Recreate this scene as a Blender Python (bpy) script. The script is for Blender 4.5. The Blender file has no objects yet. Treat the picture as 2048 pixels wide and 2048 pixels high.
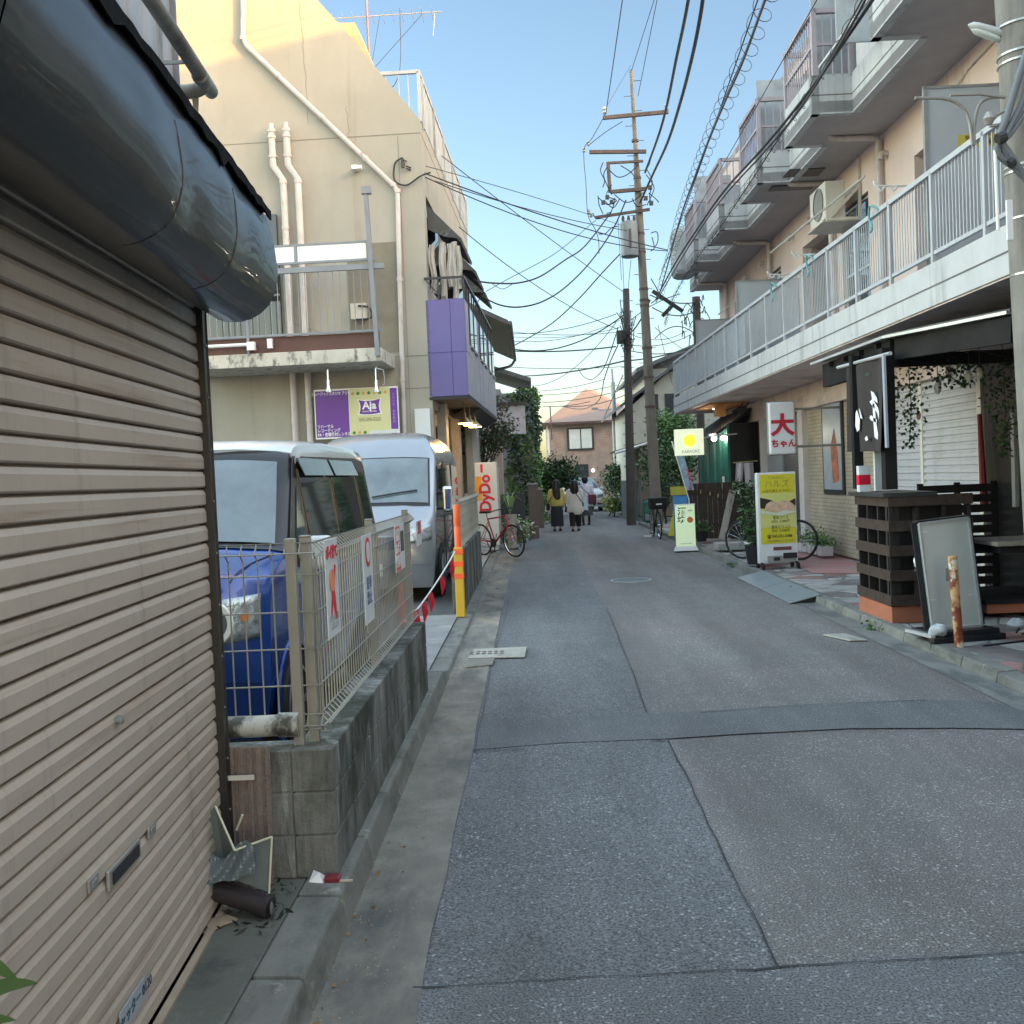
import bpy, math, random
from math import sin, cos, pi, radians, atan2, sqrt
from mathutils import Vector, Matrix
random.seed(7)
SC = bpy.context.scene
COL = SC.collection
# ------------------------------------------------------------------ camera
F, VX, VY, ROLL, H = 2000., 1062., 954., .042, 1.62
Yc = Vector(((VX-1024)/F, (1024-VY)/F, -1.)).normalized()
_u = Vector((-sin(ROLL), cos(ROLL), 0)); _u = (_u - _u.dot(Yc)*Yc).normalized()
Xc = Yc.cross(_u)
CAM = Matrix((Xc, Yc, _u))                      # camera space -> world
cd = bpy.data.cameras.new('camera'); cam = bpy.data.objects.new('camera', cd); COL.objects.link(cam)
cam.matrix_world = Matrix.Translation((0, 0, H)) @ CAM.to_4x4()
cd.sensor_width = 36; cd.lens = 36*F/2048; cd.clip_end = 2000; cd.clip_start = .05
SC.camera = cam
def ray(px, py): return CAM @ Vector(((px-1024)/F, (1024-py)/F, -1.))
def G(px, py, z=0.):
    d = ray(px, py); t = (z-H)/d.z; return Vector((0, 0, H))+t*d
def AY(px, py, y):
    d = ray(px, py); t = y/d.y; return Vector((0, 0, H))+t*d
def AX(px, py, x):
    d = ray(px, py); t = x/d.x; return Vector((0, 0, H))+t*d
# ------------------------------------------------------------------ light
SUN_EL, SUN_AZ = radians(9), radians(120)       # azimuth clockwise from +Y (ahead): behind, to the right
w = bpy.data.worlds.new('World'); SC.world = w; w.use_nodes = True
nt = w.node_tree; bg = nt.nodes['Background']
sky = nt.nodes.new('ShaderNodeTexSky'); sky.sky_type = 'NISHITA'; sky.sun_disc = False
sky.sun_elevation = SUN_EL; sky.sun_rotation = SUN_AZ; sky.air_density = 1.0; sky.dust_density = 1.5; sky.ozone_density = 1.5
# added fill: sky colour multiplied brighter overhead, aside and behind to lighten the street
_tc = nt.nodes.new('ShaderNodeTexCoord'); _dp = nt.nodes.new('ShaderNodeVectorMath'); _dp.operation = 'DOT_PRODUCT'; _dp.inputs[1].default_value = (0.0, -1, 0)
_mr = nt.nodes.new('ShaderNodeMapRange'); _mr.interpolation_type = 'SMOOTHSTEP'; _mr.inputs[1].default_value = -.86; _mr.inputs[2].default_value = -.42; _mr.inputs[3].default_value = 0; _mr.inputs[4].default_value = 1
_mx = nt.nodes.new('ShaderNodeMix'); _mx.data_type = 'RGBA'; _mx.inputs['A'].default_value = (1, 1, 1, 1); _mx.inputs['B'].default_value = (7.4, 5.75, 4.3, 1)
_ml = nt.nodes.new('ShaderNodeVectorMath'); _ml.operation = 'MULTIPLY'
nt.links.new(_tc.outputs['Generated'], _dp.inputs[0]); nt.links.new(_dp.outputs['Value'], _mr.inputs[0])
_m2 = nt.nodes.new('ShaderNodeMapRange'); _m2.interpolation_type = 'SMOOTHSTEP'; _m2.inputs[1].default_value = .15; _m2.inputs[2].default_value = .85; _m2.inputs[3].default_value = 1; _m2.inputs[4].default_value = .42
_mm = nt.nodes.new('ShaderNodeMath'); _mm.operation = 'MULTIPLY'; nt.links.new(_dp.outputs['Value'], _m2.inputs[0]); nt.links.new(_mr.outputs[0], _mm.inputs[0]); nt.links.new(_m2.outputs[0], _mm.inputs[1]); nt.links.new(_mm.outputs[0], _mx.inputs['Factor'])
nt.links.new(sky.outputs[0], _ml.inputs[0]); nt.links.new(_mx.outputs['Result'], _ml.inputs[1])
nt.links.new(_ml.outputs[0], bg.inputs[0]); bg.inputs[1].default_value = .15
sl = bpy.data.lights.new('sun', 'SUN'); sl.energy = 4.6; sl.angle = radians(.5); sl.color = (1, .45, .06)
so = bpy.data.objects.new('sun', sl); COL.objects.link(so)
sd = Vector((sin(SUN_AZ)*cos(SUN_EL), cos(SUN_AZ)*cos(SUN_EL), sin(SUN_EL)))
so.rotation_euler = sd.to_track_quat('Z', 'Y').to_euler(); so.location = (40, -30, 30)
SC.view_settings.view_transform = 'Standard'; SC.view_settings.look = 'None'
SC.view_settings.gamma = 1; SC.view_settings.exposure = 1.45
SC.cycles.max_bounces = 6; SC.cycles.diffuse_bounces = 4; SC.cycles.use_denoising = True
# ------------------------------------------------------------------ materials
MATS = {}
def mat(name, col, rough=.75, metal=0., var=.12, scale=3., bump=.15, bscale=60., dirt=None, emit=0, spec=.5, coat=0, trans=0, alpha=1, co='Object', stripes=None):
    """dirt = (colour, (sx,sy,sz), lo, hi)   procedural stains of their own shape"""
    if name in MATS: return MATS[name]
    m = bpy.data.materials.new(name); m.use_nodes = True; MATS[name] = m
    n = m.node_tree; N = n.nodes; L = n.links; b = N['Principled BSDF']
    b.inputs['Roughness'].default_value = rough; b.inputs['Metallic'].default_value = metal
    b.inputs['Specular IOR Level'].default_value = spec; b.inputs['Coat Weight'].default_value = coat
    b.inputs['Transmission Weight'].default_value = trans; b.inputs['Alpha'].default_value = alpha
    if emit:
        b.inputs['Emission Color'].default_value = (*col, 1); b.inputs['Emission Strength'].default_value = emit
    tc = N.new('ShaderNodeTexCoord'); out = tc.outputs[co]
    no = N.new('ShaderNodeTexNoise'); no.inputs['Scale'].default_value = scale; no.inputs['Detail'].default_value = 6
    no.inputs['Roughness'].default_value = .62
    L.new(out, no.inputs['Vector'])
    mr = N.new('ShaderNodeMapRange'); mr.inputs[1].default_value = .3; mr.inputs[2].default_value = .7
    mr.inputs[3].default_value = 1-var; mr.inputs[4].default_value = 1+var
    L.new(no.outputs['Fac'], mr.inputs[0])
    mx = N.new('ShaderNodeVectorMath'); mx.operation = 'SCALE'; mx.inputs[0].default_value = col
    L.new(mr.outputs[0], mx.inputs['Scale']); last = mx.outputs[0]
    if dirt:
        for dd in (dirt if isinstance(dirt, list) else [dirt]):
            dc, ds, lo, hi = dd
            mp = N.new('ShaderNodeMapping'); mp.inputs['Scale'].default_value = ds; L.new(out, mp.inputs[0])
            n2 = N.new('ShaderNodeTexNoise'); n2.inputs['Scale'].default_value = 1; n2.inputs['Detail'].default_value = 8
            n2.inputs['Roughness'].default_value = .68
            L.new(mp.outputs[0], n2.inputs['Vector'])
            r2 = N.new('ShaderNodeMapRange'); r2.inputs[1].default_value = lo; r2.inputs[2].default_value = hi
            L.new(n2.outputs['Fac'], r2.inputs[0])
            mi = N.new('ShaderNodeMix'); mi.data_type = 'RGBA'; mi.inputs['B'].default_value = (*dc, 1)
            L.new(r2.outputs[0], mi.inputs['Factor']); L.new(last, mi.inputs['A']); last = mi.outputs['Result']
    L.new(last, b.inputs['Base Color'])
    if bump:
        n3 = N.new('ShaderNodeTexNoise'); n3.inputs['Scale'].default_value = bscale; n3.inputs['Detail'].default_value = 4
        L.new(out, n3.inputs['Vector'])
        bp = N.new('ShaderNodeBump'); bp.inputs['Strength'].default_value = bump; bp.inputs['Distance'].default_value = .01
        L.new(n3.outputs['Fac'], bp.inputs['Height']); L.new(bp.outputs[0], b.inputs['Normal'])
    return m
def brick_mat(name, c1, c2, mortar, bw, bh, ms=.012, off=.5, axis='XZ', rough=.8, var=.1, dirt=None):
    m = mat(name, c1, rough=rough, var=var, bump=.1, dirt=dirt); n = m.node_tree; N = n.nodes; L = n.links; b = N['Principled BSDF']
    tc = N.new('ShaderNodeTexCoord'); sp = N.new('ShaderNodeSeparateXYZ'); cb = N.new('ShaderNodeCombineXYZ')
    L.new(tc.outputs['Object'], sp.inputs[0]); L.new(sp.outputs[axis[0]], cb.inputs[0]); L.new(sp.outputs[axis[1]], cb.inputs[1])
    br = N.new('ShaderNodeTexBrick'); br.offset = off; br.inputs['Scale'].default_value = 1
    br.inputs['Brick Width'].default_value = bw; br.inputs['Row Height'].default_value = bh
    br.inputs['Mortar Size'].default_value = ms; br.inputs['Mortar Smooth'].default_value = .3
    br.inputs['Color1'].default_value = (*c1, 1); br.inputs['Color2'].default_value = (*c2, 1); br.inputs['Mortar'].default_value = (*mortar, 1)
    L.new(cb.outputs[0], br.inputs['Vector'])
    src = b.inputs['Base Color'].links[0].from_socket
    mi = N.new('ShaderNodeMix'); mi.data_type = 'RGBA'; mi.blend_type = 'MULTIPLY'; mi.inputs['Factor'].default_value = 1
    nz = N.new('ShaderNodeTexNoise'); nz.inputs['Scale'].default_value = 1.7; nz.inputs['Detail'].default_value = 8; L.new(tc.outputs['Object'], nz.inputs['Vector'])
    mr = N.new('ShaderNodeMapRange'); mr.inputs[1].default_value = .3; mr.inputs[2].default_value = .7; mr.inputs[3].default_value = .72; mr.inputs[4].default_value = 1.15
    L.new(nz.outputs['Fac'], mr.inputs[0]); L.new(br.outputs['Color'], mi.inputs['A']); L.new(mr.outputs[0], mi.inputs['B'])
    if dirt:
        last = mi.outputs['Result']
        for l in list(b.inputs['Base Color'].links):
            prev = l.from_node
        L.new(last, prev.inputs['A'])
    else:
        L.new(mi.outputs['Result'], b.inputs['Base Color'])
    bp = N.new('ShaderNodeBump'); bp.invert = True; bp.inputs['Strength'].default_value = .5; bp.inputs['Distance'].default_value = .008
    L.new(br.outputs['Fac'], bp.inputs['Height']); L.new(bp.outputs[0], b.inputs['Normal'])
    return m
def asphalt(name, c, agg, amount=.5, tint=None):
    """coarse aggregate asphalt: voronoi stones in a dark binder"""
    m = mat(name, c, rough=.85, var=.13, scale=1.3, bump=0); n = m.node_tree; N = n.nodes; L = n.links; b = N['Principled BSDF']
    tc = N.new('ShaderNodeTexCoord'); vo = N.new('ShaderNodeTexVoronoi'); vo.inputs['Scale'].default_value = 62
    wn = N.new('ShaderNodeTexNoise'); wn.inputs['Scale'].default_value = 30; L.new(tc.outputs['Object'], wn.inputs['Vector'])
    ad = N.new('ShaderNodeVectorMath'); ad.operation = 'MULTIPLY_ADD'; ad.inputs[1].default_value = (.03, .03, .03)
    L.new(wn.outputs['Color'], ad.inputs[0]); L.new(tc.outputs['Object'], ad.inputs[2]); L.new(ad.outputs[0], vo.inputs['Vector'])
    sp = N.new('ShaderNodeSeparateColor'); L.new(vo.outputs['Color'], sp.inputs[0])
    pick = N.new('ShaderNodeMapRange'); pick.inputs[1].default_value = 1-amount; pick.inputs[2].default_value = 1.0; L.new(sp.outputs[0], pick.inputs[0])
    dist = N.new('ShaderNodeMapRange'); dist.inputs[1].default_value = .25; dist.inputs[2].default_value = .5; dist.inputs[3].default_value = 1; dist.inputs[4].default_value = 0
    L.new(vo.outputs['Distance'], dist.inputs[0])
    mu = N.new('ShaderNodeMath'); mu.operation = 'MULTIPLY'; L.new(pick.outputs[0], mu.inputs[0]); L.new(dist.outputs[0], mu.inputs[1])
    wr = N.new('ShaderNodeTexNoise'); wr.inputs['Scale'].default_value = 1.6; wr.inputs['Detail'].default_value = 6; wr.inputs['Roughness'].default_value = .7; L.new(tc.outputs['Object'], wr.inputs['Vector'])
    wm = N.new('ShaderNodeMapRange'); wm.inputs[1].default_value = .38; wm.inputs[2].default_value = .62; wm.inputs[3].default_value = .35; wm.inputs[4].default_value = 1; L.new(wr.outputs['Fac'], wm.inputs[0])
    m0 = N.new('ShaderNodeMath'); m0.operation = 'MULTIPLY'; L.new(mu.outputs[0], m0.inputs[0]); L.new(wm.outputs[0], m0.inputs[1]); mu = m0
    src = b.inputs['Base Color'].links[0].from_socket
    if tint:
        nz = N.new('ShaderNodeTexNoise'); nz.inputs['Scale'].default_value = .55; nz.inputs['Detail'].default_value = 5; L.new(tc.outputs['Object'], nz.inputs['Vector'])
        r = N.new('ShaderNodeMapRange'); r.inputs[1].default_value = .45; r.inputs[2].default_value = .62; r.inputs[4].default_value = .8; L.new(nz.outputs['Fac'], r.inputs[0])
        mt = N.new('ShaderNodeMix'); mt.data_type = 'RGBA'; mt.inputs['B'].default_value = (*tint, 1); L.new(r.outputs[0], mt.inputs['Factor']); L.new(src, mt.inputs['A']); src = mt.outputs['Result']
    mi = N.new('ShaderNodeMix'); mi.data_type = 'RGBA'; mi.inputs['B'].default_value = (*agg, 1)
    L.new(mu.outputs[0], mi.inputs['Factor']); L.new(src, mi.inputs['A'])
    # wheel tracks and oil stains, stretched along the street
    mp = N.new('ShaderNodeMapping'); mp.inputs['Scale'].default_value = (1.5, .16, 1); L.new(tc.outputs['Object'], mp.inputs[0])
    tr = N.new('ShaderNodeTexNoise'); tr.inputs['Scale'].default_value = 1; tr.inputs['Detail'].default_value = 7; tr.inputs['Roughness'].default_value = .6; L.new(mp.outputs[0], tr.inputs['Vector'])
    t1 = N.new('ShaderNodeMapRange'); t1.inputs[1].default_value = .35; t1.inputs[2].default_value = .65; t1.inputs[3].default_value = .8; t1.inputs[4].default_value = 1.2; L.new(tr.outputs['Fac'], t1.inputs[0])
    m9 = N.new('ShaderNodeMix'); m9.data_type = 'RGBA'; m9.blend_type = 'MULTIPLY'; m9.inputs['Factor'].default_value = 1; L.new(mi.outputs['Result'], m9.inputs['A']); L.new(t1.outputs[0], m9.inputs['B']); mi = m9
    # dark pits between stones
    vo2 = N.new('ShaderNodeTexNoise'); vo2.inputs['Scale'].default_value = 120; vo2.inputs['Detail'].default_value = 3; L.new(tc.outputs['Object'], vo2.inputs['Vector'])
    r3 = N.new('ShaderNodeMapRange'); r3.inputs[1].default_value = .35; r3.inputs[2].default_value = .6; r3.inputs[3].default_value = .38; r3.inputs[4].default_value = 1.3; L.new(vo2.outputs['Fac'], r3.inputs[0])
    mm = N.new('ShaderNodeMix'); mm.data_type = 'RGBA'; mm.blend_type = 'MULTIPLY'; mm.inputs['Factor'].default_value = 1
    L.new(mi.outputs['Result'], mm.inputs['A']); L.new(r3.outputs[0], mm.inputs['B']); L.new(mm.outputs['Result'], b.inputs['Base Color'])
    bp = N.new('ShaderNodeBump'); bp.inputs['Strength'].default_value = .6; bp.inputs['Distance'].default_value = .006
    L.new(vo2.outputs['Fac'], bp.inputs['Height']); L.new(bp.outputs[0], b.inputs['Normal'])
    return m
# ------------------------------------------------------------------ mesh builder
class B:
    def __init__(s): s.v = []; s.f = []; s.m = []
    def add(s, vs, fs, mi=0):
        o = len(s.v); s.v += [tuple(v) for v in vs]; s.f += [tuple(i+o for i in f) for f in fs]; s.m += [mi]*len(fs); return s
    def box(s, x0, x1, y0, y1, z0, z1, mi=0):
        v = [(x, y, z) for z in (z0, z1) for y in (y0, y1) for x in (x0, x1)]
        return s.add(v, [(0, 2, 3, 1), (4, 5, 7, 6), (0, 1, 5, 4), (2, 6, 7, 3), (0, 4, 6, 2), (1, 3, 7, 5)], mi)
    def hexa(s, a, b, mi=0):
        """two quads of 4 pts (bottom ring, top ring)"""
        return s.add(list(a)+list(b), [(3, 2, 1, 0), (4, 5, 6, 7), (0, 1, 5, 4), (1, 2, 6, 5), (2, 3, 7, 6), (3, 0, 4, 7)], mi)
    def bar(s, p, q, w, h=None, mi=0, up=(0, 0, 1)):
        p = Vector(p); q = Vector(q); h = h or w; d = (q-p).normalized(); up = Vector(up)
        if abs(d.dot(up)) > .98: up = Vector((0, 1, 0))
        r = d.cross(up).normalized()*w/2; u = r.cross(d).normalized()*h/2
        ring = lambda c: [c-r-u, c+r-u, c+r+u, c-r+u]
        return s.hexa(ring(p), ring(q), mi)
    def tube(s, pts, r, n=8, mi=0, cap=True):
        pts = [Vector(p) for p in pts]; rs = r if isinstance(r, (list, tuple)) else [r]*len(pts)
        vs = []; fs = []; k = len(pts); prev = None
        for i, p in enumerate(pts):
            d = (pts[min(i+1, k-1)]-pts[max(i-1, 0)])
            d = d.normalized() if d.length > 1e-9 else Vector((0, 0, 1))
            a = prev if prev is not None else (Vector((0, 0, 1)) if abs(d.z) < .9 else Vector((1, 0, 0)))
            a = (a-a.dot(d)*d)
            a = a.normalized() if a.length > 1e-6 else d.orthogonal().normalized()
            prev = a; b = d.cross(a)
            vs += [p+rs[i]*(cos(2*pi*j/n)*a+sin(2*pi*j/n)*b) for j in range(n)]
        for i in range(k-1):
            for j in range(n): fs.append((i*n+j, i*n+(j+1) % n, (i+1)*n+(j+1) % n, (i+1)*n+j))
        if cap: fs += [tuple(range(n))[::-1], tuple(range((k-1)*n, k*n))]
        return s.add(vs, fs, mi)
    def lathe(s, prof, c=(0, 0, 0), n=20, mi=0, axis='Z', cap=True):
        vs = []; c = Vector(c)
        for r, h in prof:
            for j in range(n):
                a = 2*pi*j/n; x, y = r*cos(a), r*sin(a)
                vs.append(c+Vector({'Z': (x, y, h), 'X': (h, x, y), 'Y': (y, h, x)}[axis]))
        k = len(prof); fs = [(i*n+j, i*n+(j+1) % n, (i+1)*n+(j+1) % n, (i+1)*n+j) for i in range(k-1) for j in range(n)]
        if cap: fs += [tuple(range(n))[::-1], tuple(range((k-1)*n, k*n))]
        return s.add(vs, fs, mi)
    def prism(s, poly, ext, mi=0):
        """poly: 3-D polygon, ext: extrusion vector"""
        poly = [Vector(p) for p in poly]; e = Vector(ext); n = len(poly)
        return s.add(poly+[p+e for p in poly], [tuple(range(n))[::-1], tuple(range(n, 2*n))]+[(i, (i+1) % n, (i+1) % n+n, i+n) for i in range(n)], mi)
    def grid(s, fn, nu, nv, mi=0, th=None):
        vs = [fn(i/nu, j/nv) for j in range(nv+1) for i in range(nu+1)]
        fs = [(j*(nu+1)+i, j*(nu+1)+i+1, (j+1)*(nu+1)+i+1, (j+1)*(nu+1)+i) for j in range(nv) for i in range(nu)]
        return s.add(vs, fs, mi)
    def loft(s, rings, mi=0, cap=True):
        n = len(rings[0]); vs = [p for r in rings for p in r]; k = len(rings)
        fs = [(i*n+j, i*n+(j+1) % n, (i+1)*n+(j+1) % n, (i+1)*n+j) for i in range(k-1) for j in range(n)]
        if cap: fs += [tuple(range(n))[::-1], tuple(range((k-1)*n, k*n))]
        return s.add(vs, fs, mi)
    def leaf(s, c, size, mi=0, droop=0., asp=.5):
        d = Vector((random.gauss(0, 1), random.gauss(0, 1), random.gauss(0, .7)-droop)).normalized()
        o = d.orthogonal().normalized(); o = Matrix.Rotation(random.uniform(0, 2*pi), 3, d) @ o
        c = Vector(c); sz = size*random.uniform(.6, 1.3); w_ = sz*asp
        return s.add([c, c+d*sz*.5+o*w_*.5, c+d*sz, c+d*sz*.5-o*w_*.5], [(0, 1, 2, 3)], mi)
    def build(s, name, mats, parent=None, loc=None, smooth=False, bevel=0, label=None, sol=0, rot=None, seg=2, skipnorm=False):
        me = bpy.data.meshes.new(name); me.from_pydata(s.v, [], s.f)
        if not isinstance(mats, (list, tuple)): mats = [mats]
        for m in mats: me.materials.append(m)
        me.polygons.foreach_set('material_index', s.m); me.update()
        if not skipnorm and len(s.f) < 60000:
            import bmesh
            bm = bmesh.new(); bm.from_mesh(me); bmesh.ops.recalc_face_normals(bm, faces=bm.faces); bm.to_mesh(me); bm.free()
        o = bpy.data.objects.new(name, me); COL.objects.link(o)
        if smooth:
            me.polygons.foreach_set('use_smooth', [True]*len(me.polygons))
            try: me.set_sharp_from_angle(angle=radians(40))
            except Exception: pass
        if parent: o.parent = parent
        if loc is not None: o.location = loc
        if rot is not None: o.rotation_euler = rot
        if sol:
            md = o.modifiers.new('thickness', 'SOLIDIFY'); md.thickness = sol
        if bevel:
            md = o.modifiers.new('edge', 'BEVEL'); md.width = bevel; md.segments = seg; md.limit_method = 'ANGLE'; md.angle_limit = radians(35)
        if label: o['label'] = label
        return o
def tag(o, label=None, cat=None, group=None, kind=None):
    if label: o['label'] = label
    if cat: o['category'] = cat
    if group: o['group'] = group
    if kind: o['kind'] = kind
    return o
def T(name, label, cat, loc=(0, 0, 0), rz=0, group=None):
    o = bpy.data.objects.new(name, None); COL.objects.link(o); o.location = loc; o.rotation_euler = (0, 0, rz); o.empty_display_size = .2
    return tag(o, label, cat, group)
def copy_tree(o, parent=None):
    c = o.copy(); COL.objects.link(c); c.parent = parent
    for ch in list(o.children): copy_tree(ch, c)
    return c
def text(body, size, loc, right, up, m, parent=None, name='lettering', bold=0., align='CENTER', ext=.001, sx=1., sh=0., ls=1.0):
    cu = bpy.data.curves.new('lettering', 'FONT'); cu.body = body; cu.size = size; cu.align_x = align; cu.align_y = 'CENTER'
    cu.extrude = ext; cu.offset = bold; cu.resolution_u = 3; cu.space_line = ls; cu.shear = sh
    tmp = bpy.data.objects.new('tmp', cu); COL.objects.link(tmp)
    dg = bpy.context.evaluated_depsgraph_get(); dg.update()
    me = bpy.data.meshes.new_from_object(tmp.evaluated_get(dg)); bpy.data.objects.remove(tmp); bpy.data.curves.remove(cu)
    me.name = name; me.materials.clear(); me.materials.append(m)
    r = Vector(right).normalized(); u = Vector(up); u = (u-u.dot(r)*r).normalized(); nn = r.cross(u)
    M = Matrix((r*sx, u, nn)).transposed(); me.transform(M.to_4x4())
    o = bpy.data.objects.new(name, me); COL.objects.link(o); o.location = loc
    if parent: o.parent = parent
    return o
def cable(a, b, sag, r=.008, n=16, name='overhead_cable', label=None, m=None, group='overhead cables', cat='cable', pts=None):
    a = Vector(a); b = Vector(b)
    P = pts or [a.lerp(b, t/n)-Vector((0, 0, 4*sag*(t/n)*(1-t/n))) for t in range(n+1)]
    o = B().tube([p-P[0] for p in P], r, 6).build(name, m or MATS['cable_black'], loc=P[0], smooth=True)
    return tag(o, label or 'thin black overhead cable strung across the sky above the street', cat, group)
def smoothpath(pts, k=6):
    pts = [Vector(p) for p in pts]; out = []
    for i in range(len(pts)-1):
        p0 = pts[max(i-1, 0)]; p1 = pts[i]; p2 = pts[i+1]; p3 = pts[min(i+2, len(pts)-1)]
        for j in range(k):
            t = j/k; out.append(.5*((2*p1)+(p2-p0)*t+(2*p0-5*p1+4*p2-p3)*t*t+(3*p1-p0-3*p2+p3)*t**3))
    out.append(pts[-1]); return out
# palette
M = mat
M('cable_black', (.02, .02, .025), rough=.5)
GREY = M('galvanised_grey', (.3, .32, .33), rough=.45, metal=.5, var=.15)
STEELW = M('pale_painted_steel', (.5, .53, .56), rough=.5, dirt=((.3, .3, .3), (6, 6, 1.5), .5, .75))
BLACK = M('black_plastic', (.015, .015, .018), rough=.4)
DARKM = M('dark_bronze_metal', (.03, .028, .028), rough=.4, metal=.3)
WHITE = M('white_paint', (.75, .76, .76), rough=.4, var=.04)
CONC = M('concrete', (.3, .3, .285), rough=.9, bump=.3, var=.18, dirt=[((.1, .1, .09), (2, 2, 2), .52, .72), ((.42, .41, .38), (9, 9, 9), .58, .7)])
WOODD = M('dark_stained_wood', (.055, .04, .033), spec=.2, rough=.7, var=.3, scale=14)
GLASSD = M('dark_window_glass', (.02, .025, .03), rough=.04, var=.05, bump=0, spec=1)
CHROME = M('chrome', (.75, .76, .78), rough=.12, metal=1, bump=0)
RUBBER = M('black_rubber', (.018, .018, .018), rough=.8)
LG1 = M('leaf_dark_green', (.025, .06, .02), rough=.55, var=.35, scale=2)
LG2 = M('leaf_mid_green', (.06, .135, .035), rough=.55, var=.35, scale=2)
LG3 = M('leaf_light_green', (.13, .24, .06), rough=.5, var=.3, scale=2)
BARK = M('bark', (.07, .05, .04), rough=.9, bump=.5, var=.3)
TERRA = M('terracotta', (.35, .12, .06), rough=.8)
PVC = M('pvc_pipe_beige', (.5, .46, .44), rough=.5, dirt=((.25, .22, .2), (8, 8, 2), .56, .74))
# ================================================================== SETTING
def sheet(name, pts, z, m, kind='structure', th=0):
    b = B(); P = [Vector((p[0], p[1], z)) for p in pts]
    b.add(P, [tuple(range(len(P)))])
    return tag(b.build(name, m), kind=kind)
GRND = M('dusty_ground', (.16, .155, .145), rough=.95, var=.2)
sheet('ground', [(-300, -100), (300, -100), (300, 600), (-300, 600)], -.03, GRND)
A_L = asphalt('blue_grey_asphalt', (.132, .14, .147), (.38, .4, .41), .42)
A_R = asphalt('worn_reddish_asphalt', (.152, .149, .146), (.46, .45, .44), .55, tint=(.168, .15, .15))
A_T = asphalt('smooth_trench_asphalt', (.126, .134, .14), (.28, .3, .31), .35)
KX0, KX1, PZ = -.75, 3.27, .085
sheet('road', [(KX0, -12), (KX1+.03, -12), (KX1+.2, 30), (KX1+.5, 62), (-.4, 62), (KX0, 30)], 0, A_R)
gp = lambda L: [G(x, y, 0) for x, y in L]
# strip of newer asphalt on the left, trench across, dark band in the foreground: sheets 4 mm up
sheet('road_patch', [(-.42, -12), (.78, -12)]+[tuple(p[:2]) for p in gp([(1558, 1936), (1475, 1760), (1390, 1590), (1338, 1480), (1293, 1423), (1252, 1310), (1212, 1215), (1165, 1130), (1150, 1100), (1118, 1098)])]+[(-.42, 30)], .004, A_L)
sheet('road_patch', [tuple(p[:2]) for p in gp([(946, 1502), (1120, 1488), (1330, 1480), (1480, 1470), (1700, 1459), (1900, 1458), (2100, 1461), (2100, 1440), (1990, 1406), (1850, 1401), (1620, 1410), (1400, 1424), (1200, 1434), (958, 1440)])], .008, A_T)
sheet('road_patch', [tuple(p[:2]) for p in gp([(826, 1976), (1040, 1962), (1300, 1950), (1560, 1936), (1800, 1918), (2150, 1902), (2400, 2300), (700, 2300)])], .008, A_L)
# cracks / joint lines
SEAM = M('tar_seam', (.03, .033, .035), rough=.8)
def crack(pts, w=.012):
    P = [Vector(p) for p in pts]; Q = [P[0]]
    for i in range(len(P)-1):
        k = 5
        for j in range(1, k+1):
            q = P[i].lerp(P[i+1], j/k); Q.append(q+Vector((random.uniform(-1, 1), random.uniform(-1, 1), 0))*.008)
    L_, R_ = [], []
    for i, q in enumerate(Q):
        d = (Q[min(i+1, len(Q)-1)]-Q[max(i-1, 0)]); n = Vector((-d.y, d.x, 0)).normalized()*w*random.uniform(.25, 1)*.5
        L_.append(q+n); R_.append(q-n)
    n = len(Q); return L_+R_, [(i, i+1, n+i+1, n+i) for i in range(n-1)]
cb = B()
for L_, wd in [([(1558, 1936), (1475, 1760), (1390, 1590), (1338, 1480)], .010), ([(1293, 1423), (1252, 1310), (1212, 1215)], .009), ([(826, 1974), (1040, 1960), (1300, 1948)], .009), ([(1300, 1948), (1558, 1934), (1800, 1917), (2100, 1902)], .011), ([(1400, 1424), (1620, 1409), (1850, 1400)], .01),
               ([(946, 1503), (1060, 1495)], .012), ([(1302, 1481), (1340, 1479)], .02), ([(950, 1502), (983, 1333), (1018, 1200)], .006), ([(1480, 1471), (1700, 1460), (1900, 1459)], .008)]:
    v, f = crack([G(x, y, .0125) for x, y in L_], wd); cb.add(v, f)
tag(cb.build('road_cracks', SEAM, skipnorm=True), kind='structure')
# concrete gutter strips
GUT = M('sandy_gutter_concrete', (.2, .19, .165), rough=.95, var=.25, scale=4, bump=.4, dirt=[((.08, .085, .085), (2.5, 1, 1), .48, .68), ((.34, .29, .22), (1.2, .6, 1), .55, .7)])
ed = [(-.42+random.uniform(-.008, .008), y*.5) for y in range(-20, 60)]
sheet('gutter', [(KX0, -10), *ed, (KX0, 30)], .012, GUT)
sheet('gutter', [(KX1+.02, -10), (KX1+.02, 30), (KX1-.2, 30), (KX1-.22, 12), (KX1-.25, -10)], .004, M('grey_gutter_concrete', (.17, .175, .17), rough=.95, var=.2, bump=.3, dirt=((.1, .11, .11), (3, 1, 1), .5, .6)))
SAND = M('loose_sand_and_grit', (.24, .21, .17), rough=1, var=.3, bump=.5)
bs = B()
for i in range(900):
    y = random.uniform(1.8, 9)**1.0; x = KX0+abs(random.gauss(0, .13))
    r = random.uniform(.002, .006); bs.lathe([(r, 0), (r*.6, r*.8)], (x, y, .012), 5)
for i in range(260):
    y = random.uniform(3, 24); x = KX1-abs(random.gauss(0, .1)); r = random.uniform(.003, .007); bs.lathe([(r, 0), (r*.6, r*.8)], (x, y, .004), 5)
tag(bs.build('grit', SAND, skipnorm=True), 'sand and small grit lying in the road gutters', 'grit', kind='stuff')
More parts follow.
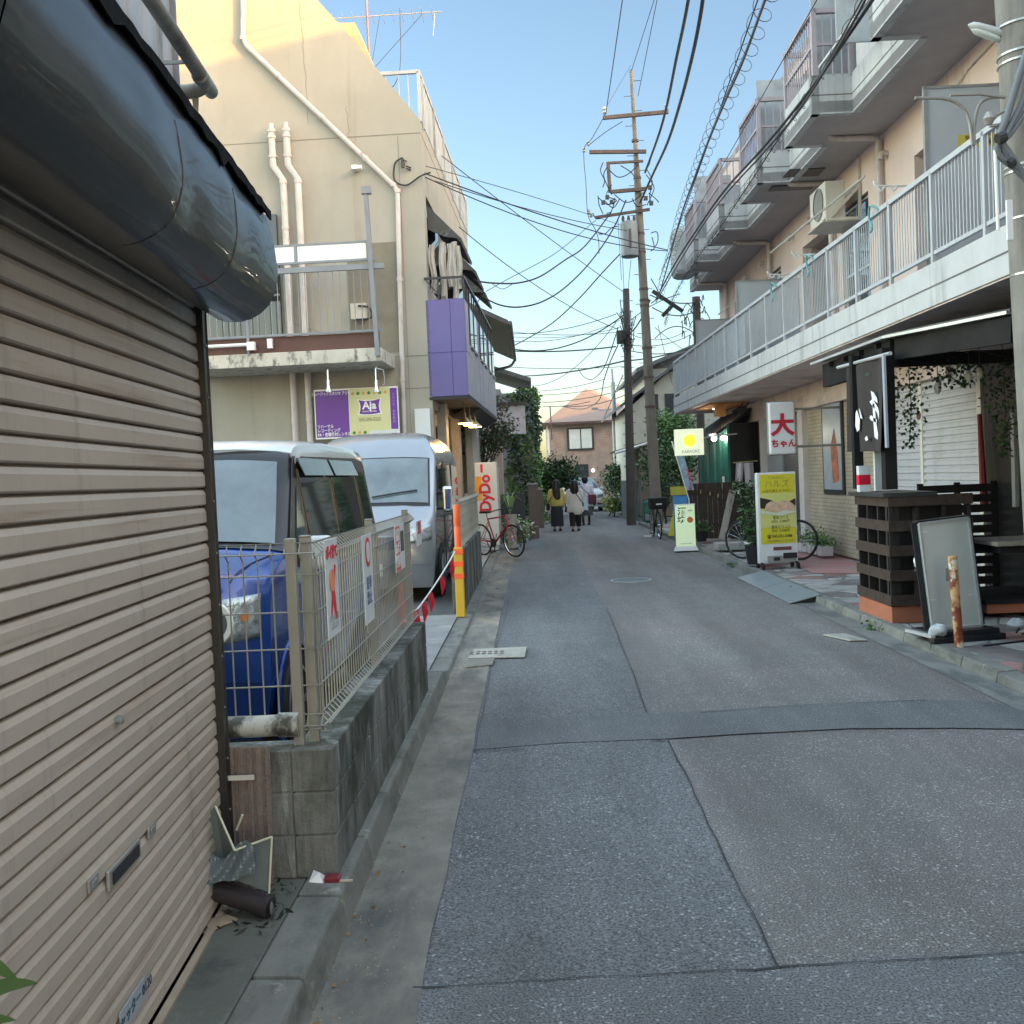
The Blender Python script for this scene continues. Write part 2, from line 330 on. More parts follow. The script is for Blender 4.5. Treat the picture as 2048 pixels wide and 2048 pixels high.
# fallen leaves in the left gutter
LEAFB = M('dead_leaf_brown', (.22, .12, .05), rough=.8)
bl = B()
for i in range(60):
    y = random.choice([random.uniform(2.5, 4.5), random.uniform(9, 18)]); x = KX0+abs(random.gauss(.04, .07)); bl.leaf((x, y, .02), .028, asp=.5)
tag(bl.build('fallen_leaves', LEAFB, skipnorm=True), 'dead brown leaves and bits of litter along the left kerb', 'leaves', kind='stuff')
# kerbs: stones with joints
KERB = M('old_kerb_stone', (.165, .17, .155), rough=.9, var=.2, bump=.4, dirt=[((.07, .075, .065), (4, 1.3, 4), .5, .68), ((.3, .3, .27), (12, 12, 12), .6, .7)])
kb = B(); y = .6
while y < 7.3:
    kb.hexa([(KX0-.17, y, 0), (KX0+.02, y, 0), (KX0+.02, y+.585, 0), (KX0-.17, y+.585, 0)], [(KX0-.17, y, .13), (KX0-.01, y, .125), (KX0-.01, y+.585, .125), (KX0-.17, y+.585, .13)]); y += .6
kb.hexa([(KX0-.17, y, 0), (KX0+.02, y, 0), (KX0+.02, y+.5, 0), (KX0-.17, y+.5, 0)], [(KX0-.17, y, .13), (KX0-.01, y, .125), (KX0-.01, y+.5, .045), (KX0-.17, y+.5, .045)]); y += .5
while y < 28:
    kb.hexa([(KX0-.17, y, 0), (KX0+.02, y, 0), (KX0+.02, y+.585, 0), (KX0-.17, y+.585, 0)], [(KX0-.17, y, .045), (KX0-.01, y, .04), (KX0-.01, y+.585, .04), (KX0-.17, y+.585, .045)]); y += .6
tag(kb.build('kerb', KERB, bevel=.012), kind='structure')
kb = B(); y = 4.2
while y < 31:
    j = random.uniform(-.006, .006)
    kb.hexa([(KX1, y, 0), (KX1+.16, y, 0), (KX1+.16, y+.59, 0), (KX1, y+.59, 0)], [(KX1+.02+j, y, PZ+.002+j), (KX1+.16, y, PZ+.006+j), (KX1+.16, y+.59, PZ+.006+j), (KX1+.02+j, y+.59, PZ+.002+j)]); y += .6
tag(kb.build('kerb', KERB, bevel=.012), kind='structure')
# left ledge of concrete in front of the shutter, gap floor, car park asphalt
LEDGE = M('mossy_ledge_concrete', (.105, .115, .1), rough=.9, var=.25, bump=.45, dirt=[((.19, .195, .175), (5, 1.6, 3), .54, .7), ((.055, .07, .03), (1.1, 1.1, 1), .6, .75), ((.04, .045, .045), (2, 2, 2), .58, .7)])
b = B(); b.box(-3.2, KX0-.175, -4, 7.3, -.02, .122)
tag(b.build('pavement', LEDGE, bevel=.006), kind='structure')
LOT = asphalt('car_park_asphalt', (.075, .078, .082), (.2, .21, .22), .5)
sheet('car_park', [(KX0-.165, 7.3), (-9, 7.3), (-9, 17.9), (KX0-.165, 17.9)], .05, LOT)
sheet('car_park', [(-3.2, 4.0), (-9, 4.0), (-9, 7.3), (-3.2, 7.3)], .05, LOT)
sheet('car_park', [(-1.06, 3.98), (-3.2, 3.98), (-3.2, 7.3), (-1.06, 7.3)], .126, LOT)
DRV = M('driveway_concrete', (.2, .21, .215), rough=.9, var=.2, bump=.3, dirt=((.3, .31, .31), (2, 2, 2), .55, .7))
sheet('driveway', [(KX0-.165, 7.3), (-1.5, 7.3), (-1.5, 11.6), (KX0-.165, 11.6)], .056, DRV)
sheet('pavement', [(KX0-.18, 16.6), (-1.9, 16.6), (-2.4, 26), (KX0-.18, 27)], .058, M('pale_forecourt_concrete', (.32, .34, .35), rough=.85, var=.15, dirt=((.2, .2, .2), (2, 2, 2), .55, .7)))
# right pavement: crazy paving
def crazy():
    m = mat('crazy_paving', (.26, .25, .24), rough=.85, var=.2, bump=.2); n = m.node_tree; N = n.nodes; L = n.links; b = N['Principled BSDF']
    tc = N.new('ShaderNodeTexCoord'); v1 = N.new('ShaderNodeTexVoronoi'); v1.feature = 'DISTANCE_TO_EDGE'; v1.inputs['Scale'].default_value = 2.6
    v2 = N.new('ShaderNodeTexVoronoi'); v2.inputs['Scale'].default_value = 2.6
    for v in (v1, v2): L.new(tc.outputs['Object'], v.inputs['Vector'])
    sp = N.new('ShaderNodeSeparateColor'); L.new(v2.outputs['Color'], sp.inputs[0])
    cr = N.new('ShaderNodeValToRGB'); cr.color_ramp.interpolation = 'CONSTANT'; e = cr.color_ramp.elements
    e[0].color = (.30, .30, .29, 1); e[1].position = .42; e[1].color = (.15, .13, .13, 1)
    for p, c in ((.6, (.36, .35, .33, 1)), (.8, (.27, .15, .14, 1)), (.9, (.2, .19, .19, 1))):
        x = e.new(p); x.color = c
    L.new(sp.outputs[0], cr.inputs[0])
    nz = N.new('ShaderNodeTexNoise'); nz.inputs['Scale'].default_value = 5; nz.inputs['Detail'].default_value = 8; L.new(tc.outputs['Object'], nz.inputs['Vector'])
    r0 = N.new('ShaderNodeMapRange'); r0.inputs[1].default_value = .3; r0.inputs[2].default_value = .7; r0.inputs[3].default_value = .7; r0.inputs[4].default_value = 1.25; L.new(nz.outputs['Fac'], r0.inputs[0])
    mm = N.new('ShaderNodeMix'); mm.data_type = 'RGBA'; mm.blend_type = 'MULTIPLY'; mm.inputs['Factor'].default_value = 1; L.new(cr.outputs[0], mm.inputs['A']); L.new(r0.outputs[0], mm.inputs['B'])
    r = N.new('ShaderNodeMapRange'); r.inputs[1].default_value = .01; r.inputs[2].default_value = .035; L.new(v1.outputs['Distance'], r.inputs[0])
    mi = N.new('ShaderNodeMix'); mi.data_type = 'RGBA'; mi.inputs['A'].default_value = (.13, .13, .125, 1); L.new(r.outputs[0], mi.inputs['Factor']); L.new(mm.outputs['Result'], mi.inputs['B'])
    L.new(mi.outputs['Result'], b.inputs['Base Color'])
    bp = N.new('ShaderNodeBump'); bp.inputs['Strength'].default_value = .5; bp.inputs['Distance'].default_value = .01; L.new(r.outputs[0], bp.inputs['Height']); L.new(bp.outputs[0], b.inputs['Normal'])
    return m
b = B(); b.box(KX1+.165, 9, 3.6, 30, -.02, PZ-.002); tag(b.build('pavement', crazy()), kind='structure')
sheet('pavement', [(3.95, 14.2), (5.1, 13.6), (5.1, 17.5), (4.2, 17.5), (4.0, 15.6)], PZ+.004, M('pink_tile_paving', (.38, .2, .2), rough=.8, var=.15, dirt=((.3, .27, .26), (2, 2, 2), .5, .65)))
# ================================================================== SHUTTER BUILDING (near left)
SX, SR = -1.20, .062
sb = T('shuttered_shop', 'closed shop with brown metal roller shutter and black hood, near left', 'building', (SX, 3.62, 0), SR)
SLAT = M('bronze_shutter_slat', (.47, .41, .35), rough=.48, metal=.1, var=.09, scale=1.2, bump=.08, dirt=[((.30, .21, .15), (1, .5, 15.4), .56, .72), ((.27, .24, .2), (1, 9, .7), .56, .76), ((.22, .12, .07), (5, 5, 9), .66, .76), ((.62, .58, .52), (1, 3, 12), .64, .8)])
LY = -3.2    # shutter runs from local y LY to 0
b = B(); z = .135; k = 0
prof = [(-.016, 0), (.006, .003), (.011, .007), (.011, .043), (.004, .0575), (-.002, .060), (-.016, .0605), (-.016, .065)]
while z < 2.42:
    wob = random.uniform(-.0015, .0015)
    for i in range(len(prof)-1):
        (x0, h0), (x1, h1) = prof[i], prof[i+1]
        b.grid(lambda u, v, x0=x0, x1=x1, h0=h0, h1=h1, z=z: (x0+(x1-x0)*v+wob+.003*sin(u*9+z*3), LY*(1-u), z+h0+(h1-h0)*v), 12, 1)
    z += .065
sh = b.build('shutter', SLAT, sb, smooth=True)
b = B(); b.box(-.03, .02, LY, -.02, .10, .134); b.build('bottom_bar', M('bottom_bar_tan', (.27, .22, .17), rough=.5, var=.3, dirt=((.12, .08, .05), (5, 5, 5), .5, .7)), sh)
def sloc(px, py):
    X = SX
    for _ in range(4): p = AX(px, py, X+.02); X = SX+(3.62-p.y)*math.tan(SR)
    return Vector((0, -(3.62-p.y)/cos(SR), p.z))
lp = sloc(247, 1728)
b = B(); b.box(.016, .026, lp.y-.12, lp.y+.12, lp.z-.026, lp.z+.026); b.build('mail_slot_frame', M('worn_zinc_plate', (.4, .39, .37), rough=.4, metal=.6), sh, bevel=.003)
b = B(); b.box(.02, .029, lp.y-.1, lp.y+.1, lp.z-.016, lp.z+.016); b.build('mail_slot', BLACK, sh)
for (px, py) in ((186, 1766), (303, 1660)):
    q = sloc(px, py); b = B(); b.box(.016, .023, q.y-.03, q.y+.03, q.z-.016, q.z+.016); b.box(.022, .026, q.y-.016, q.y+.016, q.z-.008, q.z+.008); b.build('latch_plate', M('worn_zinc_plate', (.4, .39, .37)), sh, bevel=.002)
q = sloc(237, 1440); b = B(); b.lathe([(.006, -.01), (.012, .0), (.012, .012), (.004, .016)], (.018, q.y, q.z), 10, axis='X'); b.build('lock_knob', GREY, sh, smooth=True)
q = sloc(268, 2010); b = B(); b.box(.0165, .019, q.y-.1, q.y+.1, q.z-.03, q.z+.03); st = b.build('sticker', M('silver_blue_sticker', (.35, .4, .45), rough=.3), sh)
text('シャッター 0120', .04, (.0205, q.y, q.z), (0, 1, 0), (0, 0, 1), M('print_dark', (.05, .08, .12)), st)
# guide rail, base sill
b = B(); b.box(-.05, .035, 0, .045, .09, 2.42); b.tube([(.036, .045, .09), (.036, .045, 2.3)], .004, 6); b.build('guide_rail', DARKM, sb, bevel=.003)
b = B()
for i in range(11): b = B(); b.lathe([(.005, 0), (.005, .003)], (.036, .02, .25+i*.19), 6, axis='X'); b.build('rivet', GREY, sb)
b = B(); b.box(-.04, .045, LY, 0.0, .123, .134); b.build('sill', M('sill_tan', (.3, .25, .19), rough=.8, var=.3, bump=.3), sb)
b = B(); b.box(-.35, -.05, -6.5, .045, 0, 2.3); b.box(-4.5, -.02, -9.5, LY, 0, 2.3); b.box(-4.5, -.35, -3.2, 0.04, 0, 2.3); b.build('wall', M('soot_wall', (.1, .09, .085), rough=.9), sb)
# hood: sheet metal barrel with dents
HP = [(400, 600), (400, 628), (414, 637), (430, 641), (446, 642), (462, 641), (480, 636), (500, 624), (518, 607), (532, 584), (543, 560), (550, 538), (554, 515), (557, 485), (557, 455), (556, 424)]
HL = 2.14; hp = [AY(x, y, 3.62) for x, y in HP]; hp = [(p.x-SX+.03, p.z) for p in hp]
def hoodpt(u, v):
    t = v*(len(hp)-1); i = min(int(t), len(hp)-2); f = t-i
    x = hp[i][0]*(1-f)+hp[i+1][0]*f-.085*max(0, (v-.5)/.5)**1.4; z = hp[i][1]*(1-f)+hp[i+1][1]*f; y = -HL*(1-u)
    s = .005*sin(y*3.1+v*5)*sin(v*7)+.0035*sin(y*9+2)*max(0, v-.5)+.0015*sin(y*17)*v
    de = .014*math.exp(-((y+1.05)**2/.012+(v-.62)**2/.01))
    return (x+(s-de)*min(1, (1-u)*9+.15), y+.02, z+.002*sin(y*6)*min(1, (1-u)*9))
HOOD = M('black_painted_hood', (.018, .021, .025), rough=.42, var=.3, bump=.15, bscale=7, metal=.25, coat=.22, spec=.8, dirt=[((.05, .05, .05), (3, 1.2, 6), .5, .72), ((.05, .035, .025), (6, 6, 6), .62, .74)])
b = B(); b.grid(hoodpt, 44, 45); hood = b.build('hood', HOOD, sb, smooth=True)
# the middle seam of the hood hangs open near the far end
b = B()
for yy in (-.62, -1.2):
    b = B(); pp = [hoodpt((yy+HL)/HL, v/20) for v in range(6, 19)]; b.tube([(p[0]+.001, p[1], p[2]) for p in pp], .0018, 5); b.build('hood_seam', DARKM, hood)
cp = [(x-.085*max(0, (i/(len(hp)-1)-.5)/.5)**1.4, z) for i, (x, z) in enumerate(hp)]; b = B(); poly = [(x, -HL+.015, z) for x, z in cp]+[(-.02, -HL+.015, hp[-1][1])]; b.prism(poly, (0, -.012, 0))
b.build('end_cap', BLACK, hood); b = B(); poly = [(x, .021, z) for x, z in cp]+[(-.02, .021, hp[-1][1])]; b.prism(poly, (0, .006, 0)); b.build('end_cap', BLACK, hood)
b = B()
for i in range(2, 15): b = B(); b.lathe([(.007, 0), (.007, .006)], (cp[i][0]*.93, -HL-.004, cp[i][1]*.985+.035), 6, axis='Y'); b.build('bolt', GREY, hood)
# torn flashing on top
b = B(); random.seed(3)
ys = [-2.15+i*.06 for i in range(37)]
top = [Vector((hp[-1][0]-.06+random.uniform(-.002, .003), y, hp[-1][1]+.01+random.uniform(-.003, .003))) for y in ys]
low = [Vector((p.x-.002, p.y+.01, p.z-.022-abs(random.gauss(0, .007))-(.03 if i in (9, 24) else 0))) for i, p in enumerate(top)]
b.add(top+low, [(i, i+1, len(ys)+i+1, len(ys)+i) for i in range(len(ys)-1)])
inn = [Vector((-.06, y, hp[-1][1]+.03)) for y in ys]
b.add(top+inn, [(i, i+1, len(ys)+i+1, len(ys)+i) for i in range(len(ys)-1)])
b.build('flashing', M('flashing_black', (.01, .01, .011), rough=.8, spec=.1), sb, sol=.006)
# ribbed siding above
SID = M('grey_ribbed_siding', (.45, .46, .49), rough=.45, var=.1, dirt=((.17, .15, .15), (9, 9, .6), .55, .8))
b = B(); n = 64; pts = []
for i in range(n):
    y = -3.1+i*.049; r = (0, .0, .012, .012)[i % 4]; pts.append((-.03+r, y))
b.add([(x, y, z) for z in (2.5, 6) for x, y in pts], [(i, i+1, n+i+1, n+i) for i in range(n-1)])
b.box(-4.5, -.04, -9.5, -.01, 2.3, 6.2); b.build('siding', SID, sb)
b = B(); b.box(-.06, -.005, -.02, .02, 2.5, 6); b.build('corner_trim', M('siding_trim', (.2, .19, .2), rough=.5), sb)
OLDPVC = M('weathered_grey_pvc', (.27, .27, .25), rough=.6, var=.2, bump=.2, dirt=((.1, .09, .08), (4, 4, 4), .5, .7))
b = B(); b.tube(smoothpath([(.075, -6, 3.14), (.075, -.4, 3.115), (.075, .0, 3.105), (.07, .05, 3.095), (.03, .07, 3.085), (-.05, .07, 3.08)], 6), .026, 14); b.lathe([(.029, 0), (.029, .03)], (.075, -.02, 3.105), 14, axis='Y'); dp = b.build('downpipe', OLDPVC, sb, smooth=True)
b = B()
for yy in (-.12, -.75, -1.5): b.bar((-.03, yy, 3.11), (.075, yy, 3.11), .008, .012); b.box(-.03, -.022, yy-.006, yy+.006, 3.0, 3.24)
b.build('pipe_bracket', GREY, dp)
b = B(); b.prism([(.02, .075, 3.07), (.045, .075, 3.07), (.038, .075, 2.97), (.028, .075, 2.965)], (0, .004, 0)); b.build('tape_scrap', M('old_tape', (.3, .27, .22), rough=.7), dp)
# ---- things in the gap
P0 = AY(440, 1455, 3.86); 
op = T('drain_pipe', 'mouldy white plastic drain pipe stub beside the shutter, above the corrugated panel', 'pipe', (-1.35, 3.84, .69))
b = B(); b.tube([(0, 0, 0), (.34, 0, .008)], .041, 20); b.build('pipe_body', M('mouldy_white_pvc', (.42, .43, .4), rough=.6, var=.15, bump=.2, dirt=[((.06, .06, .05), (9, 9, 5), .5, .62)]), op, smooth=True)
b = B(); b.lathe([(.047, .33), (.047, .41)], (0, 0, .009), 20, axis='X', cap=True); b.build('socket', M('mouldy_white_pvc', (.42, .43, .4)), op, smooth=True)
b = B()
for i in range(60): 
    x0 = i*.0085; b.add([(x0, .002*sin(i*1.6), -.0), (x0+.0085, .002*sin((i+1)*1.6), 0), (x0+.0085, .002*sin((i+1)*1.6)+.03, .55-.0004*i), (x0, .002*sin(i*1.6)+.03, .55-.0004*i)], [(0, 1, 2, 3)])
bo = b.build('corrugated_board', M('brown_corrugated_board', (.165, .13, .115), rough=.7, var=.15, scale=30, bump=.6, bscale=110), loc=(-1.53, 3.66, .125), sol=.008); tag(bo, 'brown corrugated board leaning in the gap beside the concrete wall', 'board')
b = B(); b.box(0, .1, 0, .004, 0, .018); tp = b.build('tape_strip', M('dirty_tape', (.55, .54, .5), rough=.6), bo, loc=(.36, -.016, .42)); 
# roll
rl = T('rolled_mat', 'black rolled plastic mat lying in the gap under the torn umbrella', 'roll', (-1.3, 3.42, .16))
b = B(); b.tube([(-.12, .12, .1), (.33, .0, .0)], .038, 18); b.build('roll', M('black_vinyl', (.03, .025, .03), rough=.35), rl, smooth=True)
b = B(); b.lathe([(.026, 0), (.01, .002)], (.334, .0, .0), 14, axis='X'); b.build('inner_core', GREY, rl)
# broken umbrella
um = T('broken_umbrella', 'broken grey umbrella with torn canopy on the dark roll', 'umbrella', (-1.16, 3.5, .27))
UC = M('wet_grey_vinyl', (.14, .17, .18), rough=.3, var=.2, bump=.3, bscale=20)
b = B()
A = [(-.1, 0, .14), (.0, -.03, .24), (.07, -.06, .09), (.2, -.05, .13), (.18, -.05, -.07), (.06, -.03, -.03), (-.1, 0, -.06), (.0, .02, .04)]
b.add(A, [(0, 1, 7), (1, 2, 7), (2, 5, 7), (2, 3, 5), (3, 4, 5), (5, 6, 7), (6, 0, 7)]); b.build('canopy', UC, um, sol=.003)
b = B(); 
for p, q in (((.0, -.035, .24), (.07, -.065, .09)), ((.07, -.065, .09), (.2, -.055, .13)), ((.2, -.055, .13), (.18, -.055, -.07)), ((.06, .0, .14), (.09, -.02, .2))): b.tube([p, q], .004, 6)
b.build('rib', M('cream_plastic', (.55, .57, .45), rough=.4), um)
b = B(); b.tube([(-.1, -.06, -.15), (.25, -.08, -.19)], .004, 6); b.tube([(-.02, -.09, -.185), (.2, -.11, -.19)], .003, 6); b.build('shaft', CHROME, um)
b = B(); b.grid(lambda u, v: (-.12+.26*u, -.06-.03*v+.012*sin(u*17+v*5), .09-.13*v*(1-.4*u)+.03*sin(u*9)*(1-v)), 22, 10); b.build('torn_flap', M('dark_blue_grey_cloth', (.1, .125, .14), rough=.35, var=.2, bump=.05), um, sol=.002)
# food packet and cardboard scraps
fp = T('food_packet', 'crushed white and dark red packet on the kerb ledge', 'litter', tuple(G(650, 1762, .125)))
b = B(); b.add([(-.06, -.02, .0), (0, -.03, .0), (.0, .03, .005), (-.05, .035, .03), (-.02, 0, .035)], [(0, 1, 4), (1, 2, 4), (2, 3, 4), (3, 0, 4), (0, 1, 2, 3)]); b.build('wrapper', WHITE, fp)
b = B(); b.box(-.0, .06, -.025, .02, .0, .022); b.build('box', M('dark_red_card', (.17, .02, .03), rough=.3), fp, bevel=.006)
b = B(); b.box(0, .07, 0, .006, 0, .006); o = b.build('wooden_stick', M('pale_wood', (.55, .48, .38)), loc=tuple(G(668, 1764, .126))); tag(o, 'thin pale wooden stick beside the crushed packet', 'stick')
b = B(); b.prism([(0, 0, 0), (.05, .03, 0), (.1, -.01, 0), (.06, -.05, 0), (.02, -.12, 0), (-.03, -.06, 0)], (0, 0, .006)); o = b.build('cardboard_scrap', M('wet_cardboard', (.3, .24, .18), rough=.9), loc=tuple(G(420, 1840, .128))); tag(o, 'torn tan cardboard scrap at the foot of the shutter post', 'litter')
b = B()
for i in range(90): b.leaf((random.uniform(-1.2, -.92), random.uniform(3.3, 3.75), .135), .05, asp=.25)
tag(b.build('gap_litter', M('black_litter', (.03, .03, .028), rough=.6), skipnorm=True), 'black scraps and rotted litter in the corner by the wall', 'litter', kind='stuff')
# green leaves bottom-left corner
pl = T('potted_plant', 'green strap-leaved plant poking in at the bottom left corner', 'plant', (-1.05, 1.92, .122))
b = B()
for tri in (((-260, 2330), (-60, 2030), (74, 1966)), ((-300, 2300), (-80, 1960), (40, 1968)), ((-220, 2400), (-110, 2100), (30, 2040)), ((-400, 2300), (-300, 1990), (-150, 1900))):
    pp = smoothpath([AX(x_, y_, -.93-.01*k_)-Vector((-1.05, 1.92, .122)) for k_, (x_, y_) in enumerate(tri)], 6); n_ = len(pp)
    L_ = [p+Vector((.004, .012, .034))*sin(pi*min(1, (i_+3)/(n_+2))) for i_, p in enumerate(pp)]
    b.add(pp+L_, [(i, i+1, n_+i+1, n_+i) for i in range(n_-1)])
b.build('leaf', LG3, pl, sol=.003)
b = B(); b.lathe([(.07, 0), (.1, .22), (.09, .22), (.085, .2)], (0, -.02, 0), 18); b.build('pot', TERRA, pl, smooth=True)
# ================================================================== BLOCK WALLS AND MESH FENCES
BLK = M('weathered_block', (.185, .19, .18), rough=.92, var=.2, bump=.5, bscale=90, dirt=[((.05, .052, .048), (7, 7, 1.2), .42, .62), ((.29, .31, .3), (14, 14, 1.6), .54, .68), ((.03, .036, .025), (2.0, 2.0, 1.5), .46, .62)])
def block_wall(nm, label, loc, L, hh, courses, th=.12, turn=0, rz=0, top=0):
    t = T(nm, label, 'wall', loc, rz)
    b = B(); ch = hh/courses
    for c in range(courses):
        y = (0 if c % 2 == 0 else -.2); z0 = c*ch
        while y < L:
            a0 = max(y, 0); a1 = min(y+.395, L)
            if a1-a0 > .03: b.box(-th, 0, a0+(.004 if a0 > 0 else 0), a1, z0+.002, z0+ch-.004)
            y += .4
        if turn:
            x = -th
            while x > -turn:
                b.box(max(x-.395, -turn), x-.004, 0, th, z0+.002, z0+ch-.004); x -= .4
    b.box(-th+.006, -.006, .006, L-.006, 0, hh-.006)
    if turn: b.box(-turn, -th, .006, th-.006, 0, hh-.006)
    b.build('blocks', BLK, t, bevel=.004, seg=1); return t
block_wall('concrete_block_wall', 'stained grey block wall with mesh fence on top beside the blue van', (-.80, 3.76, .122), 3.36, .5, 3, .16, turn=2.2)
FENC = M('beige_coated_steel', (.29, .285, .25), rough=.45, var=.08, metal=.2)
def mesh_fence(nm, label, loc, L, h0, hh, posts, rz=0, side=None, step=.057):
    """panels along local +y; V beads at top and bottom; side: length of return panel along -x"""
    t = T(nm, label, 'fence', loc, rz)
    def panel(along, a0, a1):
        b = B(); P = lambda s, o, z: ((o, s, z) if along == 'y' else (-s, -o, z))
        r = .0034; zs = [h0+.0, h0+.03]+[h0+.03+(hh-.06)*i/5 for i in range(1, 5)]+[hh-.03, hh]
        for z in zs:
            if z in (h0, hh): b.tube([P(a0, .0, z), P(a1, .0, z)], r, 5)
            elif z in (h0+.03, hh-.03): b.tube([P(a0, .035, z-.008), P(a1, .035, z-.008)], r, 5); b.tube([P(a0, .0, z-.035 if z > 1 else z+.03), P(a1, .0, z-.035 if z > 1 else z+.03)], r, 5)
            else: b.tube([P(a0, .003, z), P(a1, .003, z)], r, 5)
        s = a0+.01
        while s < a1:
            b.tube([P(s, 0, h0), P(s, .035, h0+.022), P(s, 0, h0+.06), P(s, 0, hh-.065), P(s, .035, hh-.038), P(s, 0, hh)], r, 5); s += step
        return b.build('mesh_panel', FENC, t)
    for i in range(len(posts)-1): panel('y', posts[i]-.02, posts[i+1]-.02)
    if posts[-1] < L-.1: panel('y', posts[-1]-.02, L)
    if side: panel('x', -.02, side)
    for p in posts:
        b = B(); b.box(-.055, -.015, p, p+.04, h0-.12, hh+.02); b.box(-.056, -.014, p-.001, p+.041, hh+.02, hh+.028); b.build('post', FENC, t, bevel=.004)
    if side:
        b = B(); b.box(-.105, -.065, -.02, .02, h0-.12, hh+.02); b.build('post', FENC, t, bevel=.004)
    return t
mf = mesh_fence('mesh_fence', 'beige wire mesh fence on the block wall in front of the blue van', (-.86, 3.86, .622), 3.2, .05, .78, [.02, 1.55, 3.1], side=2.1)
# notices hung on the fence
REDP = M('red_print', (.55, .03, .04), rough=.5); GRYP = M('grey_print', (.3, .34, .38), rough=.5); SIGNW = M('sign_white', (.62, .66, .68), rough=.45, var=.05, dirt=((.4, .42, .43), (5, 5, 5), .6, .8))
def notice(label, y0, y1, z0, z1, fn, x=-.795):
    t = T('notice_board', label, 'sign', (x, (y0+y1)/2, (z0+z1)/2), group='notices hung on the left mesh fence'); w_ = (y1-y0)/2; h_ = (z1-z0)/2
    b = B(); b.box(-.004, 0, -w_, w_, -h_, h_); b.build('panel', SIGNW, t, bevel=.001); fn(t, w_, h_); return t
def n1(t, w_, h_):
    text('ポイ捨て', .055, (.002, 0, h_*.72), (0, 1, 0), (0, 0, 1), REDP, t, bold=.002)
    b = B(); b.prism([(.001, -.03, -.01), (.001, .04, .09), (.001, .06, .08), (.001, .02, .0), (.001, .05, -.12), (.001, .02, -.13), (.001, -.01, -.05), (.001, -.05, -.11), (.001, -.06, -.09)], (.002, 0, 0)); b.build('figure_print', REDP, t)
    b = B(); b.lathe([(.045, 0), (.045, .0015)], (.003, -.02, .03), 14, axis='X'); b.build('figure_head', M('orange_print', (.8, .25, .12)), t)
    text('きれいな街に\nしましょう', .03, (.002, 0, -h_*.7), (0, 1, 0), (0, 0, 1), GRYP, t)
def n2(t, w_, h_):
    b = B(); b.lathe([(.07, 0), (.07, .002)], (.001, 0, h_*.6), 20, axis='X'); b.build('ring_print', REDP, t)
    b = B(); b.lathe([(.05, 0), (.05, .002)], (.0025, 0, h_*.6), 20, axis='X'); b.build('ring_fill', SIGNW, t)
    text('駐車\n禁止', .07, (.002, 0, -.06), (0, 1, 0), (0, 0, 1), M('blue_print', (.1, .15, .3)), t)
def n3(t, w_, h_):
    b = B(); b.box(.0, .002, -w_*.95, -w_*.05, -h_*.96, h_*.96); b.build('red_band', M('faded_red_print', (.6, .13, .12)), t)
    text('防犯\nカメラ\n作動中', .075, (.003, -w_*.5, 0), (0, 1, 0), (0, 0, 1), SIGNW, t, bold=.002)
    b = B(); b.box(.0, .002, w_*.1, w_*.8, -h_*.2, h_*.7); b.build('figure_print', M('dark_print', (.08, .09, .1)), t)
def n4(t, w_, h_):
    text('注意', .09, (.002, 0, .03), (0, 1, 0), (0, 0, 1), REDP, t, bold=.002)
notice('white notice with red writing and red figure nearest on the mesh fence', 3.78, 4.02, 1.03, 1.41, n1)
notice('narrow white notice with small red ring, second along the mesh fence', 4.62, 4.88, .96, 1.38, n2)
notice('red and white notice third along the mesh fence', 5.72, 6.13, 1.1, 1.37, n3)
notice('small pale notice at the far end of the mesh fence', 6.8, 7.1, 1.18, 1.35, n4)
# second wall and fence, delineators, rope with flags
block_wall('concrete_block_wall', 'grey block wall beyond the car park entrance beside the orange pole', (-.86, 11.7, 0), 4.6, .78, 4, .12)
mesh_fence('mesh_fence', 'mesh fence with pale rails beyond the car park entrance', (-.88, 11.72, .78), 4.5, .04, .62, [.02, 2.2, 4.4], step=.05)
OR = M('fluorescent_orange', (.95, .13, .03), rough=.5, var=.05); YL = M('yellow_plastic', (.6, .38, .03), rough=.5, var=.08)
dl = T('delineator_pole', 'tall yellow and orange guard pole at the car park entrance', 'guard pole', (-.87, 11.45, .05))
b = B(); b.box(-.05, .05, -.05, .05, 0, .8); b.build('yellow_guard', YL, dl, bevel=.008)
b = B()
for zz in (.44, .58, .72): b = B(); b.box(-.053, .053, -.053, .053, zz, zz+.06); b.build('reflective_band', OR, dl)
b = B(); b.lathe([(.035, .8), (.035, 1.02), (.03, 1.03), (.03, 1.06), (.035, 1.07), (.035, 1.27), (.028, 1.29)], n=18); b.build('orange_tube', OR, dl, smooth=True)
dl2 = T('delineator_pole', 'short orange and yellow pole behind the far end of the near wall', 'guard pole', (-1.05, 7.75, .05))
b = B(); b.lathe([(.022, 0), (.022, .5), (.03, .5), (.03, .64), (.022, .64), (.022, .8)], n=14); b.build('orange_tube', OR, dl2, smooth=True)
b = B(); b.lathe([(.032, .28), (.032, .42)], n=14); b.build('yellow_band', YL, dl2)
fr = T('flag_rope', 'sagging white rope with red warning flags across the car park entrance', 'rope', (-1.0, 7.9, .6))
a = Vector((0, 0, 0)); e = Vector((.1, 3.55, .22)); pts = [a.lerp(e, i/20)-Vector((.12*sin(pi*i/20), 0, 4*.22*(i/20)*(1-i/20))) for i in range(21)]
b = B(); b.tube(pts, .008, 6); b.build('rope', M('white_rope', (.6, .6, .58), rough=.9), fr)
RF = M('red_flag_cloth', (.5, .01, .025), rough=.7)
for k in (2, 8, 11, 15, 18):
    p = pts[k]; b = B(); b.add([p, p+Vector((.03, .1, .01)), p+Vector((.05, .09, -.09)), p+Vector((.01, .05, -.2)), p+Vector((.0, .01, -.07))], [(0, 1, 2, 4), (4, 2, 3)]); b.build('flag', RF, fr, sol=.002)
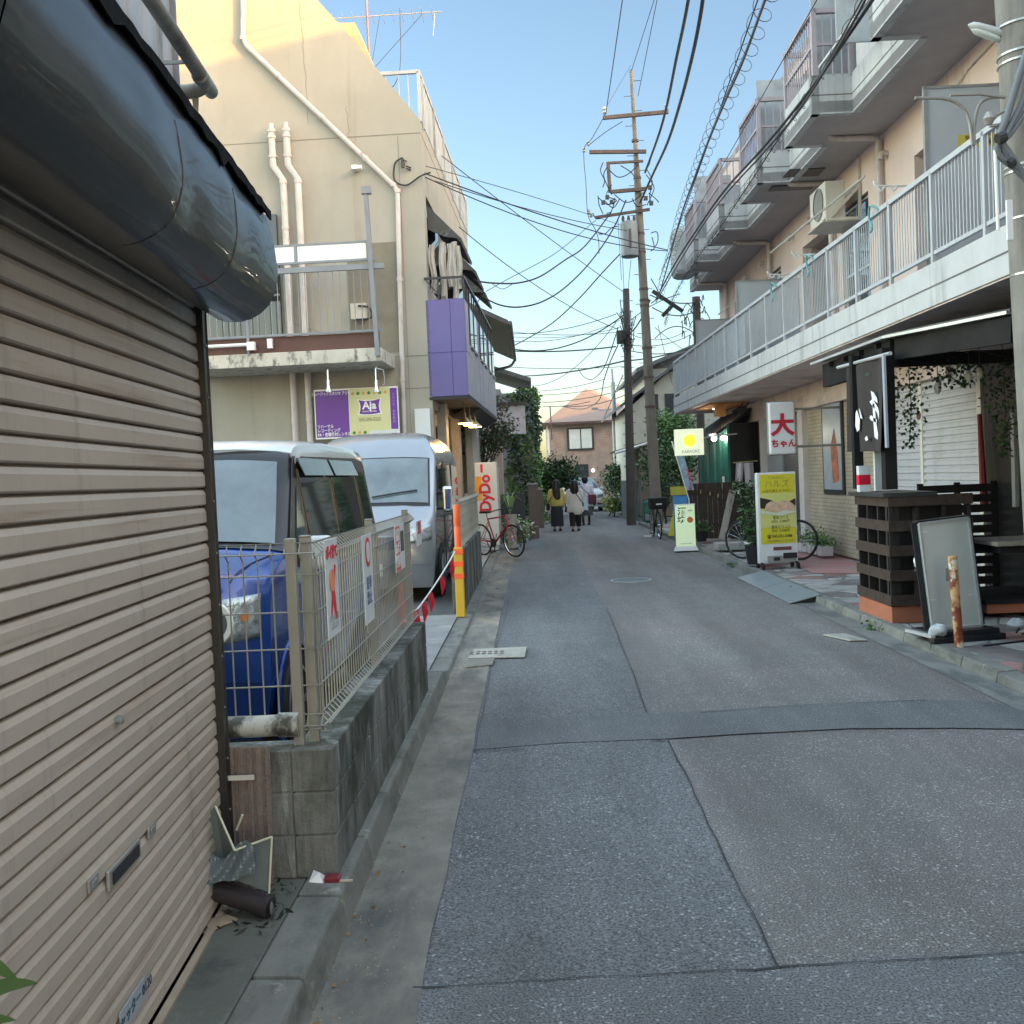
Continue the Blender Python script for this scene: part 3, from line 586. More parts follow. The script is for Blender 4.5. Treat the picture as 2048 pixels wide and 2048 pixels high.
# concrete drain covers and manhole
DC = M('pale_drain_concrete', (.36, .35, .31), rough=.9, var=.2, bump=.3, dirt=((.15, .15, .13), (3, 3, 3), .52, .7))
def patch(nm, label, px, z, m, h=.012):
    q = [G(x, y, 0) for x, y in px]; c = sum(q, Vector())/len(q); b = B(); b.prism([p-c for p in q], (0, 0, h)); o = b.build(nm, m, loc=(c.x, c.y, z), bevel=.003); tag(o, label, 'drain cover'); return o
dcv = patch('drain_cover', 'pale concrete drain cover with square holes at the left kerb', [(936, 1321), (1050, 1318), (1054, 1298), (948, 1303)], .012, DC)
b = B()
for i in range(6):
    for j in range(2): b = B(); b.box(-.26+i*.055, -.225+i*.055, -.07+j*.1, -.02+j*.1, .009, .0135); b.build('drain_hole', BLACK, dcv)
patch('drain_cover', 'worn pale concrete drain lid beside the right kerb', [(1645, 1272), (1700, 1284), (1735, 1283), (1690, 1270)], .006, DC)
patch('drain_cover', 'thin concrete lid in the gutter just before the holed cover', [(932, 1340), (985, 1334), (990, 1322), (940, 1323)], .012, GUT)
mc = G(1262, 1160.5); mh = T('manhole_cover', 'round iron manhole cover with pale rim in the road', 'manhole', (mc.x, mc.y, .0))
b = B(); b.lathe([(.3, 0), (.31, .0), (.31, .008), (.285, .008)], n=40, cap=False); b.build('rim', M('worn_pale_iron', (.42, .46, .47), rough=.4, metal=.3), mh)
b = B(); b.lathe([(.284, .0), (.284, .007)], n=40); b.build('lid', M('manhole_iron', (.12, .13, .135), rough=.6, bump=.8, bscale=60), mh)
# metal kerb ramp
for lab, q in (('near galvanised steel kerb ramp plate leading onto the right pavement', (11.75, 13.25)), ('far galvanised steel kerb ramp plate leading onto the right pavement', (13.27, 14.75))):
    y0, y1 = q; rp = T('kerb_ramp', lab, 'ramp', (KX1, y0, 0), group='steel kerb ramps')
    b = B(); b.prism([(-.3, 0, .012), (.07, 0, .1), (.07, 0, .092), (-.3, 0, .004)], (0, y1-y0, 0)); b.build('plate', M('checker_plate_steel', (.2, .235, .25), rough=.5, metal=.3, bump=.9, bscale=45, dirt=((.16, .18, .18), (3, 3, 3), .52, .7)), rp)
    b = B()
    for yy in (.02, (y1-y0)-.03): b.prism([(-.26, yy, .006), (-.01, yy, .065), (-.01, yy, .005)], (0, .01, 0))
    b.build('rib', BLACK, rp)
# ================================================================== LEFT MUSIC-STUDIO BUILDING
LB = T('studio_building', 'cream three-storey building with purple bay behind the parked vans', 'building', (-1.74, 18.3, 0), -.036)
LBM = Matrix.Translation((-1.74, 18.3, 0)) @ Matrix.Rotation(-.036, 4, 'Z'); LBI = LBM.inverted()
def lw(px, py, y=18.3):
    p = LBI @ AY(px, py, y); return p
CREAM = M('cream_render', (.335, .318, .27), rough=.85, var=.07, scale=.8, bump=.15, bscale=30, dirt=[((.27, .24, .19), (2.2, 2.2, .1), .58, .74), ((.38, .36, .31), (.9, .9, .35), .5, .7), ((.33, .3, .25), (5, 5, .5), .62, .75)])
PURP = M('purple_panel', (.125, .105, .30), rough=.45, var=.05, scale=2)
pts = [(-12, 0), (0, 0), (0, 8.16), (-1.28, 9.83), (-1.75, 10.4), (-3.9, 13.0), (-12, 13.0)]
b = B(); b.prism([(x, 0, z) for x, z in pts], (0, .25, 0))                       # gable-end wall facing the camera
b.box(-.25, 0, .25, 8.6, 4.9, 5.2); b.box(-.25, 0, .25, 8.6, 6.9, 8.2); b.box(-.25, 0, .25, .35, 5.2, 6.9)
for y0, y1 in ((3.0, 3.3), (5.4, 5.7), (8.2, 8.6)): b.box(-.25, -.003, y0, y1, 5.2, 6.9)
b.box(-.25, 0, .25, 8.6, 2.95, 4.9); b.box(-12, -.25, 8.2, 8.6, 0, 8.2)
b.prism([(-.1, .2, 8.2), (-3.9, .2, 13.0), (-12, .2, 13.0), (-12, .2, 8.2)], (0, 8.3, 0)); LW = b.build('wall', CREAM, LB)
b = B(); b.box(-1.6, -1.2, .25, 8.2, 4.9, 6.9); b.box(-12, -.3, .3, 8.2, 2.9, 3.0); b.build('room_interior', M('dark_interior', (.03, .03, .035), rough=.9), LB)
JO = M('dark_joint', (.2, .19, .16), rough=.9)
b = B()
for za, zb, xa, xb in ((7.93, 7.93, -8, 0), (3.92, 3.92, -1.0, 0), (3.33, 3.33, -1.0, 0), (3.74, 3.74, -7, -1.0)): b.box(xa, xb+.003, -.004, .0, za-.008, za+.008)
b.box(.0, .004, 0, 8.5, 7.92, 7.94); b.box(-.42, -.41, -.004, 0, 0, 7.9); b.build('wall_joint', JO, LB)
random.seed(8)
for pts_ in ([(560, 640), (600, 650), (640, 662), (672, 672)], [(690, 210), (697, 250), (694, 285)], [(598, 0), (604, 90), (612, 180), (616, 260)]):
    b = B(); L2 = []
    for (xa, ya), (xb, yb2) in zip(pts_, pts_[1:]):
        for k_ in range(6): L2.append((xa+(xb-xa)*k_/6+random.uniform(-2, 2), ya+(yb2-ya)*k_/6+random.uniform(-2, 2)))
    b.tube([Vector((lw(x_, y_).x, -.001, lw(x_, y_).z)) for x_, y_ in L2], .004, 4); b.build('hairline_crack', JO, LB)
# leaning orange-lit flashing piece and roof terrace rail
b = B(); p = lw(663, 28); b.prism([(p.x, .3, p.z), (p.x+.35, .3, p.z-.02), (p.x+.72, .3, p.z-.98), (p.x+.45, .3, p.z-.75)], (0, .9, 0)); b.build('roof_hood', M('ochre_roof_sheet', (.5, .38, .22), rough=.6), LB)
RAILG = M('roof_rail_grey', (.42, .44, .45), rough=.5)
b = B(); b.bar((-.75, .1, 9.06), (.0, .1, 9.06), .06); b.bar((0, .1, 8.16), (0, .1, 9.06), .06)
for x, z in ((-.6, 8.9), (-.37, 8.6), (-.2, 8.4)): b.tube([(x, .1, z), (x, .1, 9.05)], .012, 6)
b.tube([(-.62, .1, 8.95), (-.05, .1, 8.2)], .012, 6); b.build('roof_rail', RAILG, LB)
b = B(); b.bar((0, .1, 9.06), (0, 8.5, 8.96), .06)
for i in range(60): b.box(-.012, .012, .2+i*.14, .2+i*.14+.115, 8.2, 9.02)
for i in range(6): b.box(.015, .05, .3+i*1.6, .36+i*1.6, 8.1, 9.05)
b.build('parapet_screen', M('grey_parapet_boards', (.4, .42, .42), rough=.6, dirt=((.25, .25, .24), (3, 3, 1), .5, .7)), LB)
# downpipe along the slope, two ducts
def lwp(L_, o=-.06): return [Vector((lw(x, y).x, o, lw(x, y).z)) for x, y in L_]
b = B(); P = lwp([(484, -60), (484, 74)])+[lwp([(492, 90)])[0]]+lwp([(788, 372), (796, 384), (800, 560), (806, 760), (811, 905)]); b.tube(P, .045, 12)
for i in (1, 3, 4, 5, 6): b.lathe([(.056, 0), (.056, .07)], (P[i].x, P[i].y, P[i].z-.03), 12)
for t_ in (.2, .5, .8):
    q = P[2].lerp(P[3], t_); b.tube([q, q+(P[3]-P[2]).normalized()*.07], .056, 12)
b.build('downpipe', PVC, LB, smooth=True)
for k, xo in ((0, 0), (1, .27)):
    b = B(); x0 = lw(543, 250).x+xo; P = [(x0, -.12, 8.12-.0*k), (x0, -.12, 7.46), (x0+.17, -.12, 7.2), (x0+.17, -.12, 1.2)]; b.tube(P, .062, 14)
    for z in (8.06, 7.95, 7.6): b.lathe([(.075, 0), (.075, .05)], (x0, -.12, z), 14)
    b.lathe([(.04, 8.12), (.04, 8.22)], (x0, -.12, 0), 12)
    for z in (7.12, 6.3-k*.5, 5.5, 4.0, 2.8): b.lathe([(.07, 0), (.07, .07)], (x0+.17, -.12, z), 14)
    b.build('duct_pipe', PVC, LB, smooth=True)
for xx in (-4.75, -4.4): b = B(); b.tube([(xx, -.08, 1), (xx, -.08, 3.5)], .04, 10); b.build('drain_pipe', PVC, LB, smooth=True)
# cable anchor loop near top corner, security camera
b = B(); p = lwp([(806, 317)])[0]; b.tube(smoothpath([p, p+Vector((-.14, -.02, -.1)), p+Vector((-.16, -.02, -.4)), p+Vector((.05, -.02, -.5)), p+Vector((.3, -.02, -.36)), p+Vector((.5, -.02, -.3))], 6), .016, 6); b.lathe([(.03, -.08), (.03, .08)], p+Vector((0, 0, -.1)), 8); b.build('cable_anchor', BLACK, LB)
b = B(); p = lwp([(712, 338)])[0]; b.box(p.x-.05, p.x+.05, -.2, 0, p.z-.04, p.z+.03); b.lathe([(.04, 0), (.04, .07)], (p.x+.05, -.12, p.z), 10, axis='X'); b.build('security_camera', WHITE, LB)
# fire balcony in front of the wall
BAL = M('stained_balcony_concrete', (.5, .48, .42), rough=.85, var=.12, dirt=((.1, .1, .09), (6, 6, 3), .52, .66))
yb = -1.3
b = B(); b.box(-4.3, -.66, yb, 0, 3.70, 3.93); sl_ = b.build('balcony_slab', BAL, LB, bevel=.01)
b = B(); b.box(-4.3, -.7, yb+.06, yb+.12, 3.93, 4.2); b.build('brown_fascia', M('brown_fascia', (.1, .045, .035), rough=.6), LB)
GP = M('grey_rail_paint', (.2, .22, .25), rough=.5)
b = B(); b.bar((-4.3, yb, 4.22), (-.62, yb, 4.22), .035); b.bar((-4.3, yb, 5.3), (-.55, yb, 5.3), .06, .09); b.bar((-4.3, yb, 5.42), (-.7, yb, 5.42), .04, .04)
b.bar((-4.3, yb, 5.72), (-.78, yb, 5.72), .035); b.bar((-2.05, yb, 5.42), (-2.05, yb, 5.72), .04); b.bar((-.8, yb, 5.3), (-.8, yb, 5.74), .045)
for i in range(30): b.tube([(-4.2+i*.12, yb, 4.22), (-4.2+i*.12, yb, 5.28)], .0075, 5)
b.bar((-2.95, yb, 3.9), (-2.95, yb, 5.3), .04); bal = b.build('balcony_rail', GP, LB)
b = B(); b.bar((-.72, yb-.03, 3.78), (-.8, yb-.03, 6.6), .07, .09, up=(0, 1, 0)); b.box(-.86, -.7, yb-.1, yb, 6.5, 6.62); b.build('balcony_post', GP, LB)
b = B(); b.box(-4.3, -2.08, yb-.01, yb+.01, 5.44, 5.70); b.box(-2.02, -.84, yb-.01, yb+.01, 5.44, 5.70); b.build('white_panel', WHITE, LB)
b = B(); b.box(-1.45, -.55, -.012, 0, 4.0, 6.0); b.build('recess_shade_panel', M('painted_recess_shade', (.2, .18, .14), rough=.9), LB)  # flat panel on the wall, the recess's shade painted as its colour
b = B(); b.box(-4.05, -2.7, -.1, -.002, 4.3, 6.6); b.build('window', GLASSD, LB)
b = B(); b.box(-1.4, -1.12, -.15, -.0, 4.62, 4.9); b.tube(smoothpath([(-1.25, -.17, 4.85), (-1.05, -.2, 4.8), (-1.02, -.2, 4.62), (-1.3, -.2, 4.6)], 5), .018, 6, mi=1); b.build('meter_box', [M('meter_cream', (.5, .48, .42)), BLACK], LB)
b = B(); b.tube([(-3.9, yb-.05, 4.08), (-2.9, yb-.05, 4.08)], .03, 8); b.box(-2.95, -2.82, yb-.1, yb-.0, 3.98, 4.12); b.box(-2.6, -2.52, yb-.08, yb, 4.0, 4.16); b.build('pipe_run', WHITE, LB)
# sign
sg = T('studio_sign', 'purple and cream music studio sign on the cream side wall above the vans', 'sign', tuple(AY(714, 826, 18.15)), -.036)
SP = M('sign_purple', (.13, .03, .3), rough=.4, var=.04); SC_ = M('sign_cream', (.6, .6, .32), rough=.4, var=.04)
tx_w = M('white_print', (.8, .8, .82), rough=.5)
W2, H2 = .77, .45
b = B(); b.box(-W2, W2, -.03, 0, -H2, H2); b.build('board', WHITE, sg, bevel=.004)
b = B(); b.box(-W2+.02, -.14, -.034, -.03, -H2+.03, H2-.03); b.build('purple_field', SP, sg); b = B(); b.box(W2-.15, W2-.02, -.034, -.03, -H2+.13, H2-.03); b.build('purple_field', SP, sg)
b = B(); b.box(-.13, W2-.16, -.034, -.03, -H2+.0, H2-.01); b.build('cream_field', SC_, sg)
R_, U_ = (1, 0, 0), (0, 0, 1)
text('ミュージックスタジオ アジャ', .07, (-.455, -.036, H2-.085), R_, U_, tx_w, sg, bold=.001, sx=.78)
text('リハーサル\nレコーディング\nPA・音響機材レンタル', .075, (-.73, -.036, -H2+.15), R_, U_, tx_w, sg, bold=.001, align='LEFT', sx=.8)
text('045-290-0220', .09, (.24, -.037, -.13), R_, U_, M('outline_olive', (.32, .31, .18)), sg, bold=.002, sx=.8)
text('ス\nタ\nジ\nオ\n\n音\n楽\n教\n室', .055, (W2-.085, -.036, .06), R_, U_, M('lilac_print', (.35, .25, .5)), sg, ls=1.1)
def blob(w_, h_, y, z0, k): return [(.24+x*w_*k, y, z0+z*h_*k) for x, z in ((-1, .95), (-.5, .8), (0, .78), (.5, .84), (1, 1.05), (.9, .5), (.86, 0), (.9, -.5), (1, -.85), (.4, -.98), (0, -1), (-.5, -.98), (-.95, -.9), (-.83, -.4), (-.8, .1), (-.85, .5))]
b = B(); b.prism(blob(.2, .135, -.037, .1, 1.14), (0, -.002, 0)); b.build('logo_border', tx_w, sg)
b = B(); b.prism(blob(.2, .135, -.040, .1, 1), (0, -.002, 0)); b.build('logo_plate', SP, sg)
text('Aja', .19, (.24, -.0435, .12), R_, U_, tx_w, sg, name='logo_lettering', bold=.006, sx=1.0); text('music studio', .052, (.24, -.0435, .02), R_, U_, tx_w, sg, name='logo_lettering')
DG = M('dot_green', (.05, .25, .06)); DO = M('dot_orange', (.6, .38, .12))
for row, z, n in ((0, H2-.1, 7), (1, -H2+.09, 3)):
    for i in range(n):
        b = B(); b.lathe([(.03, -.037), (.03, -.034)], (-.06+i*.1, 0, z), 14, axis='Y'); b.build('dot', DG if (i+row) % 2 else DO, sg)
b = B(); b.box(.22, W2-.05, -.045, -.04, -H2-.02, -H2+.12); b.build('blanked_panel', SIGNW, sg)
LAMPG = M('lamp_glass_pale', (.5, .52, .5), rough=.2)
for lab, px in (('chrome spotlight bent over the middle of the purple studio sign', 656), ('chrome spotlight with hanging clamp over the right end of the studio sign', 752)):
    p = AY(px, 745, 17.3); t = T('spotlight', lab, 'lamp', tuple(p), group='spotlights over the studio sign')
    b = B(); b.tube([(0, 0, .1), (0, -.02, -.14)], .016, 8); b.build('arm', CHROME, t)
    b = B(); b.lathe([(.02, -.12), (.035, -.16), (.03, -.22), (.06, -.33)], n=14); b.build('shade', CHROME, t, smooth=True)
    b = B(); b.lathe([(.058, -.335), (.0555, -.3)], n=14); b.build('bulb', LAMPG, t)
    if px > 700:
        b = B(); b.tube([(0, 0, .08), (.13, 0, .04), (.15, 0, -.2), (.1, 0, -.22)], .013, 6); b.build('clamp', CHROME, t)
# purple bay
b = B(); bx = .66
b.box(-.05, bx, 0, 7.3, 3.16, 4.92); PB = b.build('purple_bay', PURP, LB, bevel=.006)
b = B(); b.box(-.05, bx+.0, -.003, 0, 3.95, 3.962); b.box(.39, .4, -.003, 0, 3.16, 4.92); b.build('panel_joint', M('purple_joint', (.06, .04, .2)), PB)
LIL = M('pale_lilac_panel', (.32, .32, .38), rough=.6, var=.12, dirt=((.2, .2, .22), (2, 2, .5), .5, .7))
b = B()
for y0, y1 in ((.03, 2.6), (2.75, 4.85), (5.0, 7.3)):
    b.box(bx, bx+.012, y0, y1, 3.18, 3.95); b.box(bx, bx+.012, y0, y0+.55, 3.97, 4.9) if y0 < 1 else None
    b.box(bx, bx+.01, y0, y1, 3.96, 4.15)
b.build('lilac_panel', LIL, PB)
for y0 in (.75, 1.6, 3.0, 3.95, 5.3, 6.3):
    b = B(); b.box(bx, bx+.02, y0, y0+.62, 4.15, 4.9); wn = b.build('window', DARKM, PB); b = B(); b.box(bx+.02, bx+.024, y0+.04, y0+.58, 4.19, 4.86); b.build('pane', GLASSD, wn)
    b = B(); b.box(bx, bx+.05, y0, y0+.62, 4.12, 4.15); b.build('sill', GREY, wn)
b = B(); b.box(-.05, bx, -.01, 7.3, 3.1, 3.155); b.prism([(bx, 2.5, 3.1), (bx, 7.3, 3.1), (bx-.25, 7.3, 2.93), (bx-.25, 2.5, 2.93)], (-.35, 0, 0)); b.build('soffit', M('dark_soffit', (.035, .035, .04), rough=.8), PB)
# third-floor balcony railing, awnings, laundry
b = B()
for z in (5.3,): b.bar((-.05, -.02, z), (.66, -.02, z), .04); b.bar((.66, -.02, z), (.66, 6.5, z), .05)
for i in range(14): b.bar((.66, .0+i*.5, 4.92), (.66, i*.5, 5.3), .03)
b.bar((.2, -.02, 4.92), (.2, -.02, 5.3), .03); b.bar((.0, -.02, 5.25), (.16, -.02, 5.05), .02); b.build('balcony_railing', BLACK, LB)
AWN = M('faded_black_awning', (.06, .065, .065), rough=.7, var=.3, dirt=((.25, .26, .25), (2, 2, 2), .55, .7))
for y0 in (.45, 3.4, 6.0):
    b = B(); b.prism([(.0, y0, 6.75), (.62, y0, 6.1), (.6, y0, 6.04), (0, y0, 6.6)], (0, 2.1, 0)); b.prism([(.0, y0-.01, 6.7), (.6, y0-.01, 6.1), (.3, y0-.01, 6.15), (.0, y0-.01, 6.3)], (0, .02, 0)); b.build('awning', AWN, LB)
    b = B(); b.box(-.12, -.06, y0-.05, y0+2.2, 5.2, 6.85); wn = b.build('window', GLASSD, LB)
CLOTH = M('pale_laundry_cloth', (.42, .4, .36), rough=.9, var=.2)
for i, (x, z, s) in enumerate(((.1, 5.95, .9), (.28, 5.98, 1.0), (.42, 5.95, .8), (.5, 5.98, 1.05), (.58, 5.9, .8))):
    b = B(); b.grid(lambda u, v, x=x, z=z, s=s: (x-.05+.1*u+.02*sin(v*7+x*30), .15+.02*sin(u*9), z-.98*s*v), 5, 8)
    o = b.build('hanging_laundry', CLOTH, loc=(LBM @ Vector((0, 0, 0))), rot=(0, 0, -.036), sol=.006); tag(o, 'pale garment hanging to dry under the black awning, '+('nearest the corner post', 'second from the corner post', 'third from the corner post', 'fourth from the corner post', 'farthest from the corner post')[i], 'laundry', 'laundry on the third-floor balcony')
# recessed entrance under the bay
for y0, y1, zt in ((.9, 1.3, 3.12), (3.2, 3.6, 3.12), (6.2, 8.6, 3.1)):
    b = B(); b.box(-.05, .12, y0, y1, 0, zt); b.build('entrance_pillar', M('grey_cream_pillar', (.42, .41, .37), rough=.8, dirt=((.3, .29, .27), (2, 2, .4), .5, .7)), LB)
b = B(); b.box(-.35, -.2, .25, 3.2, 0, 3.0); b.box(-.3, -.15, 3.6, 6.2, 0, 3.0); b.build('entrance_wall', M('warm_cream_entrance', (.5, .42, .33), rough=.8), LB)
b = B(); b.box(-.15, -.1, 1.5, 2.1, 0.1, 2.7); b.box(-.12, -.06, 4.0, 4.9, 0.1, 2.5); b.build('door', M('dark_red_wood_door', (.12, .04, .03), rough=.5), LB)
b = B(); b.box(-.4, .2, .25, 8.4, 0, .15); b.build('entrance_step', CONC, LB, bevel=.01)
b = B(); b.box(-.33, -.05, -.06, .0, 1.9, 2.95); b.build('white_board', SIGNW, LB)
WARM = mat('warm_lamp_glow', (1, .55, .16), emit=6, var=0, bump=0)
for i, (y, x) in enumerate(((1.2, .46), (1.9, .49), (2.7, .52))):
    p = LBM @ Vector((x, y, 2.72)); t = T('pendant_lamp', ('nearest', 'middle', 'farthest')[i]+' of the three lit shade lamps hanging under the purple bay', 'lamp', tuple(p), group='lit lamps under the purple bay')
    b = B(); b.lathe([(.02, .2), (.03, .12), (.15, .0), (.14, .0), (.02, .11)], n=18); b.tube([(0, 0, .15), (0, 0, .38)], .01, 6); b.build('lamp_shade', M('aged_brass_shade', (.25, .2, .1), rough=.4, metal=.6), t, smooth=True)
    b = B(); b.lathe([(.13, -.012), (.135, .006), (.05, .03)], n=16); b.build('bulb', WARM, t)
    l = bpy.data.lights.new('lamp_light', 'POINT'); l.energy = 2.2; l.color = (1, .6, .25); l.shadow_soft_size = .08; lo = bpy.data.objects.new('lamp_light', l); COL.objects.link(lo); lo.parent = t; lo.location = (0, 0, -.12)
# antenna
p = AY(741, 140, 20.5)
an = T('roof_antenna', 'thin television antenna mast with guy wires on the studio roof', 'antenna', (p.x, p.y, 8.3))
b = B(); b.tube([(0, 0, 0), (-.02, 0, 3.2)], .025, 8); b.box(-.06, .06, -.04, .04, .9, 1.02); b.lathe([(.05, 1.6), (.05, 1.7)], n=8); b.build('mast', M('purple_grey_mast', (.16, .12, .16), rough=.5, metal=.4), an)
b = B()
for q in ((-1.2, 0, 2.6), (1.1, 0, 2.75), (-.9, .2, 2.9), (.2, .3, 2.9)): b.tube([(0, 0, 1.65), q], .006, 5)
b.tube(smoothpath([(0, 0, 1.7), (.35, 0, 1.3), (.6, 0, 1.7), (.65, 0, 2.9)], 5), .008, 5); b.build('guy_wire', BLACK, an)
b = B(); b.tube([(-1.0, 0, 2.75), (1.5, 0, 2.78)], .012, 6)
for i in range(12): b.tube([(-.9+i*.2, -.25, 2.76), (-.9+i*.2, .25, 2.7)], .006, 5); 
b.tube([(1.35, 0, 2.78), (1.3, 0, 2.3)], .008, 5); b.build('yagi_element', GREY, an)
# ================================================================== VEHICLES
GLW = M('car_windscreen_glass', (.15, .19, .215), rough=.04, var=.35, scale=1.6, bump=0, spec=1)  # pale base colour stands in for the sky's reflection on the glass
def wheel(t, x, y, r, w_, s):
    b = B(); b.lathe([(r*.72, -w_/2), (r*.96, -w_/2), (r, -w_/2+.02), (r, w_/2-.02), (r*.96, w_/2), (r*.72, w_/2)], (x, y, r), 28, axis='X'); o = b.build('wheel', RUBBER, t, smooth=True)
    b = B(); xo = x+s*(w_/2-.015); b.lathe([(r*.72, -.01), (r*.72, .01)], (xo-s*.03, y, r), 24, axis='X')
    for k in range(5):
        a = 2*pi*k/5; b.prism([(xo, y+cos(a-.28)*r*.12, r+sin(a-.28)*r*.12), (xo, y+cos(a-.13)*r*.7, r+sin(a-.13)*r*.7), (xo, y+cos(a+.13)*r*.7, r+sin(a+.13)*r*.7), (xo, y+cos(a+.28)*r*.12, r+sin(a+.28)*r*.12)], (s*.02, 0, 0))
    b.lathe([(r*.7, 0), (r*.76, 0), (r*.76, .02), (r*.7, .02)], (xo if s > 0 else xo-.02, y, r), 24, axis='X', cap=False); b.lathe([(r*.16, 0), (r*.14, .03)], (xo, y, r), 12, axis='X'); b.build('rim', M('alloy_wheel', (.5, .51, .52), rough=.3, metal=.8), o)
def van(name, label, cat, loc, L, W, prof, hw, paint, rz=0, group=None):
    """prof: list of (y, top z). front at y=0 facing -y"""
    t = T(name, label, cat, loc, rz, group)
    b = B(); rings = []
    for (y, tz) in prof:
        zb = .2; R = []
        zs = [zb, .3, .5, .75, .95, 1.1, 1.3, 1.5, 1.75, 2.0]; top = tz-.05
        lv = [min(z, top-.01*(len(zs)-i)) for i, z in enumerate(zs)]+[top]
        lv = [max(zb+i*.001, v) for i, v in enumerate(lv)]
        def fy(x): return y+(abs(x)/W)**4*.22*math.exp(-y/.35)*(1 if y < 1.2 else 0)-((abs(x)/W)**4*.06 if y > L-.15 else 0)
        side = [(hw(z)*(1 if z > .25 else .97), z) for z in lv]
        xt = side[-1][0]; roof = [(xt*.965, tz-.012), (xt*.85, tz+.005), (xt*.5, tz+.025), (0, tz+.03)]
        half = side+roof
        full = half+[(-x, z) for x, z in half[-2::-1]]
        rings.append([(x, fy(x), z) for x, z in full])
    b.loft(rings); bd = b.build('body', paint, t, smooth=True); return t, bd
# --- blue kei van
BLUE = M('blue_car_paint', (.009, .055, .28), rough=.25, metal=.3, var=.04, bump=0, coat=.8); WROOF = M('white_car_paint', (.62, .66, .68), rough=.2, var=.03, bump=0, coat=.6)
hwk = lambda z: .70+.0375*min(1, max(0, (z-.2)/.35)) if z < .98 else .7375-.115*(z-.98)/.8
cx = -2.13; cy = 4.95; VZ = .13
KPROF = [(0, .5), (.015, .78), (.05, .94), (.12, 1.03), (.35, 1.08), (.62, 1.11), (.72, 1.15), (.9, 1.36), (1.08, 1.6), (1.17, 1.70), (1.35, 1.745), (2.0, 1.77), (2.9, 1.76), (3.25, 1.73), (3.37, 1.5), (3.4, 1.0), (3.4, .5)]
kv, kb_ = van('parked_van', 'blue boxy minivan with white roof parked behind the near mesh fence', 'van', (cx, cy, VZ), 3.4, .7375,
    KPROF, hwk, BLUE, rz=-.03)
b = B(); rr = []
for (y, tz) in [(1.14, 1.70), (1.22, 1.735), (1.35, 1.76), (2.0, 1.785), (2.9, 1.775), (3.27, 1.745), (3.34, 1.66)]:
    xt = hwk(tz-.05)+.012; rr.append([(s*x, y-.05*(abs(x)/.7)**2*(y < 1.5)*-1, z) for s, x, z in [(-1, xt, tz-.115), (-1, xt, tz-.05), (-1, xt*.965, tz+.0), (-1, xt*.85, tz+.015), (-1, xt*.5, tz+.035), (1, 0, tz+.042), (1, xt*.5, tz+.035), (1, xt*.85, tz+.015), (1, xt*.965, tz), (1, xt, tz-.05), (1, xt, tz-.115)]])
b.loft(rr); b.build('roof', WROOF, kv, smooth=True)
def lerp_(xs, ys, x):
    if x <= xs[0]: return ys[0]
    for i in range(1, len(xs)):
        if x <= xs[i]: return ys[i-1]+(ys[i]-ys[i-1])*(x-xs[i-1])/(xs[i]-xs[i-1] or 1e-9)
    return ys[-1]
def surf_top(prof, W, hw, x, y, o):
    tz = lerp_([p[0] for p in prof], [p[1] for p in prof], y); xt = hw(tz-.05); r = abs(x)/xt
    return (x, y+(abs(x)/W)**4*.22*math.exp(-y/.35)-o, tz+lerp_([0, .5, .85, .965, 1.0], [.03, .025, .005, -.012, -.05], r)+o)
def surf_front(prof, W, x, z, o=.012):
    ps = [p for p in prof if p[0] < 1.3]; y = lerp_([p[1] for p in ps], [p[0] for p in ps], z); return (x, y+(abs(x)/W)**4*.22*math.exp(-y/.35)-o, z)
def wsc(t, prof, W, hw, y0, y1, mg, m=GLW, name='windscreen', o=.012):
    ys = sorted({y0, y1, *[p[0] for p in prof if y0 < p[0] < y1]}); ys = sorted({*ys, *[(a+c)/2 for a, c in zip(ys, ys[1:])]}); b = B(); us = [-1, -.965, -.85, -.7, -.5, -.3, -.15, 0, .15, .3, .5, .7, .85, .965, 1]
    P = []
    for y in ys:
        tz = lerp_([p[0] for p in prof], [p[1] for p in prof], y); xm = hw(tz-.05)*1.0-mg
        P += [surf_top(prof, W, hw, u*xm, y, o) for u in us]
    n = len(us); b.add(P, [(j*n+i, j*n+i+1, (j+1)*n+i+1, (j+1)*n+i) for j in range(len(ys)-1) for i in range(n-1)]); return b.build(name, m, t, smooth=True)
wsc(kv, KPROF, .7375, hwk, .68, 1.2, .0, M('gloss_black_pillar', (.02, .02, .022), rough=.25), 'windscreen_surround', .006); wsc(kv, KPROF, .7375, hwk, .73, 1.11, .085)
b = B(); b.box(-.6, .6, .64, .76, 1.07, 1.105); b.tube([(-.3, .66, 1.13), (.25, .74, 1.2)], .008, 5); b.build('cowl', BLACK, kv)
def sidepanel(t, poly, hw, m, name, off=.01, th=.006, s=1, parent=None):
    b = B(); P = [(s*(hw(z)+off), y, z) for y, z in poly]; b.prism(P, (s*th, 0, 0)); return b.build(name, m, parent or t)
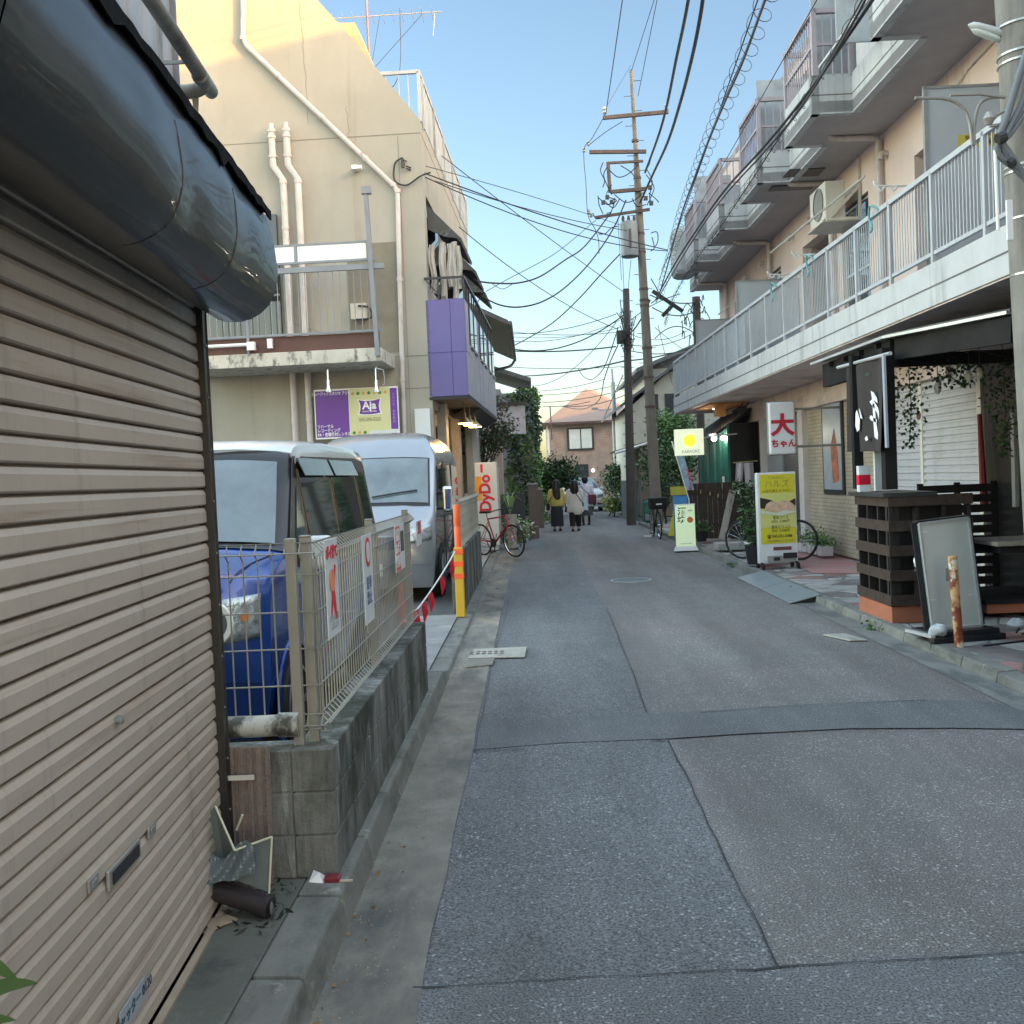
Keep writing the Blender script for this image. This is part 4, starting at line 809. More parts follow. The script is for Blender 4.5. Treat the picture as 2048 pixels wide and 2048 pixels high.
for s in (1, -1):
    sidepanel(kv, [(.66, 1.06), (1.16, 1.68), (3.3, 1.70), (3.36, 1.04), (2.0, 1.02)], hwk, M('gloss_black_pillar', (.02, .02, .022), rough=.25), 'window_surround', .004, .005, s)
    for poly in ([(.82, 1.1), (1.1, 1.5), (1.12, 1.1)], [(1.2, 1.1), (1.2, 1.6), (1.95, 1.63), (1.95, 1.1)], [(2.05, 1.1), (2.05, 1.63), (2.8, 1.63), (2.82, 1.1)], [(2.9, 1.12), (2.9, 1.6), (3.2, 1.58), (3.24, 1.12)]):
        sidepanel(kv, poly, hwk, GLASSD, 'side_window', .011, .005, s)
    for y0, y1 in ((1.2, 1.96), (2.04, 2.8)):
        b = B(); b.prism([(s*(hwk(1.66)+.015), y0, 1.67), (s*(hwk(1.55)+.05), y0, 1.56), (s*(hwk(1.55)+.055), y0, 1.56), (s*(hwk(1.66)+.025), y0, 1.67)], (0, y1-y0, 0)); b.build('rain_visor', M('smoked_visor', (.12, .14, .15), rough=.1), kv)
    b = B(); b.box(*((.76, .92) if s > 0 else (-.92, -.76)), .9, 1.0, 1.0, 1.2); mr_ = b.build('mirror', WROOF, kv, bevel=.04, seg=4)
    b = B(); b.box(*((.70, .78) if s > 0 else (-.78, -.7)), .93, .97, 1.02, 1.06); b.build('mirror_arm', BLACK, mr_)
    # headlight
    b = B()
    def hl(u, v, s=s):
        x = .36+.345*u; return surf_front(KPROF, .7375, s*x, .70+.22*v+.03*u, .018)
    b.grid(hl, 10, 6); h = b.build('headlight', M('headlight_glass', (.36, .4, .42), rough=.07, spec=1, bump=.5, bscale=45, metal=.5, var=.5, scale=22), kv, smooth=True, sol=.02)
    b = B(); b.lathe([(.085, 0), (.11, -.004), (.115, .01), (.085, .02)], (s*.49, surf_front(KPROF, .7375, .49, .82)[1]-.014, .82), 28, axis='Y', cap=False); b.build('halo_ring', M('halo_white', (.8, .82, .78), rough=.2), h, smooth=True)
    b = B(); b.lathe([(.082, -.002), (.05, .0), (.03, -.008)], (s*.49, surf_front(KPROF, .7375, .49, .82)[1]-.012, .82), 24, axis='Y'); b.build('lens', CHROME, h, smooth=True)
    b = B(); b.lathe([(.022, 0), (.022, .012)], (s*.64, surf_front(KPROF, .7375, .64, .84)[1]-.022, .84), 12, axis='Y'); b.build('indicator', M('amber_lens', (.7, .2, .05)), h)
    for (y, r) in ((.64, .28), (3.4-.62, .28)):
        b = B(); x0 = .7375; b.lathe([(r+.055, 0), (r+.055, .006)], (s*x0 if s > 0 else s*x0-.006, y, r+.0), 32, axis='X'); b.build('wheel_arch', M('arch_black', (.01, .01, .012), rough=.9), kv)
        b = B(); b.lathe([(r+.05, 0), (r+.095, 0), (r+.085, .012), (r+.055, .014)], (s*x0 if s > 0 else s*x0-.012, y, r), 32, axis='X', cap=False); b.build('arch_lip', BLUE, kv, smooth=True)
        wheel(kv, s*(x0-.06), y, r, .16, s)
b = B(); b.tube([surf_top(KPROF, .7375, hwk, .56+.08*k/6, .1+.55*k/6, .003) for k in range(7)], .004, 5); b.build('hood_seam', BLACK, kv)
b = B(); b.box(-.34, .34, -.015, .06, .7, .86); b.build('grille', M('dark_grille', (.03, .03, .035), rough=.4), kv, bevel=.02)
b = B(); b.box(-.17, .17, -.035, -.02, .4, .56); pt_ = b.build('licence_plate', M('yellow_plate', (.6, .5, .08)), kv)
# --- silver high-roof van
SILV = M('silver_car_paint', (.30, .325, .36), rough=.25, metal=.5, var=.03, bump=0, coat=.6)
hws = lambda z: .8+.045*min(1, max(0, (z-.2)/.5)) if z < 1.15 else .845-.02*(z-1.15)/.75 if z < 1.9 else .825-.22*((z-1.9)/.35)**1.5
SPROF = [(0, .5), (.02, .75), (.07, .95), (.2, 1.1), (.42, 1.22), (.55, 1.4), (.78, 1.8), (.92, 1.95), (1.1, 2.13), (1.3, 2.22), (1.6, 2.26), (3.0, 2.27), (4.3, 2.25), (4.55, 2.18), (4.66, 1.9), (4.7, 1.2), (4.7, .5)]
sv, _b = van('parked_van', 'silver high-roof van parked behind the blue minivan', 'van', (-2.12, 12.75, .05), 4.7, .845,
    SPROF, hws, SILV)
wsc(sv, SPROF, .845, hws, .44, .86, .075, M('black_rubber_trim', (.02, .02, .022), rough=.5), 'windscreen_surround', .006); wsc(sv, SPROF, .845, hws, .46, .84, .1)
b = B(); b.tube([surf_top(SPROF, .845, hws, x, .5+.02*k, .03) for k, x in enumerate((.0, .2, .4, .6))], .012, 5); b.tube([surf_top(SPROF, .845, hws, x, .5+.02*k, .03) for k, x in enumerate((-.6, -.4, -.2))], .012, 5); b.build('wiper', BLACK, sv)
for s in (1, -1):
    for poly in ([(.75, 1.22), (1.0, 1.78), (1.6, 1.82), (1.6, 1.2)], [(1.75, 1.2), (1.75, 1.82), (3.1, 1.82), (3.1, 1.2)], [(3.2, 1.2), (3.2, 1.82), (4.45, 1.8), (4.5, 1.2)]): sidepanel(sv, poly, hws, GLASSD, 'side_window', .008, .005, s)
    b = B(); b.box(*sorted((s*.845, s*.86)), 1.0, 4.6, 1.08, 1.11); b.box(*sorted((s*.84, s*.855)), .95, 4.6, .2, .26); b.build('side_moulding', M('dark_moulding', (.1, .11, .12)), sv)
    b = B(); b.box(*sorted((s*.92, s*1.06)), .62, .72, 1.15, 1.5); mr_ = b.build('mirror', CHROME, sv, bevel=.04, seg=3); b = B(); b.tube([(s*.82, .75, 1.4), (s*.95, .68, 1.42)], .02, 6); b.tube([(s*.82, .75, 1.2), (s*.95, .68, 1.2)], .02, 6); b.build('mirror_arm', BLACK, mr_)
    b = B(); b.grid(lambda u, v, s=s: surf_front(SPROF, .845, s*(.5+.3*u), .78+.2*v+.04*u, .012), 8, 5); b.build('headlight', M('headlight_glass', (.6, .65, .68)), sv, smooth=True, sol=.02)
    for y in (.95, 3.55):
        b = B(); b.lathe([(.4, 0), (.4, .006)], (s*.838 if s > 0 else s*.838-.006, y, .33), 32, axis='X'); b.build('wheel_arch', M('arch_black', (.01, .01, .012)), sv); wheel(sv, s*.78, y, .33, .18, s)
    for y in (1.68, 3.15): b = B(); b.box(*sorted((s*.84, s*.857)), y, y+.01, .35, 1.85); b.build('door_seam', BLACK, sv)
b = B(); b.box(-.5, .5, -.02, .05, .7, .9); b.build('grille', CHROME, sv, bevel=.02)
b = B(); b.box(-.17, .17, -.04, -.02, .38, .54); b.build('licence_plate', WHITE, sv)
# --- white car far down the street
wc_hw = lambda z: .8+.05*min(1, max(0, (z-.2)/.4)) if z < .85 else .85-.24*((z-.85)/.6)
WPROF = [(0, .45), (.03, .62), (.15, .75), (.5, .88), (1.0, .96), (1.15, 1.05), (1.7, 1.38), (1.95, 1.45), (2.8, 1.46), (3.6, 1.3), (3.95, .95), (4.1, .5)]
wc, _b = van('parked_car', 'white hatchback facing the camera at the far end of the street', 'car', (2.35, 43.5, 0), 4.1, .85,
    [(0, .45), (.03, .62), (.15, .75), (.5, .88), (1.0, .96), (1.15, 1.05), (1.7, 1.38), (1.95, 1.45), (2.8, 1.46), (3.6, 1.3), (3.95, .95), (4.1, .5)], wc_hw, M('white_pearl_paint', (.75, .77, .78), rough=.2, bump=0, var=.02, coat=.5), rz=.1)
wsc(wc, WPROF, .85, wc_hw, 1.08, 1.85, .06, o=.02)
for s in (1, -1):
    sidepanel(wc, [(1.5, 1.0), (2.0, 1.36), (3.0, 1.36), (3.5, 1.0)], wc_hw, GLASSD, 'side_window', .008, .005, s)
    b = B(); b.grid(lambda u, v, s=s: surf_front(WPROF, .85, s*(.45+.35*u), .6+.12*v+.05*u, .015), 8, 4); b.build('headlight', M('headlight_glass', (.6, .65, .68)), wc, smooth=True, sol=.02)
    b = B(); b.box(*sorted((s*.88, s*1.02)), 1.35, 1.45, .93, 1.05); b.build('mirror', WHITE, wc, bevel=.03)
    for y in (.85, 3.3): wheel(wc, s*.77, y, .3, .17, s)
b = B(); b.box(-.4, .4, -.03, .04, .28, .42); b.box(*(.5, .75), .05, .1, .3, .38); b.box(-.75, -.5, .05, .1, .3, .38); b.build('grille', BLACK, wc)
b = B(); b.box(-.17, .17, -.05, -.03, .42, .54); b.build('licence_plate', WHITE, wc)
# ================================================================== RIGHT APARTMENT BUILDING
RZ = .008; RO = Vector((3.91, 0, 0))
RBM = Matrix.Translation(RO) @ Matrix.Rotation(RZ, 4, 'Z'); RBI = RBM.inverted()
RB = T('apartment_building', 'pale pink three-storey apartments with grey balconies over the shops, right side', 'building', tuple(RO), RZ)
def rw(v): return RBM @ Vector(v)
def rx(px, py, xl):     # pixel -> local point on plane local x = xl
    X = RO.x+xl
    for _ in range(3): p = AX(px, py, X); X = RO.x+xl-sin(RZ)*p.y
    return RBI @ p
PINK = M('pale_pink_render', (.62, .51, .465), rough=.85, var=.06, scale=.9, bump=.15, bscale=40, dirt=[((.34, .29, .27), (2, 2, .3), .56, .74)])
GRYR = M('grey_balcony_render', (.46, .475, .49), rough=.8, var=.09, bump=.15, bscale=40, dirt=[((.28, .29, .3), (5, 5, .5), .52, .7), ((.16, .15, .14), (2.5, 2.5, 7), .62, .76), ((.30, .24, .2), (9, 9, .8), .66, .76)])
GSOF = M('grey_soffit', (.36, .34, .35), rough=.85, var=.08)
WX = 1.25; Y0, Y1 = -4, 25.6
b = B()
# upper walls with window and recess openings (second floor z 3.6-5.9, third 6.5-8.9)
def wall_band(z0, z1, openings):
    y = Y0
    for (a, c, za, zb) in openings:
        if a > y: b.box(WX, WX+.15, y, a, z0, z1)
        if za > z0: b.box(WX, WX+.15, a, c, z0, za)
        if zb < z1: b.box(WX, WX+.15, a, c, zb, z1)
        y = c
    b.box(WX, WX+.15, y, Y1, z0, z1)
# openings in order (near -> far)
o2 = [(8.4, 9.6, 3.75, 5.7), (10.4, 11.5, 3.6, 5.55), (12.0, 13.0, 3.6, 5.5), (14.7, 15.9, 3.75, 5.55), (16.6, 18.1, 3.6, 5.5), (19.6, 20.8, 3.6, 5.5), (22.6, 23.8, 3.7, 5.5)]
wall_band(3.5, 6.2, o2); wall_band(6.2, 8.9, [(9.5, 10.8, 6.6, 8.3), (13.2, 14.4, 6.6, 8.4), (17.4, 18.6, 6.6, 8.4), (21.4, 22.6, 6.6, 8.4)])
b.box(WX, WX+.15, Y0, Y1, 2.85, 3.5); b.box(WX+.15, 9, Y1-.15, Y1, 0, 8.9); b.box(WX, 9, Y0, Y0+.15, 0, 8.9); b.box(WX, 9, Y0+.15, Y1-.15, 8.75, 8.9)
WB = b.build('wall', PINK, RB)
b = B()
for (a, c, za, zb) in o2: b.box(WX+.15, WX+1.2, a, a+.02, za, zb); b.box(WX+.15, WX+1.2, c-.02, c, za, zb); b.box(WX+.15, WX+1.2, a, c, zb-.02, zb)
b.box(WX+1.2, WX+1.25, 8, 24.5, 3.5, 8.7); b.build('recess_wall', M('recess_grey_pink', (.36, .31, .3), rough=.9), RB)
# windows in recesses
ALU = M('aluminium_window_frame', (.55, .57, .58), rough=.35, metal=.4)
for i in (1, 3, 5, 6):
    a, c, za, zb = o2[i]; b = B(); b.box(WX+.05, WX+.09, a+.04, c-.04, za+.02, zb-.04); wn = b.build('window', GLASSD, RB)
    b = B()
    for yy in (a+.04, (a+c)/2, c-.06): b.box(WX+.03, WX+.05, yy, yy+.03, za+.02, zb-.04)
    for zz in (za+.02, za+.75, zb-.07): b.box(WX+.03, WX+.05, a+.04, c-.03, zz, zz+.03)
    b.build('window_frame', ALU, wn)
# downpipes, wall vents
for y in (9.2, 14.05, 16.2, 20.2, 24.4):
    b = B(); b.tube([(WX-.07, y, 3.6), (WX-.07, y, 6.02)], .045, 10); b.tube(smoothpath([(WX-.07, y, 6.0), (WX-.12, y, 6.08), (WX-.6, y, 6.1), (WX-.72, y, 6.12), (WX-.75, y, 6.22)], 4), .04, 10); b.build('downpipe', PVC, RB, smooth=True)
for y in (8.9, 11.7, 13.9, 17.4, 18.6, 20.9, 22.3):
    b = B(); b.tube(smoothpath([(WX, y, 5.82), (WX-.08, y, 5.83), (WX-.1, y, 5.75)], 3), .04, 8); b.build('wall_vent', PVC, RB, smooth=True)
b = B(); b.tube(smoothpath([(WX-.02, 11.4, 5.95), (WX-.03, 11.9, 5.75), (WX-.03, 12.2, 5.2), (WX-.03, 12.0, 4.9), (WX-.03, 12.1, 4.6)], 5), .008, 5); b.tube(smoothpath([(WX-.02, 8, 6.0), (WX-.03, 9.5, 5.9), (WX-.03, 10.3, 6.0), (WX-.03, 11.4, 5.95)], 5), .01, 5); b.build('wall_cable', PVC, RB)
# second-floor balcony: slab, fascia, railing
b = B(); b.box(.0, WX, 2.0, Y1, 3.06, 3.24); b.box(.0, .14, 2.0, Y1, 3.24, 3.46); SLB = b.build('balcony_slab', GRYR, RB, bevel=.006)
b = B(); b.box(-.004, 0, 2.0, Y1, 3.235, 3.25); b.build('fascia_groove', M('groove_dark', (.12, .12, .125), rough=.9), SLB)
b = B(); b.box(.02, WX, 2.0, Y1, 3.045, 3.06); b.build('soffit', M('pinkish_soffit', (.62, .53, .51), rough=.9, dirt=((.3, .25, .24), (1.5, 1.5, 1), .5, .7)), SLB)
RAIL = M('pale_grey_rail', (.42, .44, .47), rough=.5, var=.1, dirt=[((.18, .17, .17), (14, 14, 3), .6, .74)])
b = B(); b.bar((.05, 2.0, 4.30), (.05, Y1, 4.36), .06, .05); b.bar((.05, 2.0, 3.56), (.05, Y1, 3.56), .04, .035)
b.build('railing', RAIL, RB)
b = B(); y = 2.0
while y < Y1-.05: b.box(.046, .053, y, y+.014, 3.56, 4.31); y += .07
b.build('balusters', RAIL, RB)
for k in range(23):
    y = 2.05+k*1.07; b = B(); b.box(.02, .055, y, y+.045, 3.28, 4.33); b.build('railing_post', RAIL, RB)
b = B()
for (a, c) in ((21.8, 25.5), (19.7, 21.7), (17.6, 19.6)): b.box(.066, .072, a, c, 3.62, 4.28)
b.build('privacy_sheet', M('translucent_grey_sheet', (.3, .35, .42), rough=.4, var=.3, scale=5, dirt=((.45, .48, .52), (2, 2, .6), .55, .7)), RB)
# third-floor crenellated balcony
BAYS = [(7.6, 10.95), (13.1, 14.45), (16.1, 17.35), (19.1, 20.45), (21.9, 23.1)]
out = [(.5, 2.0)]; xin = .52
for a, c in BAYS: out += [(xin, a), (0, a), (0, c), (xin, c)]
out += [(xin, Y1)]
poly = [(x, y) for x, y in out]
b = B(); b.prism([(x, y, 6.14) for x, y in poly+[(WX, Y1), (WX, 2.0)]], (0, 0, .14)); UP = b.build('upper_balcony_slab', GSOF, RB)
def band(x0, x1, z0, z1, m, nm, par):
    b = B()
    for (xa, ya), (xb, yb) in zip(poly[:-1], poly[1:]):
        d = Vector((xb-xa, yb-ya, 0)); n = Vector((-d.y, d.x, 0)).normalized()
        if d.length < .01: continue
        p = Vector((xa, ya, 0)); q = Vector((xb, yb, 0)); e = d.normalized()*.0
        b.prism([p+n*x0+Vector((0, 0, z0)), q+n*x0+Vector((0, 0, z0)), q+n*x1+Vector((0, 0, z0)), p+n*x1+Vector((0, 0, z0))], (0, 0, z1-z0))
    return b.build(nm, m, par)
band(0, -.1, 6.12, 6.62, GRYR, 'parapet', RB); g = band(.004, -.01, 6.355, 6.367, M('groove_dark', (.12, .12, .125)), 'parapet_groove', UP)
# upper rails, screens, partitions
MAUV = M('mauve_grey_rail', (.36, .32, .35), rough=.5, var=.15)
SCRN = M('grey_screen_sheet', (.36, .4, .43), rough=.5, var=.15, dirt=((.24, .25, .27), (2, 2, 2), .5, .7)); BLUS = M('blue_plastic_sheet', (.12, .25, .5), rough=.4, var=.5, scale=6)
for i, (a, c) in enumerate(BAYS):
    b = B(); zt = 7.42 if i != 0 else 7.6
    for (p, q) in (((.05, a), (.05, c)), ((.05, a), (xin, a)), ((.05, c), (xin, c))):
        b.bar((*p, zt), (*q, zt), .06); b.bar((*p, 7.0), (*q, 7.0), .035)
        n = max(2, int((Vector(p)-Vector(q)).length/.1))
        for j in range(1, n):
            r = Vector(p).lerp(Vector(q), j/n); b.tube([(r.x, r.y, 6.6), (r.x, r.y, zt)], .01, 5)
    for p in ((.05, a), (.05, c), (xin, a)): b.box(p[0]-.03, p[0]+.03, p[1]-.03, p[1]+.03, 6.6, zt+.03)
    b.build('upper_railing', MAUV, RB)
    if i in (2,):
        b = B(); b.box(.08, .09, a+.05, c, 6.65, 7.4); b.build('wind_screen', BLUS, RB)
    if i in (1, 2, 3, 4):
        b = B(); b.box(.1, .9, a+.25 if i != 3 else a+.9, a+.28 if i != 3 else a+.93, 6.62, 7.62+.1*i if i != 3 else 7.2); b.build('balcony_partition', SCRN, RB)
    nx = BAYS[i+1][0] if i < 4 else Y1
    b = B(); b.bar((xin+.05, c, 7.15), (xin+.05, nx, 7.15), .05)
    n = int((nx-c)/.11)
    for j in range(1, n): b.tube([(xin+.05, c+j*.11, 6.6), (xin+.05, c+j*.11, 7.15)], .01, 5)
    b.build('upper_railing', MAUV, RB)
b = B(); b.box(.02, 1.2, 12.1, 12.13, 6.6, 8.75); b.build('balcony_partition', SCRN, RB)
b = B(); b.box(.04, .06, 11.0, 12.9, 6.62, 6.65); b.box(xin, xin+.03, 11.1, 12.9, 6.62, 8.3); b.build('wind_screen', M('white_slat_screen', (.5, .5, .52), rough=.5), RB)
b = B(); b.box(-.06, .5, 24.3, 25.0, 6.3, 7.5); b.build('covered_unit', SCRN, RB, bevel=.15, seg=2)
b = B(); b.box(.35, .9, 15.5, 15.9, 6.14-.012, 6.14); b.build('soffit_opening', BLACK, UP)
b = B(); b.box(.3, 1.0, 16.35, 16.62, 6.12, 6.139); b.build('drain_slot', BLACK, UP)
# partitions on the second floor (boards perpendicular to the street)
PART = M('grey_partition_board', (.38, .41, .45), rough=.6, var=.05)
for y, z1 in ((9.85, 5.19), (18.4, 5.0), (22.6, 4.95)):
    b = B(); b.box(.12, WX-.02, y, y+.02, 3.3, z1); pb = b.build('balcony_partition', PART, RB); b = B(); b.box(.1, .14, y-.01, y+.03, 3.3, z1+.02); b.box(.1, WX, y-.01, y+.03, z1, z1+.025); b.build('board_frame', GREY, pb)
    if y < 12: 
        b = B(); b.box(.42, 1.05, y-.006, y, 4.62, 4.74); st = b.build('notice_plate', M('yellow_label', (.5, .4, .08)), pb); text('非常の際はここを破って\n隣戸へ避難できます', .048, (.735, y-.009, 4.68), (1, 0, 0), (0, 0, 1), BLACK, st, sx=.95)
# laundry hanger brackets, poles and air conditioner: top-level things on the building
def rloc(v): return tuple(rw(v))
def placed(o): o.rotation_euler = (0, 0, RZ); return o
ac = T('air_conditioner', 'beige air conditioner unit hanging under the third-floor balcony', 'air conditioner', rloc((.72, 15.0, 5.2)), RZ)
AC = M('ac_beige', (.55, .53, .47), rough=.5)
b = B(); b.box(-.0, .3, 0, .78, .05, .6); b.build('casing', AC, ac, bevel=.015)
b = B(); b.lathe([(.22, -.02), (.24, -.02), (.24, 0)], (0, .32, .33), 28, axis='X', cap=False); b.lathe([(.21, -.012), (.21, -.01)], (0, .32, .33), 28, axis='X'); b.build('fan_grille', M('fan_dark', (.2, .2, .19)), ac)
b = B(); b.bar((0, -.02, .03), (.5, -.02, .03), .04); b.bar((0, .8, .03), (.5, .8, .03), .04); b.bar((.05, -.03, .05), (.5, -.03, .5), .04); b.box(-.05, .52, -.02, .8, .0, .012); b.bar((.5, -.02, 0), (.5, -.02, .9), .04); b.build('bracket', AC, ac)
for i, (y0, y1, x, z0, z1, lab) in enumerate(((12.1, 16.6, .3, 5.02, 5.12, 'long pale laundry pole, nearest to the camera on the second-floor balcony'), (19.0, 21.8, .45, 4.92, 4.95, 'laundry pole between the two farther partitions'))):
    a = rw((x, y0, z0)); e = rw((x, y1, z1)); o = B().tube([(0, 0, 0), e-a], .014, 8).build('laundry_pole', M('pole_pale', (.55, .56, .5), rough=.3, metal=.4), loc=a); tag(o, lab, 'pole', 'laundry poles on the balcony')
for y, lab in ((12.6, 'near white laundry pole hanger on the pink wall'), (16.4, 'middle white laundry pole hanger on the pink wall'), (18.0, 'far white laundry pole hanger on the pink wall')):
    t = T('pole_hanger', lab, 'hanger', rloc((WX, y, 5.0)), RZ, 'pole hangers on the pink wall'); b = B(); b.tube(smoothpath([(0, 0, 0), (-.3, 0, .02), (-.62, 0, .04), (-.66, 0, .1)], 4), .014, 6); b.build('arm', WHITE, t); b = B()
    for k in (-.25, -.42, -.58): b.tube(smoothpath([(k-.05, .0, .04), (k, 0, -.03), (k+.05, 0, .04)], 4), .012, 6)
    b.build('hook', WHITE, t)
CY = M('cyan_plastic', (.12, .35, .38), rough=.4)
for y, lab in ((10.9, 'pale blue plastic clip on the balcony rail, nearest of three'), (13.3, 'pale blue plastic clip on the rail below the window'), (15.2, 'pale blue plastic clip farthest along the balcony rail')):
    t = T('rail_clip', lab, 'clip', rloc((.02, y, 4.32)), RZ, 'plastic clips on the balcony rail'); b = B(); b.tube(smoothpath([(0, 0, 0), (-.05, .05, .06), (-.05, .14, .06), (-.04, .18, -.05), (-.04, .1, -.16), (-.04, .16, -.2)], 4), .013, 6); b.build('clip', CY, t)
# ------------------------------------------------------------ ground floor shops
BAND = M('pink_beam', (.55, .46, .44), rough=.85, dirt=((.33, .28, .26), (1.5, 1.5, 3), .5, .7))
b = B(); b.box(WX-.1, WX+.02, 12.0, Y1, 2.62, 3.04); b.box(WX-.05, WX+.02, 4, 12.0, 2.75, 3.04); b.build('beam', BAND, RB)
b = B()
for y in (18.15, 21.1, 25.3): b = B(); b.box(WX-.1, WX+.1, y, y+.3, .05, 2.62); b.build('pillar', M('white_pink_pillar', (.52, .48, .47), rough=.7), RB)
TILE = brick_mat('cream_brick_tile', (.42, .36, .27), (.38, .32, .24), (.22, .19, .15), .2, .065, .006, axis='YZ')
b = B(); b.box(WX, WX+.1, 14.4, 18.15, .12, 1.15); b.box(WX, WX+.1, 14.4, 16.1, 1.15, 2.75); b.box(WX, WX+.1, 17.2, 18.15, 1.15, 2.75); b.build('tile_wall', TILE, RB)
b = B(); b.box(WX-.03, WX+.03, 16.1, 17.2, 1.12, 2.75); pw = b.build('window', M('black_window_frame', (.02, .02, .022), rough=.5), RB)
b = B(); b.box(WX-.04, WX-.03, 16.18, 17.12, 1.2, 2.7); b.build('pane', M('pale_window_poster', (.34, .37, .42), rough=.3, var=.2), pw)
b = B(); b.prism([(WX-.045, 16.3, 1.35), (WX-.045, 16.62, 1.3), (WX-.045, 16.7, 1.9), (WX-.045, 16.5, 2.2), (WX-.045, 16.35, 1.8)], (.003, 0, 0)); b.build('poster_print', M('orange_brown_print', (.42, .14, .08), var=.5, scale=9), pw)
# grey double door beside the pillar
b = B(); b.box(WX+.02, WX+.06, 18.5, 21.05, .14, 2.6); dr = b.build('shop_door', M('dark_grey_door', (.07, .07, .075), rough=.5, var=.15, bump=.4, bscale=200), RB)
b = B(); b.box(WX-.02, WX+.02, 19.9, 21.1, .14, 2.6); b.build('door_frame', M('grey_door_frame', (.25, .27, .29), rough=.4), RB)
b = B(); b.box(WX-.04, WX-.0, 19.9, 20.9, 2.0, 2.6); b.build('transom_panel', M('pale_grey_panel', (.4, .42, .44)), RB)
# bar with green front
b = B(); b.box(.62, WX+.05, 21.9, 21.95, PZ, 2.6); b.box(WX-.0, WX+.05, 21.4, 21.9, .14, 2.6); b.build('dark_shopfront', M('black_shopfront', (.012, .012, .014), rough=.3), RB)
GRN = M('green_shop_panel', (.01, .10, .075), rough=.3, var=.3)
b = B(); b.box(.62, .66, 21.96, 25.4, .9, 2.55); gp_ = b.build('green_window', GRN, RB)
b = B()
for y in (21.9, 22.7, 23.5, 24.4, 25.35): b.box(.57, .62, y, y+.05, PZ, 2.6)
b.build('window_frame', M('teal_frame', (.02, .12, .1), rough=.4), gp_)
b = B(); b.lathe([(.09, .95), (.09, 1.2), (.03, 1.32), (.03, 1.45)], (.56, 22.4, 0), 12); b.build('white_bottle_print', tx_w, gp_)
BULB = mat('lit_white_bulb', (1, .93, .8), emit=14, var=0, bump=0)
def bulb(lab, p, e=4, r=.05, col=(1, .9, .75), nm='light_bulb', grp='lit bulbs at the green bar'):
    t = T(nm, lab, 'lamp', tuple(p), group=grp); b = B(); b.lathe([(r*.3, -r), (r*.87, -r*.5), (r, 0), (r*.87, r*.5), (r*.4, r)], n=14); b.build('bulb', BULB, t, smooth=True); b = B(); b.lathe([(r*.45, r), (r*.45, r*2.2)], n=10); b.build('socket', BLACK, t)
    l = bpy.data.lights.new('bulb_light', 'POINT'); l.energy = e; l.color = col; l.shadow_soft_size = r; lo = bpy.data.objects.new('bulb_light', l); COL.objects.link(lo); lo.parent = t; lo.location = (-r*2.5, 0, 0); return t
bulb('bright round lit bulb above the black awning of the green bar', AY(1429, 811, 23.0), 22, .09, (1, .85, .6))
bulb('lit bulb in the green shop window, left of two', AY(1428, 877, 22.8), 5, .06)
bulb('lit bulb in the green shop window, right of two', AY(1446, 876, 22.3), 5, .05)
# warm wooden underside and black awning
b = B(); b.box(.15, .95, 21.6, 23.4, 3.0, 3.04); b.box(.3, .5, 21.6, 21.9, 2.75, 3.0); o = b.build('wooden_lamp_box', M('warm_orange_wood', (.55, .25, .08), rough=.6), RB)
b = B(); b.prism([(.35, 22.0, 2.42), (WX, 22.0, 3.0), (WX, 22.0, 2.94), (.37, 22.0, 2.36)], (0, 3.3, 0)); b.build('bar_awning', M('black_awning_cloth', (.03, .03, .035), rough=.6), RB)
for y, z in ((21.5, 2.92), (21.0, 2.9)):
    p = rw((.75, y, z-.05)); t = T('wall_spotlight', ('farther' if y > 21.2 else 'nearer')+' black spotlight beside the glowing wooden box under the balcony', 'lamp', tuple(p), RZ, 'black spotlights under the balcony'); b = B(); b.tube([(-.1, .05, -.08), (.05, 0, .04)], [.07, .045], 12); b.tube([(.05, 0, .04), (.1, 0, .14)], .015, 6); b.build('lamp_body', BLACK, t)
# shirt-shaped noren
nb = T('cloth_banner', 'pale lilac split curtain hanging at the dark bar door', 'curtain', rloc((1.14, 21.8, 1.2)), RZ)
LC = M('pale_lilac_cloth', (.55, .5, .56), rough=.9, var=.05)
b = B(); b.grid(lambda u, v: (-.42+.17*u-.04*v-.02*v*u, .02*sin(u*7), .53*(1-v)), 6, 6); b.grid(lambda u, v: (-.25+.2*u+.02*v, .02*sin(u*7+1), .53*(1-v)), 6, 6); b.build('cloth', LC, nb, sol=.006)
b = B(); b.tube([(-.48, 0, .54), (.05, 0, .56)], .014, 6); b.build('rod', M('bamboo', (.4, .34, .2)), nb)
# --- illuminated vertical sign
ds = T('projecting_sign', 'white box sign with big red character projecting from the shop pillar', 'sign', tuple(AY(1562, 857, 16.2)), .0)
b = B(); b.box(-.21, .21, -.09, .09, -.42, .42); b.build('box', M('milky_sign_face', (.62, .64, .68), rough=.35, var=.02), ds, bevel=.03, seg=3)
b = B(); b.box(-.222, .222, -.05, .05, -.43, .43); b.bar((.2, 0, .3), (1.0, 0, .3), .04); b.bar((.2, 0, -.3), (1.0, 0, -.3), .04); b.build('frame', GREY, ds, bevel=.02)
RED = M('crimson_print', (.42, .012, .035), rough=.5)
text('大', .36, (.0, -.096, .03), R_, U_, RED, ds, bold=.014, sx=1.05); text('ちゃん', .135, (.01, -.096, -.25), R_, U_, RED, ds, bold=.005)
